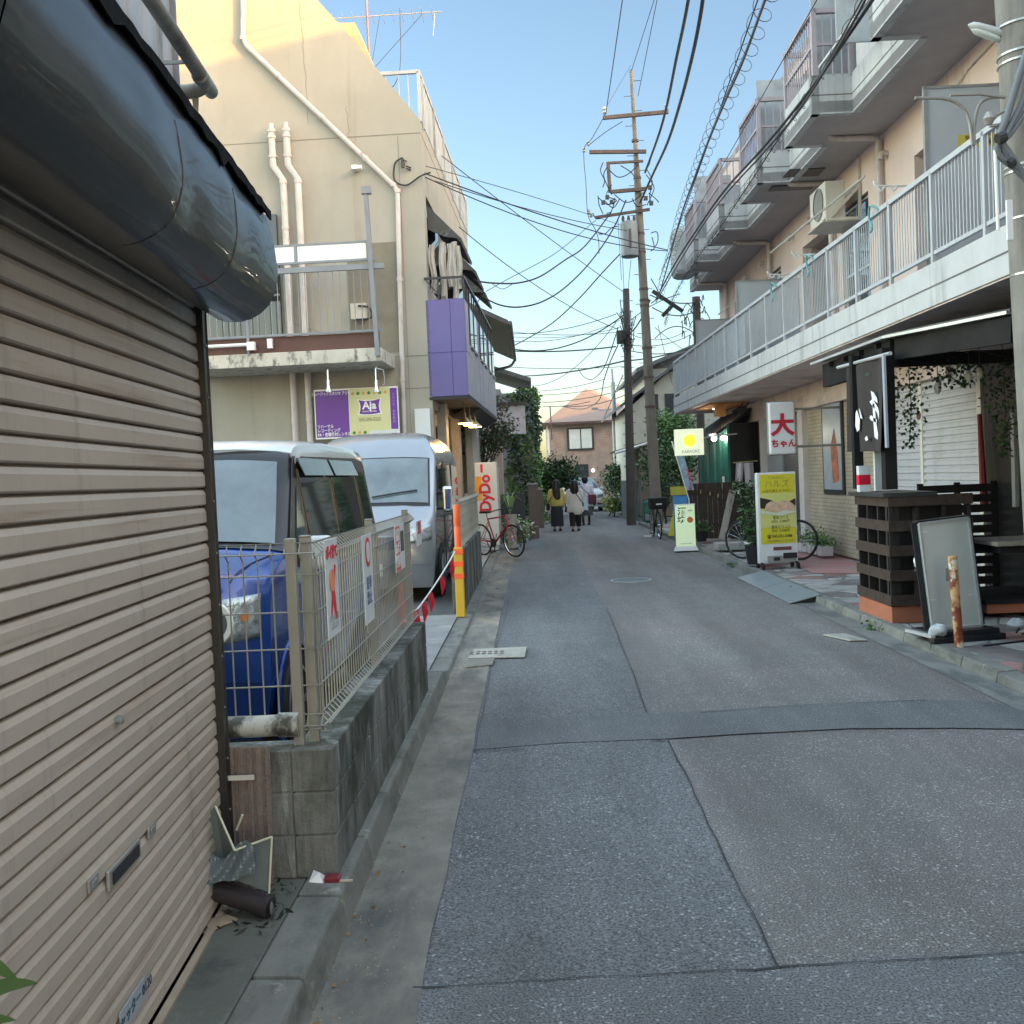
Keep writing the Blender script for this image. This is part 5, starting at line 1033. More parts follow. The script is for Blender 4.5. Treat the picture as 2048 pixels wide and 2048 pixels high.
# --- lit yellow sun sign
ys_ = T('projecting_sign', 'lit white sign with yellow sun hanging before the green bar', 'sign', tuple(AY(1378, 886, 21.0)))
SUNW = mat('lit_sign_white', (.82, .85, .62), emit=.2, var=0, bump=0); SUNY = mat('lit_sign_yellow', (.95, .75, .03), emit=.5, var=0, bump=0)
b = B(); b.box(-.3, .3, -.06, .06, -.26, .29); b.build('box', SUNW, ys_, bevel=.008)
b = B(); pts = [(.15*(1 if i % 2 else .66)*cos(2*pi*i/32), -.064, .05+.15*(1 if i % 2 else .66)*sin(2*pi*i/32)) for i in range(32)]; b.prism(pts, (0, -.003, 0)); b.build('sun_print', SUNY, ys_)
text('SHOT BAR\nSANKAKU', .045, (0, -.07, .02), R_, U_, M('amber_text', (.45, .3, .05)), ys_); text('KARAOKE', .09, (.02, -.066, -.18), R_, U_, M('grey_print', (.3, .34, .38)), ys_, sx=.9)
b = B(); b.bar((.3, 0, .1), (1.0, 0, .15), .03); b.build('arm', GREY, ys_)
# --- tall yellow massage stand sign
p = G(1562, 1137, .13); tilt = .0
st = T('stand_sign', 'tall yellow and white stand sign with a photo of a lying woman', 'sign', (3.66, 15.1, PZ), .12)
b = B(); b.box(-.3, .3, -.05, .05, .09, 1.45); cs = b.build('cabinet', M('white_cabinet', (.66, .68, .7), rough=.4), st, bevel=.01)
YG = M('acid_yellow_print', (.62, .56, .03), rough=.4, var=.04); YP = M('pale_yellow_print', (.6, .6, .2), rough=.4, var=.06)
b = B(); b.box(-.265, .28, -.054, -.05, .38, 1.42); b.build('yellow_field', YG, cs)
b = B(); b.box(-.265, .28, -.057, -.054, .62, 1.14); b.build('pale_field', YP, cs)
b = B(); b.prism([(-.265, -.06, .92), (-.265, -.06, 1.08), (-.1, -.06, 1.04), (-.03, -.06, 1.0), (-.1, -.06, .9)], (0, -.002, 0)); b.build('dark_hair_print', M('dark_brown_print', (.03, .02, .015)), cs); b = B(); b.prism([(.17, -.06, 1.0), (.28, -.06, 1.05), (.28, -.06, .94), (.2, -.06, .96)], (0, -.002, 0)); b.build('dark_hair_print', M('dark_brown_print', (.03, .02, .015)), cs)
b = B(); b.prism([(-.2, -.0635, .9), (-.17, -.0635, .98), (-.1, -.0635, 1.02), (0, -.0635, 1.0), (.1, -.0635, 1.03), (.2, -.0635, 1.0), (.26, -.0635, .95), (.24, -.0635, .87), (.15, -.0635, .84), (0, -.0635, .86), (-.1, -.0635, .85)], (0, -.002, 0)); b.build('skin_print', M('skin_print', (.62, .42, .3), var=.2, scale=12), cs)
b = B(); b.prism([(-.265, -.067, .84), (-.26, -.067, .89), (-.15, -.067, .87), (-.02, -.067, .84), (.1, -.067, .88), (.28, -.067, .86), (.28, -.067, .84), (.05, -.067, .8), (-.1, -.067, .82)], (0, -.002, 0)); b.build('towel_print', M('towel_print', (.6, .62, .5)), cs)
TG = M('olive_text', (.35, .33, .06)); TD = M('dark_olive_text', (.2, .2, .04))
text('もみほぐし', .055, (.0, -.058, 1.37), R_, U_, TG, cs); text('ハルズ', .13, (.0, -.058, 1.27), R_, U_, TG, cs); text('心身を整えるサロン', .05, (.0, -.06, 1.17), R_, U_, TD, cs)
text('・整体コース\n   60分  3,980円', .055, (.02, -.06, .74), R_, U_, TD, cs, sx=.9); text('・整体とリンパ\n   90分  5,980円', .055, (.02, -.06, .6), R_, U_, TD, cs, sx=.9); text('☎ 045-251-0388', .06, (.02, -.06, .49), R_, U_, BLACK, cs, sx=.9); text('ご予約 お待ちして おります', .035, (.02, -.06, .42), R_, U_, TD, cs)
b = B(); b.box(-.08, .2, -.056, -.05, .28, .33); b.build('brown_label', M('brown_label', (.16, .05, .05)), cs)
b = B(); b.box(-.18, .25, -.1, .1, .12, .2); b.box(-.1, -.02, -.105, -.1, .14, .18); b.build('base_tray', M('tray_grey', (.3, .3, .29), rough=.5), st)
b = B(); b.box(.05, .26, -.12, -.1, .16, .24); b.box(-.1, .0, -.106, -.1, .13, .18); b.build('ballast', BLACK, st)
for x in (-.27, .27):
    for y in (-.12, .12): b = B(); b.lathe([(.045, -.015), (.045, .015)], (x, y, .045), 14, axis='X'); b.bar((x, y, .08), (x, 0, .1), .03); b.build('caster', BLACK, st)
# --- small lit stand sign further on
ss = T('stand_sign', 'short pale green lit stand sign with black sake characters and red ball', 'sign', (3.02, 19.9, 0), .05)
PG = mat('lit_pale_green', (.6, .74, .48), emit=.16, var=0, bump=0)
b = B(); b.box(-.19, .19, -.045, .045, .12, .94); sc_ = b.build('cabinet', PG, ss, bevel=.006)
b = B(); b.box(-.2, .2, -.05, .05, .94, .955); b.prism([(-.19, -.06, .12), (.19, -.06, .12), (.24, -.09, .03), (-.24, -.09, .03)], (0, .15, 0)); b.build('base', WHITE, ss)
b = B(); b.box(-.22, .22, -.1, .1, 0, .03); b.build('feet', BLACK, ss)
text('酒', .17, (-.07, -.047, .8), R_, U_, BLACK, sc_, bold=.004); text('坊', .15, (-.09, -.047, .64), R_, U_, BLACK, sc_, bold=.003); text('営業中', .035, (.1, -.047, .82), R_, U_, BLACK, sc_); text('TEL 045-231-0871', .03, (0, -.047, .17), R_, U_, BLACK, sc_)
b = B(); b.lathe([(.06, -.048), (.06, -.045)], (.09, 0, .64), 20, axis='Y'); b.build('red_ball_print', M('orange_red_print', (.7, .18, .06)), sc_)
# --- back of sign board in front of terrace
ws = T('sign_board', 'grey backed sign board standing tilted on its black base by the kerb', 'sign', (3.57, 8.6, PZ), .2)
GB = M('grey_sign_back', (.6, .64, .62), rough=.5, metal=.2, var=.05)
def tl(x, y, z): return (x+(-.11)*(z-.1), y+.0, z)
b = B(); b.prism([tl(-.23, -.04, .1), tl(.23, -.04, .1), tl(.23, -.04, 1.03), tl(-.23, -.04, 1.0)], (0, .08, 0)); bd = b.build('panel', GB, ws)
b = B(); 
for p_, q_ in (((-.23, .1), (.23, .1)), ((.23, .1), (.23, 1.03)), ((.23, 1.03), (-.23, 1.0)), ((-.23, 1.0), (-.23, .1))): b.bar(tl(p_[0], -.045, p_[1]), tl(q_[0], -.045, q_[1]), .02, .02)
b.build('aluminium_edge', ALU, ws)
b = B()
for p_, q_ in (((-.245, .1), (-.245, 1.01)), ((-.245, 1.015), (.245, 1.045)), ((.248, .1), (.248, 1.04))): b.bar(tl(p_[0], 0, p_[1]), tl(q_[0], 0, q_[1]), .075, .016)
b.build('black_rim', BLACK, ws)
b = B()
for x, z in ((-.19, .93), (-.19, .35), (.17, .37)): b.box(tl(x, 0, z)[0]-.03, tl(x, 0, z)[0]+.03, -.043, -.04, z-.006, z+.006)
b.build('white_clip', WHITE, bd)
b = B(); x = tl(-.0, 0, .55)[0]; b.box(x-.045, x+.045, -.044, -.04, .5, .61); b.build('cable_plate', M('plate_grey', (.28, .3, .3)), bd)
b = B(); b.box(-.3, .32, -.16, .18, .03, .09); b.box(-.33, .35, -.2, -.12, .0, .05); b.build('base', BLACK, ws, bevel=.01)
b = B(); b.box(-.34, -.3, -.18, .2, .05, .075); b.build('base_edge', ALU, ws)
tb = T('table_lamp', 'small white desk lamp head clipped behind the grey sign board', 'lamp', (3.32, 8.62, .75)); b = B(); b.lathe([(.02, .07), (.06, .04), (.07, 0), (.06, -.005)], n=18); b.build('shade', WHITE, tb, smooth=True, rot=(0, radians(-70), 0)); b = B(); b.tube([(0, 0, -.01), (-.05, .04, -.08), (.05, .05, -.12)], .008, 6); b.build('arm', BLACK, tb)
for i, (x, y) in enumerate(((3.36, 8.42), (4.08, 8.55))):
    t = T('plastic_bag', ('white plastic bag wrapped round the left foot of the grey sign', 'white plastic bag behind the right foot of the grey sign')[i], 'bag', (x, y, .13), group='plastic bags at the grey sign'); random.seed(9+i)
    b = B(); n = 12; rr = []
    for k in range(7):
        a = k/6*pi; rr.append([((.005+.08*sin(a))*(1+.38*random.uniform(-1, 1))*cos(2*pi*j/n), (.005+.06*sin(a))*(1+.38*random.uniform(-1, 1))*sin(2*pi*j/n), .06-.055*cos(a)+random.uniform(-.012, .012)*(0 < k)) for j in range(n)])
    b.loft(rr); o = b.build('bag', M('crumpled_white_plastic', (.5, .55, .58), rough=.35, bump=.8, bscale=25), t, smooth=True); o.modifiers.new('s', 'SUBSURF').render_levels = 1
ec = B(); ec.tube(smoothpath([(4.0, 8.3, .15), (4.4, 8.6, .16), (4.9, 8.9, .14), (5.0, 8.5, .15), (4.4, 8.2, .14), (3.9, 8.0, .15), (3.5, 7.9, .14)], 6), .009, 6); ec.tube(smoothpath([(4.0, 8.4, .15), (4.3, 8.75, .2), (4.8, 9.0, .15), (5.3, 8.9, .15)], 6), .009, 6); tag(ec.build('power_cable', BLACK, smooth=True), 'black power cables trailing over the paving behind the grey sign', 'cable')
RUST = M('rusty_flaking_steel', (.2, .05, .025), rough=.85, var=.4, scale=9, bump=.5, dirt=[((.55, .33, .16), (7, 7, 5), .48, .54), ((.62, .6, .5), (5, 5, 3.4), .53, .57), ((.04, .02, .015), (8, 8, 8), .58, .68)])
bo_ = T('steel_bollard', 'rusty steel pipe bollard standing before the grey sign board', 'bollard', (3.44, 8.2, PZ-.005)); b = B(); b.tube([(0, 0, 0), (-.02, 0, .38), (-.035, 0, .75)], .036, 18); b.build('pipe', RUST, bo_, smooth=True)
# --- terrace: counter of dark pallet slats
tc_ = T('terrace_counter', 'dark wooden slatted counter on a terracotta plinth at the kerb', 'counter', (3.36, 9.5, PZ))
b = B(); b.box(0, .78, 0, .95, 0, .16); b.build('plinth', M('terracotta_plinth', (.36, .13, .07), rough=.8, var=.12), tc_, bevel=.006)
for k in range(5):
    z0 = .17+k*.235
    b = B(); b.box(-.012, .0, -.01, .95, z0, z0+.1); b.box(-.012, .78, -.022, -.01, z0, z0+.1); b.build('slat_course', WOODD, tc_)
b = B()
for yy in (.02, .3, .6, .88): b.box(.0, .1, yy, yy+.03, .16, 1.2)
for xx in (.0, .25, .5, .74): b.box(xx, xx+.03, .0, .1, .16, 1.2)
b.box(.12, .74, .12, .9, .16, 1.1); b.build('inner_frame', M('very_dark_wood', (.02, .016, .015), rough=.7), tc_)
b = B(); b.box(-.06, .45, -.03, 1.0, 1.2, 1.24); b.build('counter_top', M('black_counter_top', (.03, .035, .04), rough=.4), tc_, bevel=.004)
# posts and canopy
cn = T('terrace_canopy', 'black lean-to canopy on posts over the dark wooden terrace', 'canopy', (3.33, 9.45, 0))
BK = M('blackened_timber', (.016, .016, .017), rough=.7, var=.3, spec=.15)
b = B(); b.box(-.02, .09, -.04, .07, 1.36, 2.68); b.build('post', BK, cn)
b = B(); b.box(-.06, .03, .72, .8, 1.36, 2.7); b.build('post', BK, cn)
b = B(); b.prism([(0, 2.25, 2.79), (0, -.1, 2.77), (.42, -1.6, 2.73), (1.7, -1.6, 2.95), (1.7, 2.25, 2.95)], (0, 0, .03)); b.build('roof_sheet', M('dark_roof_sheet', (.04, .04, .045), rough=.5), cn)
b = B(); b.bar((-.02, 2.27, 2.79), (-.02, -.1, 2.77), .04, .025); b.bar((-.02, -.1, 2.77), (.4, -1.62, 2.73), .04, .025); b.build('edge_strip', ALU, cn)
b = B(); b.box(.05, .13, -.05, 2.1, 2.5, 2.76); b.bar((.1, -.1, 2.66), (.45, -1.6, 2.6), .06, .2)
for yy in (.2, .7, 1.2, 1.7): b.bar((.0, yy, 2.72), (1.7, yy, 2.88), .05, .05)
b.box(.1, 1.7, -.0, .06, 2.5, 2.62); b.build('rafter', BK, cn)
# noren banner
nr = T('cloth_banner', 'dark brown curtain with white brush characters on the terrace front', 'curtain', (3.33, 9.27, 0))
NB = M('dark_brown_cloth', (.03, .025, .025), rough=.9, var=.12)
b = B(); b.grid(lambda u, v: (-.03+.025*sin(u*11)+.03*v*sin(u*5), 1.15*(1-u)+.0+.06*v, 2.6-.86*v-.02*u), 20, 10); b.build('cloth', NB, nr, sol=.006)
b = B(); b.tube([(-.03, 1.45, 2.64), (-.03, -.1, 2.6)], .018, 8); b.build('rod', ALU, nr)
b = B(); b.bar((-.07, -.04, 2.6), (-.05, .0, 1.75), .02, .05); b.build('hem', M('pale_blue_grey_hem', (.3, .33, .4)), nr)
WB_ = M('white_brush_print', (.7, .7, .78))
def nq(L_, nm='brush_lettering'):
    b = B(); P = [(-.066, y, z) for y, z in L_]; b.prism(P, (-.002, 0, 0)); return b.build(nm, WB_, nr)
nq([(.34, 2.3), (.27, 2.28), (.18, 2.22), (.16, 2.17), (.22, 2.19), (.31, 2.22)]); nq([(.38, 2.2), (.3, 2.22), (.16, 2.13), (.1, 2.03), (.13, 1.97), (.18, 2.08), (.3, 2.15)])
nq([(.3, 2.18), (.25, 2.17), (.22, 2.0), (.17, 1.86), (.2, 1.83), (.27, 1.86), (.29, 2.0)]); nq([(.4, 2.05), (.36, 2.07), (.2, 2.02), (.2, 1.99), (.35, 2.02)])
nq([(.8, 2.12), (.76, 2.15), (.68, 2.05), (.7, 1.95), (.77, 1.93), (.82, 1.99)]); nq([(.7, 2.16), (.67, 2.14), (.6, 2.05), (.66, 2.06)]); nq([(.55, 1.86), (.49, 1.88), (.46, 1.84), (.52, 1.83)])
# things behind the curtain: red cup and white cloth
b = B(); b.box(.36, .5, .5, .53, 1.34, 1.75, 0); o = b.build('menu_board', SIGNW, loc=(3.0, 9.35, 0)); tag(o, 'white menu card behind the dark curtain on the counter', 'menu')
rb_ = T('paper_box', 'red and white box standing on the dark counter under the curtain', 'box', (3.33, 10.1, 1.33)); b = B(); b.box(-.055, .055, -.04, .04, 0, .26); b.build('white_box', SIGNW, rb_); b = B(); b.box(-.057, .057, -.042, .042, .07, .17); b.build('red_band', M('bright_red', (.55, .0, .03)), rb_)
# roller shutter, dark shopfront behind terrace
rs = T('roller_shutter', 'white two-bay roller shutter on the closed shop behind the terrace', 'shutter', rloc((WX, 11.3, .1)), RZ)
WS = M('white_shutter', (.44, .44, .475), rough=.45, var=.06, dirt=((.35, .34, .33), (3, 3, .8), .55, .75))
for (a, c) in ((0.05, 1.6), (1.68, 2.95)):
    b = B(); z = 0
    while z < 2.62:
        for (x0, h0), (x1, h1) in zip([(0, 0), (-.026, .012), (-.03, .055), (.002, .078)], [(-.026, .012), (-.03, .055), (.002, .078), (0, .09)]): b.add([(x0, a, z+h0), (x0, c, z+h0), (x1, c, z+h1), (x1, a, z+h1)], [(0, 1, 2, 3)])
        z += .09
    b.build('curtain', WS, rs)
for y0, y1 in ((1.6, 1.68), (-.05, .05), (2.95, 3.02)): b = B(); b.box(-.04, .02, y0, y1, 0, 2.65); b.build('mullion', M('cream_mullion', (.55, .53, .48)), rs)
b = B(); b.lathe([(.06, -.05), (.06, -.02)], (0, 1.68, 2.1), 14, axis='X'); b.build('lock', M('brown_lock', (.1, .05, .04)), rs)
b = B(); b.box(WX-.02, WX+.1, 4, 11.2, .1, 2.8); b.box(WX-.06, WX-.02, 10.2, 10.26, .1, 2.8); b.build('black_front', M('black_shopfront', (.012, .012, .014)), RB)
b = B(); b.tube([(WX-.1, 11.15, 2.1), (WX-.12, 11.05, 1.1)], [.025, .045], 8); o = b.build('rolled_banner', M('dark_red_cloth', (.13, .01, .015), rough=.8), loc=tuple(RO), rot=(0, 0, RZ)); tag(o, 'dark red rolled banner beside the white shutter', 'banner')
b = B(); b.box(WX-.12, WX-.08, 10.35, 10.42, 1.1, 2.1); o = b.build('metal_rail', GREY, loc=tuple(RO), rot=(0, 0, RZ)); tag(o, 'thin grey upright rail on the black shopfront', 'rail')
# pallet lattice screen
ls_ = T('pallet_screen', 'black pallet screen standing in front of the white shutter', 'screen', (4.2, 10.95, PZ), 0)
b = B()
for k in range(11): b.box(0, .85, 0, .02, .05+k*.112, .05+k*.112+.085)
b.build('slat', BK, ls_)
b = B()
for x in (0, .4, .79): b.box(x, x+.06, .02, .05, 0, 1.28)
b.build('upright', BK, ls_)
tt = T('terrace_table', 'wooden terrace table with pale top and brown leg by the dark shopfront', 'table', (4.87, 9.75, PZ))
b = B(); b.box(-.55, .6, -.35, .35, .7, .74); b.build('table_top', M('pale_worn_table', (.3, .28, .23), rough=.6, dirt=((.15, .13, .1), (4, 4, 4), .5, .7)), tt, bevel=.004)
b = B(); b.box(-.2, -.09, -.25, -.14, 0, .7); b.build('leg', M('brown_leg', (.12, .05, .035), rough=.6), tt); b = B(); b.box(-.5, .55, -.3, .3, .63, .7); b.build('apron', BK, tt)
dk = T('terrace_deck', 'low dark deck with terracotta edge under the terrace table', 'deck', (4.1, 9.6, .13)); b = B(); b.box(.2, 1.2, .0, 1.0, .0, .09); b.build('edge', M('terracotta_plinth', (.36, .13, .07)), dk); b = B(); b.box(.18, 1.2, -.03, 1.0, .09, .13); b.build('boards', BK, dk)
# garlands with bulbs and ivy
random.seed(21)
for i, (lab, p0, n, dz) in enumerate((('ivy garland hanging longest, at the right end of the canopy', (4.55, 9.7, 2.62), 420, 1.0), ('short ivy cluster hanging beside the brown curtain', (3.58, 9.5, 2.5), 260, .75), ('ivy spray spread along the middle of the canopy beam', (4.1, 9.6, 2.6), 260, .3))):
    t = T('hanging_ivy', lab, 'plant', p0, group='artificial ivy on the terrace canopy'); b = B()
    for k in range(n):
        f = random.random()**1.3; sp = .10*(1-f)+.025; b.leaf((random.gauss(0, sp*(2.5 if dz < .5 else 1)), random.gauss(0, sp), -dz*f), .042, mi=random.choice((0, 0, 1)), droop=.6, asp=.8)
    b.build('leaves', [LG1, LG2], t, skipnorm=True); b = B(); b.tube([(0, 0, .1), (.02, 0, -dz*.5), (0, .02, -dz*.95)], .004, 5); b.build('stem', BARK, t)
for i, (x, z) in enumerate(((3.83, 2.32), (4.12, 2.42), (4.22, 2.44), (4.68, 2.43))):
    t = T('string_bulb', ('clear unlit bulb', 'clear unlit bulb', 'clear unlit bulb', 'clear unlit bulb')[i]+' hanging from the terrace canopy, '+('leftmost of four', 'second from the left', 'third from the left', 'rightmost of four')[i], 'bulb', (x, 9.45, z), group='unlit bulbs along the terrace canopy')
    b = B(); b.lathe([(.01, -.09), (.03, -.06), (.035, -.03), (.015, .02)], n=12); b.build('glass', M('bulb_glass', (.5, .48, .4), rough=.1, spec=1), t, smooth=True); b = B(); b.lathe([(.016, .02), (.016, .07)], n=8); b.tube([(0, 0, .07), (0, 0, .2)], .004, 5); b.build('socket', BLACK, t)
c = B().tube(smoothpath([(3.45, 9.45, 2.58), (3.83, 9.45, 2.52), (4.15, 9.45, 2.62), (4.45, 9.45, 2.56), (4.7, 9.45, 2.62)], 6), .006, 5).build('light_string', BLACK); tag(c, 'black light string cable slung under the canopy', 'cable')
# --- far end of the shops: wooden fence, blue banner, plank, step, planters
random.seed(5)
bf = T('board_fence', 'dark brown board fence before the green bar', 'fence', (3.35, 21.6, .13)); b = B()
for k in range(11): b.box(k*.108, k*.108+.1, 0, .025, 0, 1.2)
b.build('board', WOODD, bf); b = B(); b.box(0, 1.19, .025, .05, .25, .33); b.box(0, 1.19, .025, .05, .95, 1.03); b.build('rail', WOODD, bf)
for i, (x, z) in enumerate(((.28, 1.0), (.48, .95), (.65, .9))): b = B(); b.lathe([(.015, -.02), (.015, .03), (.008, .06)], (x, -.03, z), 8); b.build('brass_hook', M('brass', (.4, .3, .12), metal=.6, rough=.4), bf)
lanp = T('wall_lantern', 'small lantern hanging at the right end of the board fence', 'lamp', (4.42, 21.5, 1.15)); b = B(); b.box(-.07, .07, -.06, .06, -.12, .12); b.build('frame', BK, lanp); b = B(); b.lathe([(.03, -.08), (.03, .0), (.004, .06)], (0, -.065, 0), 8); b.build('candle', SIGNW, lanp)
lp_ = B(); lp_.prism([(0, 0, 0), (.13, 0, .0), (.42, .3, .9), (.3, .3, .95)], (0, .03, 0)); o = lp_.build('wooden_plank', M('grey_weathered_plank', (.32, .28, .24), rough=.85, bump=.4, dirt=((.12, .1, .09), (12, 12, 2), .5, .65)), loc=(3.62, 19.6, .26)); tag(o, 'grey weathered plank leaning behind the small lit sign', 'plank')
sp_ = B(); sp_.box(0, .75, 0, .5, 0, .12); o = sp_.build('concrete_step', CONC, loc=(3.38, 18.4, .13), bevel=.01); tag(o, 'low concrete step on the pavement behind the small lit sign', 'step')
bb = T('banner_flag', 'blue and red banner flag leaning against the lit yellow sun sign', 'banner', (3.15, 21.3, 0)); b = B(); b.grid(lambda u, v: (-.1+.16*u+.24*v, 0.03*sin(v*6), 2.15-.95*v), 4, 10); b.build('cloth', M('blue_red_flag_cloth', (.25, .35, .5), rough=.8, var=.7, scale=2.5, dirt=((.5, .05, .08), (3, 3, 1.5), .55, .58)), bb, sol=.004); b = B(); b.tube([(-.14, 0, 2.25), (.18, 0, 1.0), (.2, 0, 0)], .012, 6); b.build('pole', WHITE, bb)
bn = T('banner_board', 'bright blue board standing behind the bicycle basket', 'board', (3.3, 23.5, 0)); b = B(); b.box(0, .5, 0, .03, .05, 1.05); b.build('panel', M('bright_blue_board', (.06, .25, .55), rough=.5), bn); b = B(); b.box(-.05, .5, -.02, .0, 1.05, 1.25); b.build('header', M('olive_yellow_board', (.35, .33, .05)), bn); b = B(); b.prism([(-.14, 0, .1), (0, 0, .1), (0, 0, .7)], (0, .02, 0)); b.build('side_strip', M('acid_yellow_print', (.62, .56, .03)), bn)
for i, (x, y, s) in enumerate(((3.42, 22.6, .3), (3.5, 20.9, .22))):
    t = T('box_planter', ('dark planter with bushy plant at the foot of the blue board', 'small dark plant pot beside the small lit sign')[i], 'planter', (x, y, .13)); b = B(); b.lathe([(.1, 0), (.13, .2), (.12, .2)], n=12); b.build('pot', BLACK, t); b = B()
    for k in range(160): b.leaf((random.gauss(0, .1), random.gauss(0, .1), .2+abs(random.gauss(0, s*.6))), .07, mi=random.choice((0, 1)))
    b.build('foliage', [LG1, LG2], t, skipnorm=True)
# planter group by the yellow sign
def potplant(lab, loc, r, h, mpot, n, hh, spread, lsize, mats, grp='potted plants beside the yellow stand sign'):
    t = T('potted_plant', lab, 'plant', loc, group=grp); b = B(); b.lathe([(r*.75, 0), (r, h), (r*.9, h), (r*.85, h*.9)], n=20); b.build('pot', mpot, t, smooth=True)
    b = B()
    for k in range(7):
        a = random.uniform(0, 6.3); b.tube([(0, 0, h*.8), (cos(a)*spread*.5, sin(a)*spread*.5, h+hh*.55), (cos(a)*spread*.8, sin(a)*spread*.8, h+hh*.9)], .006, 5)
    b.build('stem', BARK, t); b = B()
    for k in range(n):
        a = random.uniform(0, 6.3); f = random.random(); rr = spread*(.35+.65*f)*sqrt(random.random())*1.2; b.leaf((cos(a)*rr, sin(a)*rr, h+hh*f), lsize, mi=random.randint(0, len(mats)-1), asp=.35)
    b.build('foliage', mats, t, skipnorm=True); return t
potplant('tall bushy plant in white pot left of the yellow sign', (3.55, 16.2, .13), .16, .3, WHITE, 700, 1.0, .28, .1, [LG1, LG1, LG2])
potplant('bushy plant in black pot touching the yellow sign', (3.42, 15.5, .13), .17, .3, BLACK, 500, .55, .25, .09, [LG1, LG2])
potplant('small plant in terracotta pot between the two bigger pots', (3.5, 15.75, .13), .09, .18, TERRA, 120, .22, .1, .07, [LG2, LG3])
for i in range(5):
    t = T('planter_box', 'white pot number in the row at the tiled wall', 'planter', (4.75+.0*i, 17.6-.3*i, .13), group='white pots along the tiled wall'); t['label'] = ('low bushy plant in white pot, '+('farthest', 'second farthest', 'middle', 'second nearest', 'nearest')[i]+' of the row at the tiled wall')
    b = B(); b.box(-.1, .1, -.11, .11, 0, .16); b.build('pot', M('white_planter', (.6, .58, .6), rough=.6), t, bevel=.01); b = B()
    for k in range(170): b.leaf((random.gauss(0, .1), random.gauss(0, .1), .16+abs(random.gauss(0, .09))), .055, mi=random.choice((0, 1)))
    b.build('foliage', [LG2, LG3], t, skipnorm=True)
grs = B()
for k in range(160): a = random.uniform(0, 6.3); grs.leaf((4.05+random.gauss(0, .07), 7.3+random.gauss(0, .06), .14), .12, asp=.1, droop=-1.2)
tag(grs.build('dry_grass', M('dry_grass', (.4, .34, .18), rough=.9), skipnorm=True), 'tuft of dry straw grass on the paving at the right edge', 'grass')
wd = B()
for (x, y) in ((KX1-.02, 16.5), (KX1-.01, 9.7), (KX1, 12.9)):
    for k in range(40): wd.leaf((x+random.gauss(0, .04), y+random.gauss(0, .1), .01+abs(random.gauss(0, .03))), .05)
tag(wd.build('weeds', LG2, skipnorm=True), 'small weeds growing in the right kerb joint', 'weeds', kind='stuff')
# ================================================================== HOUSES FURTHER ALONG, LEFT
PKW = M('pale_house_render', (.46, .42, .41), rough=.85, dirt=((.33, .3, .3), (1.5, 1.5, .4), .55, .75)); TILD = M('dark_grey_roof_tile', (.1, .105, .11), rough=.7, var=.2)
h2 = T('tiled_roof_house', 'pale house with dark eave and green shutters just beyond the purple bay', 'house', (-1.3, 28.3, 0))
b = B(); b.box(-6, 0, 0, 7.2, 0, 5.9); b.build('wall', PKW, h2)
b = B(); b.prism([(-6.2, -.5, 7.6), (-3, -.5, 7.9), (.85, -.5, 5.98), (.85, -.5, 5.86), (-3, -.5, 7.7), (-6.2, -.5, 7.4)], (0, 8.4, 0)); rf = b.build('roof', TILD, h2)
b = B(); b.tube([(.9, -.5, 5.9), (.9, 7.9, 5.86)], .06, 8); b.tube(smoothpath([(.9, 7.7, 5.84), (.7, 7.6, 5.6), (.1, 7.4, 5.45), (.06, 7.3, 5.2), (.06, 7.3, 3.0)], 4), .05, 8); b.build('gutter', M('dark_gutter', (.1, .1, .1), rough=.5), h2)
b = B(); b.box(0, .06, 4.2, 5.6, 3.9, 5.3); wn = b.build('window', M('green_grey_shutter', (.2, .24, .2)), h2); b = B(); b.box(.06, .08, 4.9, 4.95, 3.9, 5.3); b.build('frame', BLACK, wn)
b = B(); b.box(0, .2, 5.9, 6.3, 2.7, 4.8); b.build('shutter_box', BLACK, h2)
b = B(); b.box(-3, .1, 4.0, 5.0, .0, 3.2); b.box(-.1, .35, 5.4, 6.6, 0, 3.0); b.build('porch_wall', M('warm_porch_wall', (.4, .33, .28)), h2)
b = B(); b.box(-1.5, 1.2, 4.6, 4.75, 3.05, 4.0); b.build('white_wall_panel', M('lilac_white_wall', (.5, .48, .52)), h2); b = B(); b.box(-1.5, 1.22, 4.5, 4.8, 4.0, 4.1); b.build('coping', BLACK, h2)
h3 = T('tiled_roof_house', 'second dark eaved house left of the ivy wall', 'house', (-1.6, 37.5, 0))
b = B(); b.box(-6, 0, 0, 6, 0, 5.3); b.build('wall', M('grey_blue_wall', (.3, .33, .36)), h3)
b = B(); b.prism([(-3, -.7, 7.0), (1.75, -.7, 5.25), (1.75, -.7, 5.1), (-3, -.7, 6.8)], (0, 5, 0)); b.build('roof', TILD, h3)
b = B(); b.box(0, .1, .5, .9, 3, 4.9); b.box(0.3, .6, .2, .5, 4.5, 4.8); b.build('drain', BLACK, h3)
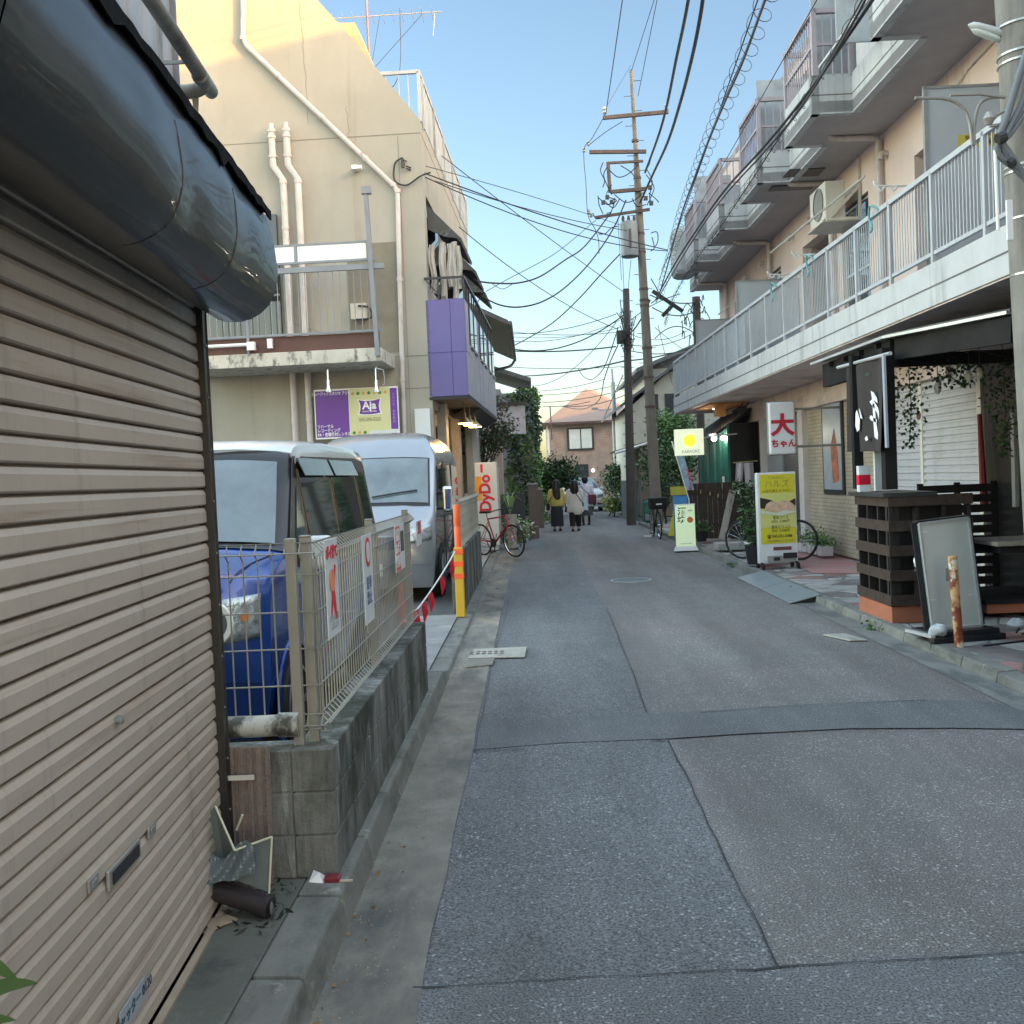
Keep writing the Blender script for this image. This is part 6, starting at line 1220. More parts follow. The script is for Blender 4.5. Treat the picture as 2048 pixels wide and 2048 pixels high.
# ivy clad wall with box shape
h4 = T('ivy_covered_house', 'house front swallowed by green climbing ivy left of the far brick house', 'house', (-.5, 36.5, 0))
b = B(); b.box(-.55, .72, 0, 4, 0, 4.7); b.box(-1.0, -.5, .4, 4, 0, 4.9); b.build('wall', M('grey_blue_wall', (.3, .33, .36)), h4)
random.seed(31); b = B()
for k in range(5200):
    s = random.random(); z = random.uniform(.3, 4.75)
    w0 = .02+.14*abs(sin(z*2.3))+.08*random.random()
    if s < .55: p = (random.uniform(-.35+.1*sin(z*3), .85), -w0*random.random(), z)
    elif s < .9: p = (.72+w0*random.random()*1.2, random.uniform(0, 4), z)
    else: p = (random.uniform(.1, .8), random.uniform(0, 2), 4.7+random.uniform(0, .2))
    b.leaf(p, .13, mi=random.choice((1, 1, 2, 2)) if sin(p[0]*5+z*2)+random.gauss(0, .5) > 0 else 0, droop=.7, asp=.6)
b.build('ivy', [LG1, LG2, LG3], h4, skipnorm=True)
def tree(name, label, loc, trunk_h, r, crown_c, crown_r, n, ls, mats, group=None, asp=.45, gaps=.5, cat='tree', limbs=9):
    t = T(name, label, cat, loc, 0, group); b = B(); cz = Vector(crown_c)
    b.tube(smoothpath([(0, 0, 0), (r*.6, 0, trunk_h*.5), (cz.x*.6, cz.y*.6, trunk_h), tuple(cz)], 4), [r*(1-.75*i/12) for i in range(13)], 10)
    tips = []
    for k in range(limbs):
        a = 2*pi*k/limbs+random.uniform(-.3, .3); el = random.uniform(-.3, .9); e = cz+Vector((cos(a)*crown_r[0]*cos(el), sin(a)*crown_r[1]*cos(el), sin(el)*crown_r[2]))*random.uniform(.6, .95)
        s = Vector((0, 0, trunk_h*random.uniform(.6, 1.0))); m_ = s.lerp(e, .5)+Vector((0, 0, .1)); b.tube([s, m_, e], [r*.4, r*.25, r*.1], 6); tips += [e, m_.lerp(e, .5)]
    b.build('trunk', BARK, t, smooth=True); b = B(); cl = []
    for k in range(int(26*gaps+12)):
        v = Vector((random.gauss(0, 1), random.gauss(0, 1), random.gauss(0, 1))).normalized()*random.uniform(.45, 1); cl.append(cz+Vector((v.x*crown_r[0], v.y*crown_r[1], v.z*crown_r[2])))
    cl += tips
    for k in range(n):
        c = random.choice(cl); s = min(crown_r)*.28; i = cl.index(c); p = c+Vector((random.gauss(0, s), random.gauss(0, s), random.gauss(0, s*.7))); b.leaf(p, ls, mi=(i*7+random.randint(0, 1)) % len(mats), asp=asp, droop=.15)
    b.build('crown', mats, t, skipnorm=True); return t
RLF = M('reddish_dark_leaf', (.07, .05, .035), rough=.6, var=.4)
random.seed(4)
tree('street_tree', 'sparse dark tree with reddish leaves between vending machine and pale house', (-1.35, 26.9, 0), 1.9, .07, (.15, 0, 2.9), (.75, .6, 1.0), 3600, .1, [LG1, RLF, LG1], limbs=12)
tree('bush', 'large dark bush in front of the ivy wall and brick house', (.55, 40.5, 0), .8, .06, (.15, 0, 1.6), (1.15, .8, .95), 5200, .17, [LG1, LG2, LG1], asp=.4, cat='bush')
tree('bush', 'dark bush left of the slender far pole', (3.95, 43.5, 0), .6, .05, (0, 0, 1.35), (.7, .7, 1.1), 2600, .15, [LG1, LG2], cat='bush')
tree('bush', 'green bush behind the main utility pole', (4.3, 33.5, 0), 1.0, .06, (.3, 0, 1.9), (.9, .9, 1.0), 3200, .15, [LG2, LG1, LG2], cat='bush')
tree('garden_tree', 'bright green tree beside the end of the balcony building', (4.95, 34.5, 0), 1.8, .08, (.1, 0, 3.0), (.75, .8, .8), 2600, .14, [LG3, LG2], cat='tree')
tree('bush', 'dark hedge plant beneath the main pole by the bicycle', (3.9, 29.5, 0), .4, .04, (0, 0, 1.2), (.4, .8, 1.1), 1200, .12, [LG1, LG1, LG2], cat='bush')
tree('bush', 'low yellow green variegated plant at the right wall far down the street', (3.05, 37.5, 0), .2, .03, (0, 0, .45), (.45, .4, .35), 420, .17, [LG3, M('yellow_variegated_leaf', (.5, .48, .18)), LG2], cat='bush')
tree('bush', 'leafy white flowering plant behind the red bicycle', (-.42, 22.6, 0), .15, .02, (0, 0, .42), (.38, .5, .36), 520, .11, [LG3, LG2, M('white_flower', (.6, .6, .55))], cat='plant')
tree('bush', 'bright ground hedge beside the road under the ivy', (.35, 34.3, 0), .2, .03, (0, 0, .55), (.35, 1.0, .6), 900, .1, [LG2, LG3], cat='bush')
# spiky potted plant
t = T('potted_plant', 'spiky pale green plant in a tall pot beside the vending machine', 'plant', (-.50, 22.4, .05)); b = B(); b.lathe([(.12, 0), (.15, .75), (.13, .75)], n=14); b.build('pot', M('stone_pot', (.3, .3, .26)), t, smooth=True); b = B()
for k in range(34):
    a = random.uniform(0, 6.3); e = Vector((cos(a)*.33, sin(a)*.33, .95+random.uniform(-.1, .35))); m_ = Vector((cos(a)*.15, sin(a)*.15, 1.15)); o_ = Vector((-sin(a), cos(a), 0))*.015; b.add([Vector((0, 0, .75))-o_, Vector((0, 0, .75))+o_, m_+o_, m_-o_, e], [(0, 1, 2, 3), (3, 2, 4)])
b.build('foliage', [M('pale_spiky_leaf', (.2, .3, .12))], t, skipnorm=True)
# vending machine
vm = T('vending_machine', 'white vending machine side with red vertical lettering behind the second fence', 'vending machine', (-1.22, 21.7, .06), .0)
b = B(); b.box(.0, .48, 0, .7, .1, 1.92); b.box(.03, .45, .05, .65, 0, .1); b.build('cabinet', M('white_vending_panel', (.6, .66, .68), rough=.35, var=.03), vm, bevel=.015)
b = B(); b.box(.01, .14, -.006, 0, 1.1, 1.62); b.build('orange_print', M('orange_yellow_print', (.75, .35, .04)), vm)
VR = M('vending_red', (.6, .01, .04), rough=.4)
text('DyDo', .34, (.22, -.008, 1.25), (0, 0, 1), (-1, 0, 0), VR, vm, bold=.012, sx=.95)
b = B(); b.box(.13, .18, -.008, 0, 1.7, 1.88); b.build('red_bar_print', VR, vm)
b = B(); b.box(.48, .52, .05, .62, .4, 1.8); b.build('side_trim', GREY, vm)
# garden wall, gate posts (left, beyond vending machine)
bw = B(); bw.box(-.95, -.18, 24.6, 24.75, 0, 1.22); o = bw.build('garden_wall', M('near_black_wall', (.035, .04, .045), rough=.7)); tag(o, 'near black garden wall behind the red bicycle', 'wall')
for lab, x, y, hh, w_ in (('nearer brown timber gate post at the left road edge', .03, 26.2, 1.42, .25), ('farther greenish gate post with a small grey box at the left road edge', .2, 31.5, 1.2, .3)):
    t = T('gate_post', lab, 'post', (x, y, 0), group='gate posts on the left'); b = B(); b.box(-w_/2, w_/2, 0, .5, 0, hh); b.build('post', M('weathered_post', (.13, .1, .09), rough=.8, var=.2, dirt=((.08, .1, .05), (3, 3, 1), .5, .7)), t, bevel=.01); b = B(); b.box(-w_/2-.02, w_/2+.02, -.02, .52, hh, hh+.04); b.build('cap', CONC, t)
wpn = B(); wpn.box(-1.6, -.9, 25.2, 25.3, 0, 1.9); o = wpn.build('white_fence_panel', WHITE); tag(o, 'white louvred panel behind the vending machine', 'panel')
# ================================================================== FAR HOUSES
BRK = brick_mat('far_brick', (.31, .225, .18), (.26, .185, .15), (.3, .25, .21), .25, .08, .008)
fh = T('brick_house', 'two-storey brown brick house closing the far end of the street', 'house', (3.1, 60, 0))
b = B(); b.box(-2.0, 3.6, 0, 7, 0, 4.72); b.build('wall', BRK, fh)
b = B(); b.add([(-2.3, -.5, 4.75), (3.9, -.5, 4.75), (3.9, 7.5, 4.75), (-2.3, 7.5, 4.75), (.5, 2.6, 6.95), (1.1, 3.6, 6.95)], [(0, 1, 4), (1, 2, 5, 4), (2, 3, 5), (3, 0, 4, 5), (0, 3, 2, 1)]); rf = b.build('roof', M('terracotta_rose_roof', (.15, .125, .118), rough=.75, var=.1), fh); b = B(); b.bar((-2.3, -.52, 4.72), (3.9, -.52, 4.72), .08, .14); b.build('gutter', M('dark_brown_gutter', (.05, .03, .03)), rf)
b = B(); b.box(-.85, .75, -.1, .0, 3.1, 4.45); wn = b.build('window', M('black_window_frame', (.02, .02, .022)), fh); b = B(); b.box(-.72, -.07, -.13, -.1, 3.2, 4.35); b.box(0, .62, -.12, -.1, 3.2, 4.35); b.build('pane', M('pale_curtained_glass', (.45, .5, .5), rough=.15), wn)
b = B(); b.box(-.35, .35, -.05, 0, 1.5, 2.25); b.build('louvre_window', BLACK, fh); b = B(); b.bar((-.6, -.6, 1.42), (2.6, -.6, 1.42), .2, .06); b.build('canopy', GREY, fh)
b = B(); b.lathe([(.02, -.1), (.1, -.05), (.1, .05), (.02, .1)], (.62, -.1, 1.85), 12, axis='Y'); b.build('wall_lamp', mat('lit_wall_lamp', (.9, .9, .85), emit=1, var=0, bump=0), fh, smooth=True)
b = B(); b.box(-2.03, -1.9, -.02, .03, 2.9, 4.4); b.build('corner_strip', M('white_plastic_strip', (.6, .6, .6)), fh)
# right-hand houses beyond the apartments
rh = T('cream_house', 'cream house with porch roof behind the dark telephone pole', 'house', (3.75, 37.5, 0))
CRW = M('cream_house_wall', (.5, .48, .42), rough=.85, dirt=((.35, .33, .3), (1.5, 1.5, .4), .55, .75))
b = B(); b.box(.1, 5, 0, 9, 0, 4.1); b.prism([(.1, 0, 4.1), (1.5, 0, 5.3), (5, 0, 5.9), (5, 0, 4.1)], (0, 9, 0)); b.build('wall', CRW, rh)
b = B(); b.prism([(-.35, -.4, 4.02), (1.7, -.4, 5.45), (1.7, -.4, 5.57), (-.35, -.4, 4.14)], (0, 10, 0)); b.prism([(1.7, -.4, 5.45), (4.8, -.4, 4.6), (4.8, -.4, 4.75), (1.7, -.4, 5.57)], (0, 10, 0)); rf = b.build('roof', TILD, rh)
b = B(); b.prism([(-.7, -1.6, 2.35), (1.9, -1.6, 3.0), (1.9, -1.6, 3.08), (-.7, -1.6, 2.44)], (0, 2.4, 0)); b.build('porch_roof', M('brown_porch_tile', (.22, .16, .12), rough=.8, var=.3), rh); b = B(); b.tube([(-.7, -1.65, 2.35), (1.9, -1.65, 3.0)], .05, 8); b.build('gutter', WHITE, rh)
b = B(); b.box(.25, 1.9, -1.4, 0, 0, 2.4); b.build('porch_wall', M('tan_porch', (.3, .23, .17)), rh)
b = B(); b.box(.7, 1.1, -.06, 0, 2.9, 4.5); b.box(1.35, 1.9, -.06, 0, 3.3, 4.5); b.build('window', GLASSD, rh)
rh2 = T('white_house', 'tall white house with dark eave behind the main utility pole', 'house', (4.9, 40, 0)); b = B(); b.box(0, 7, 0, 8, 0, 5.7); b.build('wall', M('white_house_wall', (.5, .5, .5), rough=.8), rh2); b = B(); b.prism([(-.6, -.6, 5.55), (2.5, -.6, 6.7), (2.5, -.6, 6.85), (-.6, -.6, 5.7)], (0, 9, 0)); b.build('roof', TILD, rh2); b = B(); b.box(.2, .7, -.05, 0, 3.6, 4.6); b.build('window', GLASSD, rh2)
gw = B(); gw.box(3.25, 3.55, 33.6, 36.5, 0, 1.35); o = gw.build('garden_wall', M('blue_grey_wall', (.11, .13, .15), rough=.7)); tag(o, 'blue-grey garden wall beyond the telephone pole', 'wall')
gb = T('net_crate', 'green net covered crate at the foot of the telephone pole', 'crate', (3.75, 31.6, 0)); b = B(); b.box(-.25, .3, 0, .6, 0, .75); b.build('crate', M('green_net', (.06, .16, .12), rough=.8, var=.5, scale=9), gb, bevel=.08); b = B(); b.box(-.2, .25, -.02, .0, .1, .3); b.build('tag_plate', GREY, gb)
# unseen blocks added behind the apartments, shaped to shade the street and far house
nb2 = T('unseen_shade_block', 'unseen block added behind the pink apartments to shade the street', 'building', (13, -30, 0)); b = B(); b.box(0, 12, 0, 75, 0, 12.6); b.box(1, 11, 46, 74.5, 12.6, 15); b.build('wall', CRW, nb2); b = B(); b.box(-.05, 12.05, -.05, 75.05, 12.6, 12.8); b.build('roof', TILD, nb2)
nb5 = T('unseen_shade_row', 'unseen low block added behind the apartments to shade the far house', 'house', (13, 45.5, 0)); b = B(); b.box(0, 10, 0, 24, 0, 6.9); b.build('wall', PKW, nb5); b = B(); b.box(-.05, 10.05, -.05, 24.05, 6.9, 7.05); b.build('roof', TILD, nb5)  # unseen, added to shade the far house below its roof
# ================================================================== POLES
PC = M('old_pole_concrete', (.19, .17, .15), rough=.9, var=.15, dirt=((.1, .09, .08), (3, 3, .8), .5, .7)); INS = M('porcelain_insulator', (.35, .38, .36), rough=.3)
RUSTB = M('rust_brown_steel', (.1, .07, .06), rough=.7, var=.3)
def Pm(px, py, y=27.5): return AY(px, py, y)
mp = T('utility_pole', 'tallest brown concrete utility pole with crossarms and grey transformer', 'utility pole', (3.41, 27.5, 0))
top = Pm(1262, 140)-Vector((3.41, 27.5, 0)); b = B(); kk = 12
b.tube([(top.x*i/kk, 0, top.z*i/kk) for i in range(kk+1)], [.16-.085*i/kk-(0.03 if i > 9 else 0) for i in range(kk+1)], 16); b.build('pole', PC, mp, smooth=True)
ax = lambda z: top.x*z/top.z
b = B()
for i in range(26):
    z = 2.2+i*.4; s = 1 if i % 2 else -1; b = B(); b.tube([(ax(z), 0, z), (ax(z)+s*.24, 0, z)], .009, 6); b.build('step_bolt', RUSTB, mp)
for z in (8.1, 7.6, 6.6, 6.3, 6.15, 5.0, 4.2, 3.4, 9.6, 10.6): b.lathe([(.17-.008*z+.012, -.03), (.17-.008*z+.012, .03)], (ax(z), 0, z), 16); b.build('pole_band', RUSTB, mp); b = B()
def cross(px0, py0, px1, py1, w_=.09, nm='crossarm'):
    a = Pm(px0, py0)-mp.location; e = Pm(px1, py1)-mp.location; a.y = e.y = -.16; b = B(); b.bar(a, e, w_, w_); return b.build(nm, RUSTB, mp), a, e
ca1, a1, e1 = cross(1205, 240, 1335, 228); ca2, a2, e2 = cross(1178, 308, 1291, 307); ca3, a3, e3 = cross(1190, 438, 1298, 422, .07)
cross(1212, 330, 1285, 326, .06); cross(1222, 387, 1290, 381, .09, 'bracket_arm'); cross(1215, 330, 1219, 388, .09, 'bracket_post')
b = B()
for px, py, r in ((1208, 225, .07), (1331, 218, .06), (1176, 290, .05), (1167, 303, .05), (1177, 426, .05), (1181, 432, .05)):
    q = Pm(px, py)-mp.location; q.y = -.16; b.lathe([(r*.4, -r*1.6), (r, -r), (r*.6, -r*.2), (r, r*.3), (r*.5, r*1.4)], q, 12)
b.build('insulator', INS, mp, smooth=True)
b = B(); q = Pm(1258, 482)-mp.location; q.y = -.1; b.lathe([(.20, -.46), (.24, -.44), (.24, .42), (.22, .47), (.1, .52)], q, 22); tf = b.build('transformer', M('transformer_grey', (.2, .22, .23), rough=.5, var=.12), mp, smooth=True)
b = B(); b.box(q.x-.03, q.x+.03, q.y-.26, q.y-.23, q.z-.25, q.z+.25)
for dx in (-.15, 0, .15): b.lathe([(.03, .5), (.045, .58), (.025, .66)], (q.x+dx, q.y, q.z), 8)
for dz in (-.25, .25): b.bar((q.x+.2, q.y, q.z+dz), (ax(q.z), 0, q.z+dz), .05)
b.build('fitting', RUSTB, tf)
b = B(); random.seed(12)      # tangle of jumper wires round the pole
def Q(px, py, dy=-.2): v = Pm(px, py)-mp.location; v.y = dy+random.uniform(-.08, .08); return v
for L_ in ([(1218, 345), (1235, 358), (1255, 352), (1275, 335)], [(1213, 340), (1206, 355), (1214, 378), (1222, 392)], [(1240, 335), (1262, 350), (1275, 372)], [(1195, 395), (1197, 415), (1205, 432)], [(1195, 400), (1215, 412), (1228, 402), (1222, 425), (1212, 432)], [(1208, 405), (1225, 420), (1238, 402)], [(1228, 392), (1248, 410), (1268, 405), (1285, 388)], [(1290, 340), (1302, 368), (1298, 395), (1303, 408)], [(1290, 355), (1306, 378), (1299, 400), (1292, 415)], [(1296, 390), (1308, 402), (1316, 408)], [(1262, 402), (1272, 418), (1290, 412)], [(1300, 470), (1312, 468), (1314, 485), (1308, 498)], [(1302, 478), (1306, 500), (1300, 505)], [(1235, 455), (1222, 458), (1210, 470), (1196, 472)], [(1205, 330), (1200, 345), (1208, 365), (1204, 380)], [(1222, 375), (1212, 395), (1232, 405), (1218, 412)], [(1185, 430), (1190, 442), (1200, 440)], [(1300, 560), (1316, 592), (1300, 610)], [(1300, 320), (1296, 335), (1288, 345)]):
    b.tube(smoothpath([Q(x, y) for x, y in L_], 5), .014, 5)
for px, py in ((1213, 400), (1222, 408), (1205, 410), (1290, 400), (1300, 412), (1298, 380)): q = Q(px, py); b.box(q.x-.05, q.x+.05, q.y-.05, q.y+.05, q.z-.05, q.z+.05)
b.build('jumper_wires', BLACK, mp)
# black sloping arm towards the small pole
b = B(); b.bar(Pm(1305, 582)-mp.location, Pm(1366, 623)-mp.location, .09); b.bar(Pm(1344, 612)-mp.location, Pm(1325, 632)-mp.location, .13, .1); b.build('cable_closure', BLACK, mp)
p2 = T('telephone_pole', 'dark telephone pole left of and behind the tallest pole', 'utility pole', (3.05, 31, 0)); b = B(); tp = AY(1252, 578, 31)-Vector((3.05, 31, 0)); b.tube([(tp.x*i/8, 0, tp.z*i/8) for i in range(9)], [.15-.05*i/8 for i in range(9)], 14); b.build('pole', M('dark_pole', (.07, .06, .055), rough=.8, var=.2), p2, smooth=True)
b = B()
for i in range(16): z = 1.8+i*.34; b = B(); b.tube([(tp.x*z/tp.z-.2, 0, z), (tp.x*z/tp.z+.2, 0, z)], .01, 5); b.build('step_bolt', RUSTB, p2)
b = B(); q = AY(1243, 672, 31)-p2.location; b.box(q.x-.16, q.x+.05, -.2, -.02, q.z-.25, q.z+.15)
for k in range(16): 
    s = AY(1240+random.uniform(-8, 22), 600+random.uniform(0, 100), 31)-p2.location; e = AY(1258+random.uniform(-12, 16), 620+random.uniform(0, 90), 31)-p2.location; m_ = s.lerp(e, .5)+Vector((0, 0, -.2)); b.tube(smoothpath([s+Vector((0, -.18, 0)), m_+Vector((0, -.25, 0)), e+Vector((0, -.15, 0))], 4), .014, 5)
b.build('junction_wires', BLACK, p2)
p3 = T('slender_pole', 'slender pale metal pole far down the street by the brick house', 'pole', (3.83, 45, 0)); b = B(); b.tube([(0, 0, 0), (0, 0, 5.7)], .1, 12); b.tube([(0, 0, 5.7), (-.02, 0, 6.3)], .05, 10); b.build('pole', M('pale_galvanised', (.34, .36, .36), rough=.5), p3, smooth=True); b = B(); b.tube(smoothpath([(0, 0, 4.5), (-.5, 0, 4.48), (-.9, 0, 4.55)], 3), .02, 6); b.box(-1.0, -.7, -.06, .06, 4.5, 4.6); b.build('lamp_arm', GREY, p3)
p4 = T('utility_pole', 'short dark pole with tangled wires at the far end of the apartments', 'utility pole', (5.12, 30, 0)); b = B(); b.tube([(0, 0, 0), (0, 0, 6.75)], .12, 12); b.build('pole', M('dark_pole', (.07, .06, .055)), p4, smooth=True); b = B()
for k in range(18):
    s = Vector((random.uniform(-.5, .2), -.15, random.uniform(5.4, 6.6))); e = s+Vector((random.uniform(-.3, .4), 0, random.uniform(-.5, .3))); b.tube(smoothpath([s, s.lerp(e, .5)+Vector((0, -.1, .2)), e], 4), .013, 5)
b.build('junction_wires', BLACK, p4)
# near right pole
NP = T('utility_pole', 'thick concrete utility pole at the right edge with street lamp and steel bands', 'utility pole', (3.83, 7.4, PZ))
b = B(); b.tube([(0, 0, 0), (-.17, 0, 5), (-.35, 0, 12)], [.185, .165, .12], 28); b.build('pole', M('near_pole_concrete', (.21, .2, .185), rough=.85, var=.15, bump=.3, dirt=[((.12, .11, .1), (6, 6, .7), .5, .7)]), NP, smooth=True)
b = B()
for z in (4.62, 4.42, 4.36, 3.62, 3.58, 3.25, 2.85): b = B(); b.lathe([(.172, -.01), (.178, -.007), (.178, .007), (.172, .01)], (-.034*z, 0, z), 28); b.build('steel_band', M('worn_steel_band', (.4, .4, .39), rough=.35, metal=.7), NP)
q = AY(1972, 70, 7.2)-NP.location
b = B(); b.loft([[(-.14+q.x+k*.28/6, -.12+.055*s*sin(pi*min(1, max(.12, (k+.6)/7)))*1.2, 0) for s in (0,)] for k in range(0)] or [[(0, 0, 0), (1e-3, 0, 0), (0, 1e-3, 0)], [(0, 0, .001), (1e-3, 0, .001), (0, 1e-3, .001)]])
rings = []
for k in range(9):
    u = k/8; x = -.54+.27*u; z = 4.66-.09*u; r = .042*sqrt(max(.02, 1-(2*u-1)**4)); rings.append([(x, .0+r*1.1*cos(2*pi*j/14), z+r*.8*sin(2*pi*j/14)) for j in range(14)])
b = B(); b.loft(rings); lm = b.build('street_lamp', M('lamp_white_shell', (.5, .53, .52), rough=.35), NP, smooth=True)
b = B(); rings = []
for k in range(9):
    u = k/8; x = -.52+.22*u; z = 4.645-.09*u-.02; r = .034*sqrt(max(.02, 1-(2*u-1)**4)); rings.append([(x, r*1.0*cos(2*pi*j/14), z+r*.7*sin(2*pi*j/14)) for j in range(14)])
b.loft(rings); b.build('lens', M('lamp_lens', (.55, .6, .58), rough=.15), lm, smooth=True)
b = B(); b.bar((-.29, 0, 4.58), (-.2, 0, 4.55), .04); b.build('arm', BLACK, lm)
def npx(L_, y=7.15): return [AY(x, y_, y)-NP.location for x, y_ in L_]
LEAD = M('grey_cable_sheath', (.13, .14, .155), rough=.5)
b = B(); b.tube(smoothpath(npx([(2075, 40), (2045, 130), (2015, 230), (2000, 275), (2020, 310), (2060, 370)]), 6), .026, 10); b.tube(smoothpath(npx([(2080, 90), (2050, 190), (2022, 250), (2006, 280), (1993, 298), (2010, 322), (2060, 352)]), 6), .022, 10); b.tube(smoothpath(npx([(2085, 130), (2055, 215), (2022, 268), (2004, 290), (2030, 340), (2070, 372)]), 6), .016, 8); b.build('cable_bundle', LEAD, NP, smooth=True)
b = B(); b.tube(npx([(1994, 279), (2010, 273)], 7.12), .04, 10); b.build('cable_tie', BLACK, NP); b = B(); b.tube(npx([(2018, 329), (2028, 323)], 7.12), .032, 10); b.build('cable_tie', BLACK, NP)
b = B(); b.tube(npx([(1990, 300), (1996, 460)], 7.15), .012, 8); q0 = npx([(2020, 480)], 7.2)[0]; b.box(q0.x-.02, q0.x+.02, q0.y-.01, q0.y+.01, q0.z-.0, q0.z+.28); b.build('marker_strip', WHITE, NP)
b = B(); q1 = npx([(1978, 235)], 7.2)[0]; b.lathe([(.02, -.05), (.045, -.01), (.015, .04)], q1, 10); b.tube([q1, q1+Vector((.12, 0, .04))], .01, 6); b.tube([q1+Vector((0, 0, -.06)), q1+Vector((.12, 0, -.05))], .012, 6); b.tube(npx([(1900, 190), (1960, 188), (2010, 195)], 7.3), .012, 6); b.tube(smoothpath(npx([(1830, 196), (1900, 200), (1935, 230), (1945, 290)], 7.9), 4), .013, 8); b.tube(smoothpath(npx([(2010, 192), (1965, 202), (1950, 240), (1948, 290)], 7.9), 4), .013, 8); b.build('bracket', M('grey_bracket', (.3, .28, .26), rough=.5, metal=.3), NP)
# ================================================================== CABLES
def C2(a, da, e, de, sag=0, r=.011, **k): return cable(AY(*a, da), AY(*e, de), sag, r, **k)
def street(a, da, exitpt, r=.011, label=None, **k):
    A = AY(*a, da); E = G(exitpt[0], exitpt[1], A.z); d = (E-A); E2 = A+d*((A.y+3)/(A.y-E.y)); return cable(A, E2, .15, r, n=24, label=label, **k)
LT = 'thin conductor from the tallest pole up out of the photo'; GT = 'conductors leaving over the camera'
street((1212, 225), 27.3, (1243, 0), .012, LT+', leftmost of four', group=GT); street((1263, 141), 27.5, (1300, 20), .009, LT+', from the very tip', group=GT); street((1276, 192), 27.4, (1312, 0), .009, LT+', just below the tip', group=GT); street((1333, 218), 27.3, (1362, 60), .009, LT+', right end of the crossarm', group=GT)
def multi(L_, r, label=None, n=6, **k):
    """L_ = [(px,py,depth)]"""
    P = smoothpath([AY(x, y, d) for x, y, d in L_], n); return cable(None or P[0], P[-1], 0, r, pts=P, label=label, **k)
multi([(1290, 345, 27.3), (1318, 268, 23), (1335, 205, 20.5), (1352, 120, 17.8), (1368, 45, 16), (1380, -20, 14.8), (1400, -140, 12.9)], .028, 'thick black power cable, left of two, sweeping up from the tallest pole', group='thick power cables')
multi([(1280, 405, 27.3), (1305, 350, 25), (1335, 285, 21), (1362, 200, 17.5), (1385, 110, 15), (1400, 35, 13.6), (1408, -20, 12.8), (1425, -140, 11.4)], .028, 'thick black power cable, right of two, sweeping up from the tallest pole', group='thick power cables')
# hanger cable with coils
P = [AY(x, y, d) for x, y, d in ((1318, 590, 27), (1338, 520, 23.5), (1362, 430, 19.5), (1390, 350, 16.6), (1420, 270, 14.4), (1455, 185, 12.6), (1490, 105, 11.3), (1528, 0, 10), (1560, -90, 9.1))]
sp = smoothpath(P, 8); msr = B(); msr.tube([p-P[0] for p in sp], .008, 6); msr.tube([p-P[0]-Vector((.03, 0, .1)) for p in sp], .014, 6)
o = T('spiral_hanger_cable', 'cable with looping spiral hangers running up beside the balconies', 'cable', tuple(P[0])); msr.build('messenger', M('cable_grey', (.08, .085, .1), rough=.5), o)
hc = []; tot = 0; cum = [0]
for i in range(1, len(sp)): tot += (sp[i]-sp[i-1]).length; cum.append(tot)
n = 620
for k in range(n):
    s = tot*k/(n-1); i = min(max(j for j in range(len(cum)) if cum[j] <= s), len(sp)-2); f = (s-cum[i])/(cum[i+1]-cum[i]); c = sp[i].lerp(sp[i+1], f)-P[0]; a = s*2*pi/.44; hc.append(c+Vector((sin(a)*.11, 0, -.05+cos(a)*.11)))
B().tube(hc, .0044, 4).build('spiral_hanger', M('cable_grey', (.08, .085, .1)), o)
def fol(L_, r, label, **k): return multi(L_, r, label, **k)
GB_ = 'black bundle cables along the balconies'
fol([(1311, 600, 27), (1350, 527, 22), (1400, 450, 18.5), (1450, 380, 15.8), (1531, 290, 12.9), (1620, 180, 10.8), (1745, 0, 8.7), (1800, -90, 8)], .017, 'black cable passing closest before the balconies, upper strand', group=GB_)
fol([(1312, 604, 27), (1352, 535, 22), (1402, 456, 18.5), (1452, 388, 15.8), (1534, 298, 12.9), (1612, 200, 10.9), (1720, 20, 8.9), (1770, -90, 8.1)], .012, 'black cable just under the upper strand before the balconies', group=GB_)
P = [AY(x, y, d) for x, y, d in ((1330, 650, 27), (1345, 600, 23), (1385, 530, 20), (1440, 455, 17), (1500, 365, 14.5), (1567, 262, 12.2), (1640, 150, 10.5), (1735, -20, 8.9))]; sp = smoothpath(P, 8)
o = T('coiled_hanger_cable', 'thin grey cable with small coils crossing in front of the balconies', 'cable', tuple(P[0])); b = B(); b.tube([p-P[0] for p in sp], .009, 5); b.build('messenger', BLACK, o)
b = B(); hc = []; tot = 0; cum = [0]
for i in range(1, len(sp)): tot += (sp[i]-sp[i-1]).length; cum.append(tot)
for k in range(420):
    s = tot*k/419; i = min(max(j for j in range(len(cum)) if cum[j] <= s), len(sp)-2); f = (s-cum[i])/(cum[i+1]-cum[i]); c = sp[i].lerp(sp[i+1], f)-P[0]; a = s*2*pi/.4; hc.append(c+Vector((sin(a)*.045, 0, -.02+cos(a)*.05)))
b.tube(hc, .004, 4); b.build('spiral_hanger', BLACK, o)
street((1318, 560), 27, (1505, 0), .008, 'straight thin wire left of the looping spiral cable', group='straight wires beside the spiral cable'); street((1322, 540), 27, (1585, 60), .006, 'straight thin wire right of the looping spiral cable', group='straight wires beside the spiral cable')
L1 = 'thin wire crossing from the studio building to the tallest pole'; G1 = 'wires from the studio building'
C2((812, 332), 18.2, (1335, 500), 27.5, .12, .014, label=L1+', thickest, from the cable loop', group=G1); C2((812, 336), 18.2, (1335, 502), 27.5, .3, .012, label=L1+', sagging most', group=G1); C2((870, 362), 19.5, (1260, 462), 27.4, .1, .01, label=L1+', starting farther along the facade', group=G1); C2((806, 320), 18.2, (1240, 450), 27.4, -.05, .008, label=L1+', thinnest and highest', group=G1)
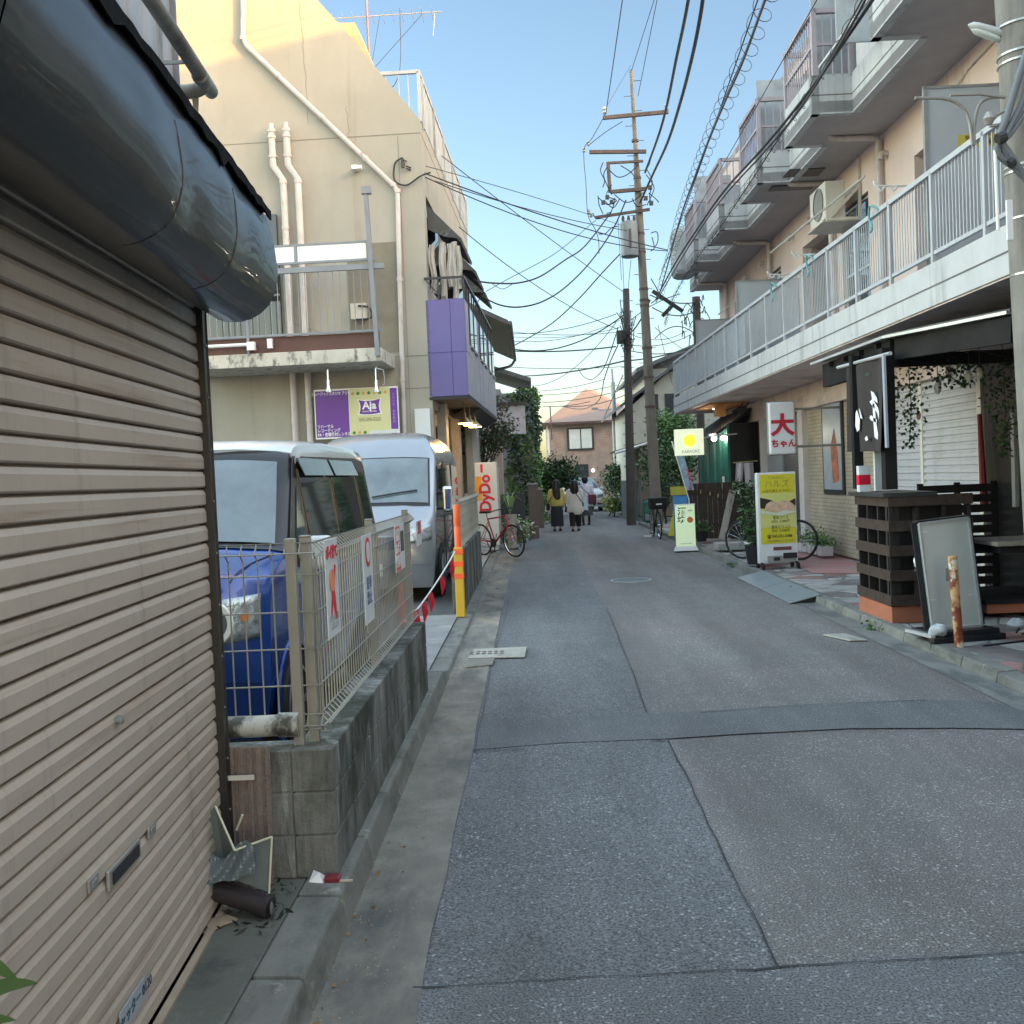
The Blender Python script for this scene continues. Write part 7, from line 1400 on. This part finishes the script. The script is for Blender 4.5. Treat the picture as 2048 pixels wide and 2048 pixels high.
C2((884, 312), 21, (1246, 583), 31, .05, .01, label='thin wire slanting down to the right across the sky, upper of two', group='slanting wires'); C2((918, 454), 24, (1235, 658), 31, .25, .011, label='thin wire slanting down to the right across the sky, lower of two', group='slanting wires')
GS = 'sagging service cables to the left houses'
multi([(953, 562, 22), (985, 566, 22.6), (1035, 566, 23.6), (1080, 553, 24.5), (1130, 520, 25.5), (1170, 492, 26.5), (1222, 425, 27.2)], .019, 'thick sagging service cable, uppermost of the three', group=GS)
multi([(962, 592, 22), (1000, 610, 23), (1040, 614, 23.8), (1085, 603, 24.6), (1130, 575, 25.4), (1180, 525, 26.3), (1225, 460, 27), (1252, 400, 27.3)], .019, 'thick sagging service cable, middle of the three', group=GS)
multi([(1022, 694, 34), (1062, 673, 32), (1110, 642, 30), (1160, 595, 28.8), (1205, 545, 28), (1240, 508, 27.3)], .018, 'thick sagging service cable, lowest of the three', group=GS)
multi([(972, 583, 22), (1020, 556, 23.5), (1070, 530, 25), (1120, 500, 26), (1192, 440, 27)], .009, 'thin service wire crossing above the sagging cables', group=GS)
multi([(945, 556, 22), (960, 570, 22.1), (968, 588, 22.1), (955, 606, 22), (962, 640, 22)], .01, 'loose curled wire hanging at the studio wall', group='loose wires'); multi([(985, 568, 22.6), (1005, 578, 23), (1025, 568, 23.4)], .008, 'small slack loop hung on the uppermost sagging cable', group='loose wires')
GH = 'faint wires crossing the street beyond the poles'; LH = 'faint wire crossing low over the street beyond the poles'
FW = (((1003, 661), (1237, 664), 40, 42, .15, .012), ((1008, 667), (1232, 628), 36, 32, .2, .012), ((1015, 673), (1240, 655), 40, 42, .2, .01), ((1020, 682), (1240, 640), 38, 40, .3, .011), ((1022, 697), (1250, 628), 34, 31, .45, .02), ((1028, 702), (1232, 693), 44, 44, .1, .03), ((1015, 734), (1260, 732), 46, 48, .1, .014), ((1045, 752), (1248, 722), 42, 31, .1, .025), ((1248, 722), (1400, 688), 31, 34, .1, .02), ((1062, 772), (1232, 645), 42, 31, .5, .011), ((1080, 782), (1210, 758), 50, 46, .1, .014), ((1080, 790), (1235, 770), 50, 46, .1, .014), ((1085, 805), (1235, 783), 52, 46, .1, .018), ((1085, 812), (1180, 803), 52, 50, .1, .018), ((1120, 812), (1250, 790), 50, 46, .2, .02), ((1250, 790), (1345, 768), 46, 40, .1, .018), ((1260, 668), (1400, 640), 31, 36, .4, .01), ((1262, 690), (1390, 664), 31, 36, .2, .012), ((1255, 700), (1398, 690), 31, 34, .2, .014), ((1100, 812), (1104, 880), 50, 50, 0, .03), ((1300, 590), (1390, 605), 27.3, 30, .1, .016), ((1305, 615), (1385, 625), 27.3, 30, .15, .016), ((1262, 665), (1300, 600), 31, 27.5, .1, .02), ((1262, 640), (1360, 588), 31, 29, -.1, .014), ((1310, 655), (1385, 710), 27.5, 32, .05, .008), ((1316, 650), (1345, 770), 27.5, 36, .02, .008), ((1318, 722), (1345, 740), 27.5, 26, .02, .008), ((1310, 677), (1386, 665), 27.5, 30, -.25, .014), ((1262, 130), (1208, 222), 27.5, 27.4, 0, .005), ((1243, 465), (1248, 580), 27.5, 31, .0, .008), ((1236, 440), (1243, 560), 27.4, 31, .0, .008), ((1262, 520), (1256, 580), 27.5, 31, .0, .008))
ORD = ['highest', 'second', 'third', 'fourth', 'fifth', 'sixth', 'seventh', 'eighth', 'ninth', 'tenth', 'eleventh', 'twelfth', 'thirteenth', 'fourteenth', 'fifteenth', 'sixteenth', 'seventeenth', 'eighteenth', 'nineteenth', 'twentieth']
fa = sorted([f for f in FW if f[0][0] < 1150], key=lambda f: f[0][1]); fb = sorted([f for f in FW if f[0][0] >= 1150], key=lambda f: f[0][1])
for k, (a, e, d0, d1, s, r) in enumerate(fa): C2(a, d0, e, d1, s, r, label='faint wire crossing low between the left eaves and the poles, '+ORD[k]+(' of them' if k == 0 else ' from the top'), group=GH)
for k, (a, e, d0, d1, s, r) in enumerate(fb): C2(a, d0, e, d1, s, r, label='short wire tied at the poles, '+ORD[k]+(' of them' if k == 0 else ' from the top'), group='short wires between the poles')
multi([(1212, 226, 27.3), (1185, 275, 27.3), (1168, 300, 27.3), (1172, 370, 27.3), (1176, 430, 27.3), (1190, 458, 27.3), (1197, 480, 27.3), (1198, 508, 27.3)], .01, 'jumper wire dropping down the left side of the tallest pole', group='jumper wires'); multi([(1245, 243, 27.3), (1210, 265, 27.3), (1178, 290, 27.3)], .01, 'jumper wire between the two upper crossarms', group='jumper wires')
multi([(1157, 738, 44), (1166, 752, 42), (1183, 759, 40), (1205, 740, 37), (1222, 700, 33), (1236, 655, 31)], .016, 'hanging wire loop left of the telephone pole', group='loose wires'); multi([(1236, 690, 31), (1220, 725, 34), (1208, 760, 38), (1198, 800, 42), (1165, 818, 46), (1120, 812, 50)], .018, 'wire drooping behind the hanging loop', group='loose wires'); multi([(1246, 750, 31), (1228, 790, 38), (1215, 820, 42), (1208, 835, 45)], .015, 'wire drooping right of the slender pole', group='loose wires')
# ================================================================== PEOPLE
SKIN = M('skin_tone', (.45, .28, .2), rough=.6, var=.03); HAIR = M('black_hair', (.008, .007, .007), rough=.45, var=.3)
def person(label, loc, h, step, rz=0, arm=(0, 0)):
    t = T('person', label, 'person', loc, rz); s = h/1.6
    V = [(0, 0, .88), (0, .01, 1.08), (0, .0, 1.26), (0, .0, 1.34), (0, -.015, 1.41), (0, -.015, 1.5), (0, -.015, 1.57)]
    R = [(.13, .09), (.115, .085), (.14, .08), (.055, .05), (.05, .05), (.08, .09), (.055, .065)]; E = [(0, 1), (1, 2), (2, 3), (3, 4), (4, 5), (5, 6)]
    def add(par, pts, rs):
        for p, r in zip(pts, rs): V.append(p); R.append((r, r)); E.append((par, len(V)-1)); par = len(V)-1
        return par
    for sd in (-1, 1):
        st_ = step*sd
        add(0, [(sd*.09, 0, .82), (sd*.09, st_*.5-.02, .46), (sd*.09, st_, .1), (sd*.09, st_, .04), (sd*.095, st_+.13*1, .03)], [.085, .055, .038, .035, .03])
        ar = arm[0 if sd < 0 else 1]; e = add(2, [(sd*.17, 0, 1.27), (sd*.215, -.0, 1.03), (sd*.225, .05+ar, .82), (sd*.225, .065+ar, .76)], [.05, .036, .026, .022])
        for k in range(4): add(e, [(sd*(.215+.008*k), .04+.018*k+ar, .715), (sd*.215, .04+.018*k+ar+.01, .68-.004*abs(k-1.5))], [.008, .007])
        add(e, [(sd*.205, .10+ar, .73), (sd*.2, .11+ar, .705)], [.009, .008])
    me = bpy.data.meshes.new('body'); me.from_pydata([tuple(c*s for c in v) for v in V], E, []); o = bpy.data.objects.new('body', me); COL.objects.link(o); o.parent = t
    o.modifiers.new('skin', 'SKIN'); sub = o.modifiers.new('sub', 'SUBSURF'); sub.levels = 1; sub.render_levels = 1
    if not me.skin_vertices: me.attributes  # created below
    try: me.skin_vertices.new()
    except Exception: pass
    sv_ = me.skin_vertices[0].data
    for i, r in enumerate(R): sv_[i].radius = (r[0]*s, r[1]*s)
    sv_[0].use_root = True; me.materials.append(SKIN); return t, s
def ell(z, rx_, ry_, cx=0, cy=0, n=20, j=0): return [(cx+(rx_+j*random.uniform(-1, 1))*cos(2*pi*k/n), cy+(ry_+j*random.uniform(-1, 1))*sin(2*pi*k/n), z) for k in range(n)]
def garment(t, s, secs, m, nm, j=.0, smooth=True):
    b = B(); b.loft([[(x*s, y*s, z*s) for x, y, z in ell(z, rx_, ry_, cx, cy, 20, j)] for z, rx_, ry_, cx, cy in secs]); return b.build(nm, m, t, smooth=smooth)
def sleeves(t, s, m, r=.06, arm=(0, 0), zl=.86):
    for sd in (-1, 1):
        ar = arm[0 if sd < 0 else 1]; b = B(); b.tube([Vector(p)*s for p in ((sd*.13, 0, 1.30), (sd*.18, 0, 1.26), (sd*.23, 0, 1.05), (sd*.235, .04+ar, zl))], [r*.8*s, r*1.1*s, r*s, r*.8*s], 12); b.build('sleeve', m, t, smooth=True)
def legs(t, s, m, step, r0, r1, zl=.1):
    for sd in (-1, 1): b = B(); b.tube([Vector(p)*s for p in ((sd*.07, 0, .9), (sd*.095, step*sd*.5-.02, .46), (sd*.1, step*sd, zl))], [r0*s, (r0+r1)/2*s, r1*s], 14); b.build('trouser_leg', m, t, smooth=True)
def shoes(t, s, step, m):
    for sd in (-1, 1): b = B(); b.loft([[(sd*.095*s+x*s, (step*sd+y)*s, z*s) for x, y, z in ell(z0, rx_, ry_, 0, .05, 12)] for z0, rx_, ry_ in ((.0, .045, .12), (.04, .045, .11), (.085, .04, .06))]); b.build('shoe', m, t, smooth=True)
random.seed(2)
DNV = M('dark_navy_cloth', (.018, .022, .032), rough=.85, var=.2); BLKC = M('black_cloth', (.012, .012, .015), rough=.9)
pa, s = person('person in yellow sweater and wide dark trousers with long black hair, leftmost walker', (.72, 29.4, 0), 1.50, .06, .05)
garment(pa, s, [(.78, .2, .13, 0, 0), (.82, .23, .15, 0, 0), (1.0, .22, .145, 0, 0), (1.2, .2, .12, 0, 0), (1.31, .14, .09, 0, 0), (1.37, .06, .06, 0, 0)], M('mustard_knit', (.5, .40, .11), rough=.95, var=.12), 'sweater', .004); sleeves(pa, s, M('mustard_knit', (.5, .4, .11)), .066)
garment(pa, s, [(.9, .18, .12, 0, 0), (.6, .2, .14, 0, 0), (.15, .2, .14, 0, 0)], DNV, 'wide_trousers', .004); shoes(pa, s, .06, BLKC)
garment(pa, s, [(1.62, .03, .04, 0, -.02), (1.59, .085, .1, 0, -.02), (1.5, .115, .125, 0, -.02), (1.38, .115, .11, 0, -.04), (1.2, .13, .06, .0, -.09), (1.05, .1, .03, .02, -.13), (.98, .05, .02, .03, -.13)], HAIR, 'long_hair', .008)
pb, s = person('person in loose cream coat with shoulder length dark hair, middle walker', (1.24, 29.0, 0), 1.47, .1, 0)
CRM = M('cream_coat_cloth', (.58, .54, .5), rough=.9, var=.05)
garment(pb, s, [(.52, .12, .1, .05, -.05), (.62, .27, .18, 0, 0), (.8, .24, .17, 0, 0), (1.05, .22, .15, 0, 0), (1.24, .19, .12, 0, 0), (1.32, .13, .09, 0, 0), (1.38, .06, .06, 0, 0)], CRM, 'coat', .006); sleeves(pb, s, CRM, .072)
legs(pb, s, BLKC, .1, .12, .085, .16); shoes(pb, s, .1, BLKC)
garment(pb, s, [(1.61, .03, .04, 0, -.02), (1.58, .09, .1, 0, -.02), (1.48, .12, .125, 0, -.02), (1.36, .13, .12, 0, -.03), (1.24, .135, .09, 0, -.06), (1.17, .1, .05, 0, -.08)], HAIR, 'bobbed_hair', .008)
pc, s = person('person in pale shirt with short dark hair and patterned skirt, farthest walker', (1.72, 32.2, 0), 1.56, .07, 0)
LSH = M('pale_lilac_shirt', (.56, .55, .63), rough=.85, var=.05)
garment(pc, s, [(.62, .24, .16, 0, 0), (.8, .22, .15, 0, 0), (1.05, .2, .14, 0, 0), (1.24, .2, .12, 0, 0), (1.32, .13, .09, 0, 0), (1.38, .06, .06, 0, 0)], LSH, 'shirt', .005); sleeves(pc, s, LSH, .07)
garment(pc, s, [(.8, .17, .13, 0, 0), (.5, .22, .17, 0, 0), (.32, .23, .18, 0, 0)], M('patterned_grey_skirt', (.08, .09, .09), var=.8, scale=14), 'skirt', .006); legs(pc, s, BLKC, .07, .05, .04, .08); shoes(pc, s, .07, BLKC)
garment(pc, s, [(1.61, .03, .04, 0, -.02), (1.58, .085, .1, 0, -.02), (1.49, .105, .12, 0, -.01), (1.42, .09, .09, 0, -.03), (1.38, .05, .05, 0, -.03)], HAIR, 'short_hair', .006)
def shoulder_bag(label, loc, w_, h_, d_, m, pts):
    t = T('shoulder_bag', label, 'bag', loc); b = B(); b.box(-w_/2, w_/2, -d_/2, d_/2, -h_, 0); b.build('bag', m, t, bevel=.03, seg=3); b = B(); b.tube(pts, .011, 6); b.build('strap', BLKC, t)
shoulder_bag('small black bag at the left hip of the walker in yellow', (.46, 29.25, .82), .1, .2, .16, BLKC, [(0, 0, 0), (.12, -.12, .2), (.3, -.14, .4), (.36, -.05, .45)])
shoulder_bag('crimson shoulder bag of the farthest walker', (1.93, 32.05, .98), .26, .3, .14, M('crimson_bag', (.1, .01, .03), rough=.6), [(-.08, 0, 0), (-.22, -.1, .12), (-.38, -.1, .3), (-.4, 0, .36)])
shoulder_bag('thin dark strapped purse of the walker in the cream coat', (1.46, 29.0, .82), .06, .12, .1, BLKC, [(0, -.03, 0), (-.1, -.16, .14), (-.25, -.13, .35)])
t = T('shopping_bag', 'pale blue shopping bag carried between the middle and farthest walkers', 'bag', (1.58, 31.7, .52)); b = B(); b.prism([(-.15, -.05, 0), (.2, -.05, -.03), (.13, -.05, .38), (-.1, -.05, .38)], (0, .1, 0)); b.build('bag', M('pale_blue_bag', (.5, .6, .72), rough=.5), t, bevel=.01); b = B(); b.tube(smoothpath([(-.06, 0, .38), (0, 0, .5), (.08, 0, .38)], 4), .006, 5); b.build('handle', WHITE, t)
t = T('carrier_bag', 'white carrier bag held by the walker in yellow', 'bag', (.44, 29.5, .68)); b = B(); b.prism([(-.07, 0, -.1), (.05, 0, -.12), (.07, 0, .05), (-.05, 0, .08)], (0, .08, 0)); b.build('bag', WHITE, t, bevel=.02); b = B(); b.tube([(0, .04, .06), (.06, .04, .13)], .006, 5); b.build('handle', WHITE, t)
# ================================================================== BICYCLES
def bicycle(label, loc, rz, col, lean=0, wr=.33, basket=None, kids=False, group=None):
    t = T('bicycle', label, 'bicycle', loc, rz, group); t.rotation_euler = (lean, 0, rz)      # bike along local x, wheels in xz
    FR = col
    for x in (-.52, .52):
        b = B(); n = 36; R0 = wr-.015
        b.tube([(x+R0*cos(2*pi*k/n), 0, wr+R0*sin(2*pi*k/n)) for k in range(n+1)], .017, 8, cap=False); wh = b.build('wheel', RUBBER, t, smooth=True)
        b = B(); b.tube([(x+(R0-.022)*cos(2*pi*k/n), 0, wr+(R0-.022)*sin(2*pi*k/n)) for k in range(n+1)], .009, 6, cap=False)
        for k in range(18): a = 2*pi*k/18; b.tube([(x+.02*cos(a), .02*(1 if k % 2 else -1), wr+.02*sin(a)), (x+(R0-.025)*cos(a), 0, wr+(R0-.025)*sin(a))], .0018, 4)
        b.lathe([(.022, -.045), (.022, .045)], (x, 0, wr), 10, axis='Y'); b.build('rim', CHROME, wh)
    bb_, seat_t, head_t, head_b = (-.08, 0, .28), (-.24, 0, .76), (.34, 0, .82), (.39, 0, .66)
    b = B()
    for p, q, r in ((bb_, seat_t, .016), (bb_, head_b, .021), (seat_t, head_t, .016), (head_t, head_b, .02), ((-.52, .05, wr), bb_, .01), ((-.52, -.05, wr), bb_, .01), ((-.52, .04, wr), (-.22, .02, .70), .008), ((-.52, -.04, wr), (-.22, -.02, .70), .008)): b.tube([p, q], r, 10)
    b.build('frame', FR, t, smooth=True)
    b = B(); b.tube([head_b, (.41, .05, .58), (.52, .05, wr)], .012, 8); b.tube([head_b, (.41, -.05, .58), (.52, -.05, wr)], .012, 8); b.build('fork', FR, t)
    b = B(); b.tube([head_t, (.31, 0, .96)], .013, 8); b.tube(smoothpath([(.26, -.28, .95), (.31, -.15, .97), (.31, .15, .97), (.26, .28, .95)], 4), .012, 8); b.tube([(.26, -.29, .95), (.16, -.3, .94)], .016, 8); b.tube([(.26, .29, .95), (.16, .3, .94)], .016, 8); b.tube([(.3, .2, .96), (.36, .24, .93)], .006, 5); b.build('handlebar', BLACK, t)
    b = B(); b.tube([seat_t, (-.27, 0, .88)], .012, 8); b.build('seat_post', CHROME, t); b = B(); b.prism([(-.42, -.07, .88), (-.36, -.085, .88), (-.12, -.02, .88), (-.12, .02, .88), (-.36, .085, .88), (-.42, .07, .88)], (0, 0, .045)); b.build('saddle', BLACK, t, bevel=.015)
    b = B(); b.lathe([(.09, -.004), (.09, .004)], (bb_[0], -.05, bb_[2]), 24, axis='Y'); b.tube([bb_, (bb_[0]+.02, -.07, .11)], .01, 6); b.tube([bb_, (bb_[0]-.02, .07, .45)], .01, 6); b.box(bb_[0]-.03, bb_[0]+.07, -.15, -.07, .1, .125); b.tube([(bb_[0], -.05, .37), (-.52, -.05, wr+.04)], .005, 5); b.tube([(bb_[0], -.05, .19), (-.52, -.05, wr-.04)], .005, 5); b.build('crankset', M('dark_crank', (.05, .05, .05), metal=.5, rough=.4), t)
    b = B(); b.tube([(-.45, .06, .3), (-.5, .2, .01)], .01, 6); b.build('kickstand', BLACK, t)
    if basket:
        b = B(); b.prism([(.33, -.2, .72), (.62, -.2, .72), (.7, -.2, 1.0), (.3, -.2, 1.0)], (0, .4, 0)); b.build('basket', basket, t, bevel=.02)
        b = B(); b.box(.705, .71, -.07, .07, .83, .86); b.build('basket_label', WHITE, t)
    return t
bicycle('red bicycle parked on the left by the vending machine', (-.70, 20.1, .05), radians(-50), M('cherry_red_paint', (.32, .01, .03), rough=.35, coat=.5), lean=.1)
bicycle('dark bicycle with black front basket cover parked at the right kerb', (3.02, 24.6, 0), radians(-88), M('dark_green_paint', (.03, .05, .04)), lean=.03, basket=M('black_basket_cover', (.012, .012, .014), rough=.6))
bicycle('black bicycle standing behind the yellow stand sign', (3.9, 16.6, PZ), radians(-42), M('black_bike_paint', (.02, .02, .025), rough=.4), lean=-.06, wr=.33)
tb_ = T('cardboard_box', 'small white and grey box on the bicycle stand right of the far road', 'litter', (2.85, 25.0, 0)); b = B(); b.box(-.1, .1, -.05, .05, 0, .05); b.build('box', WHITE, tb_); b = B(); b.box(-.02, .02, -.052, .052, .05, .052); b.build('tape', GREY, tb_)
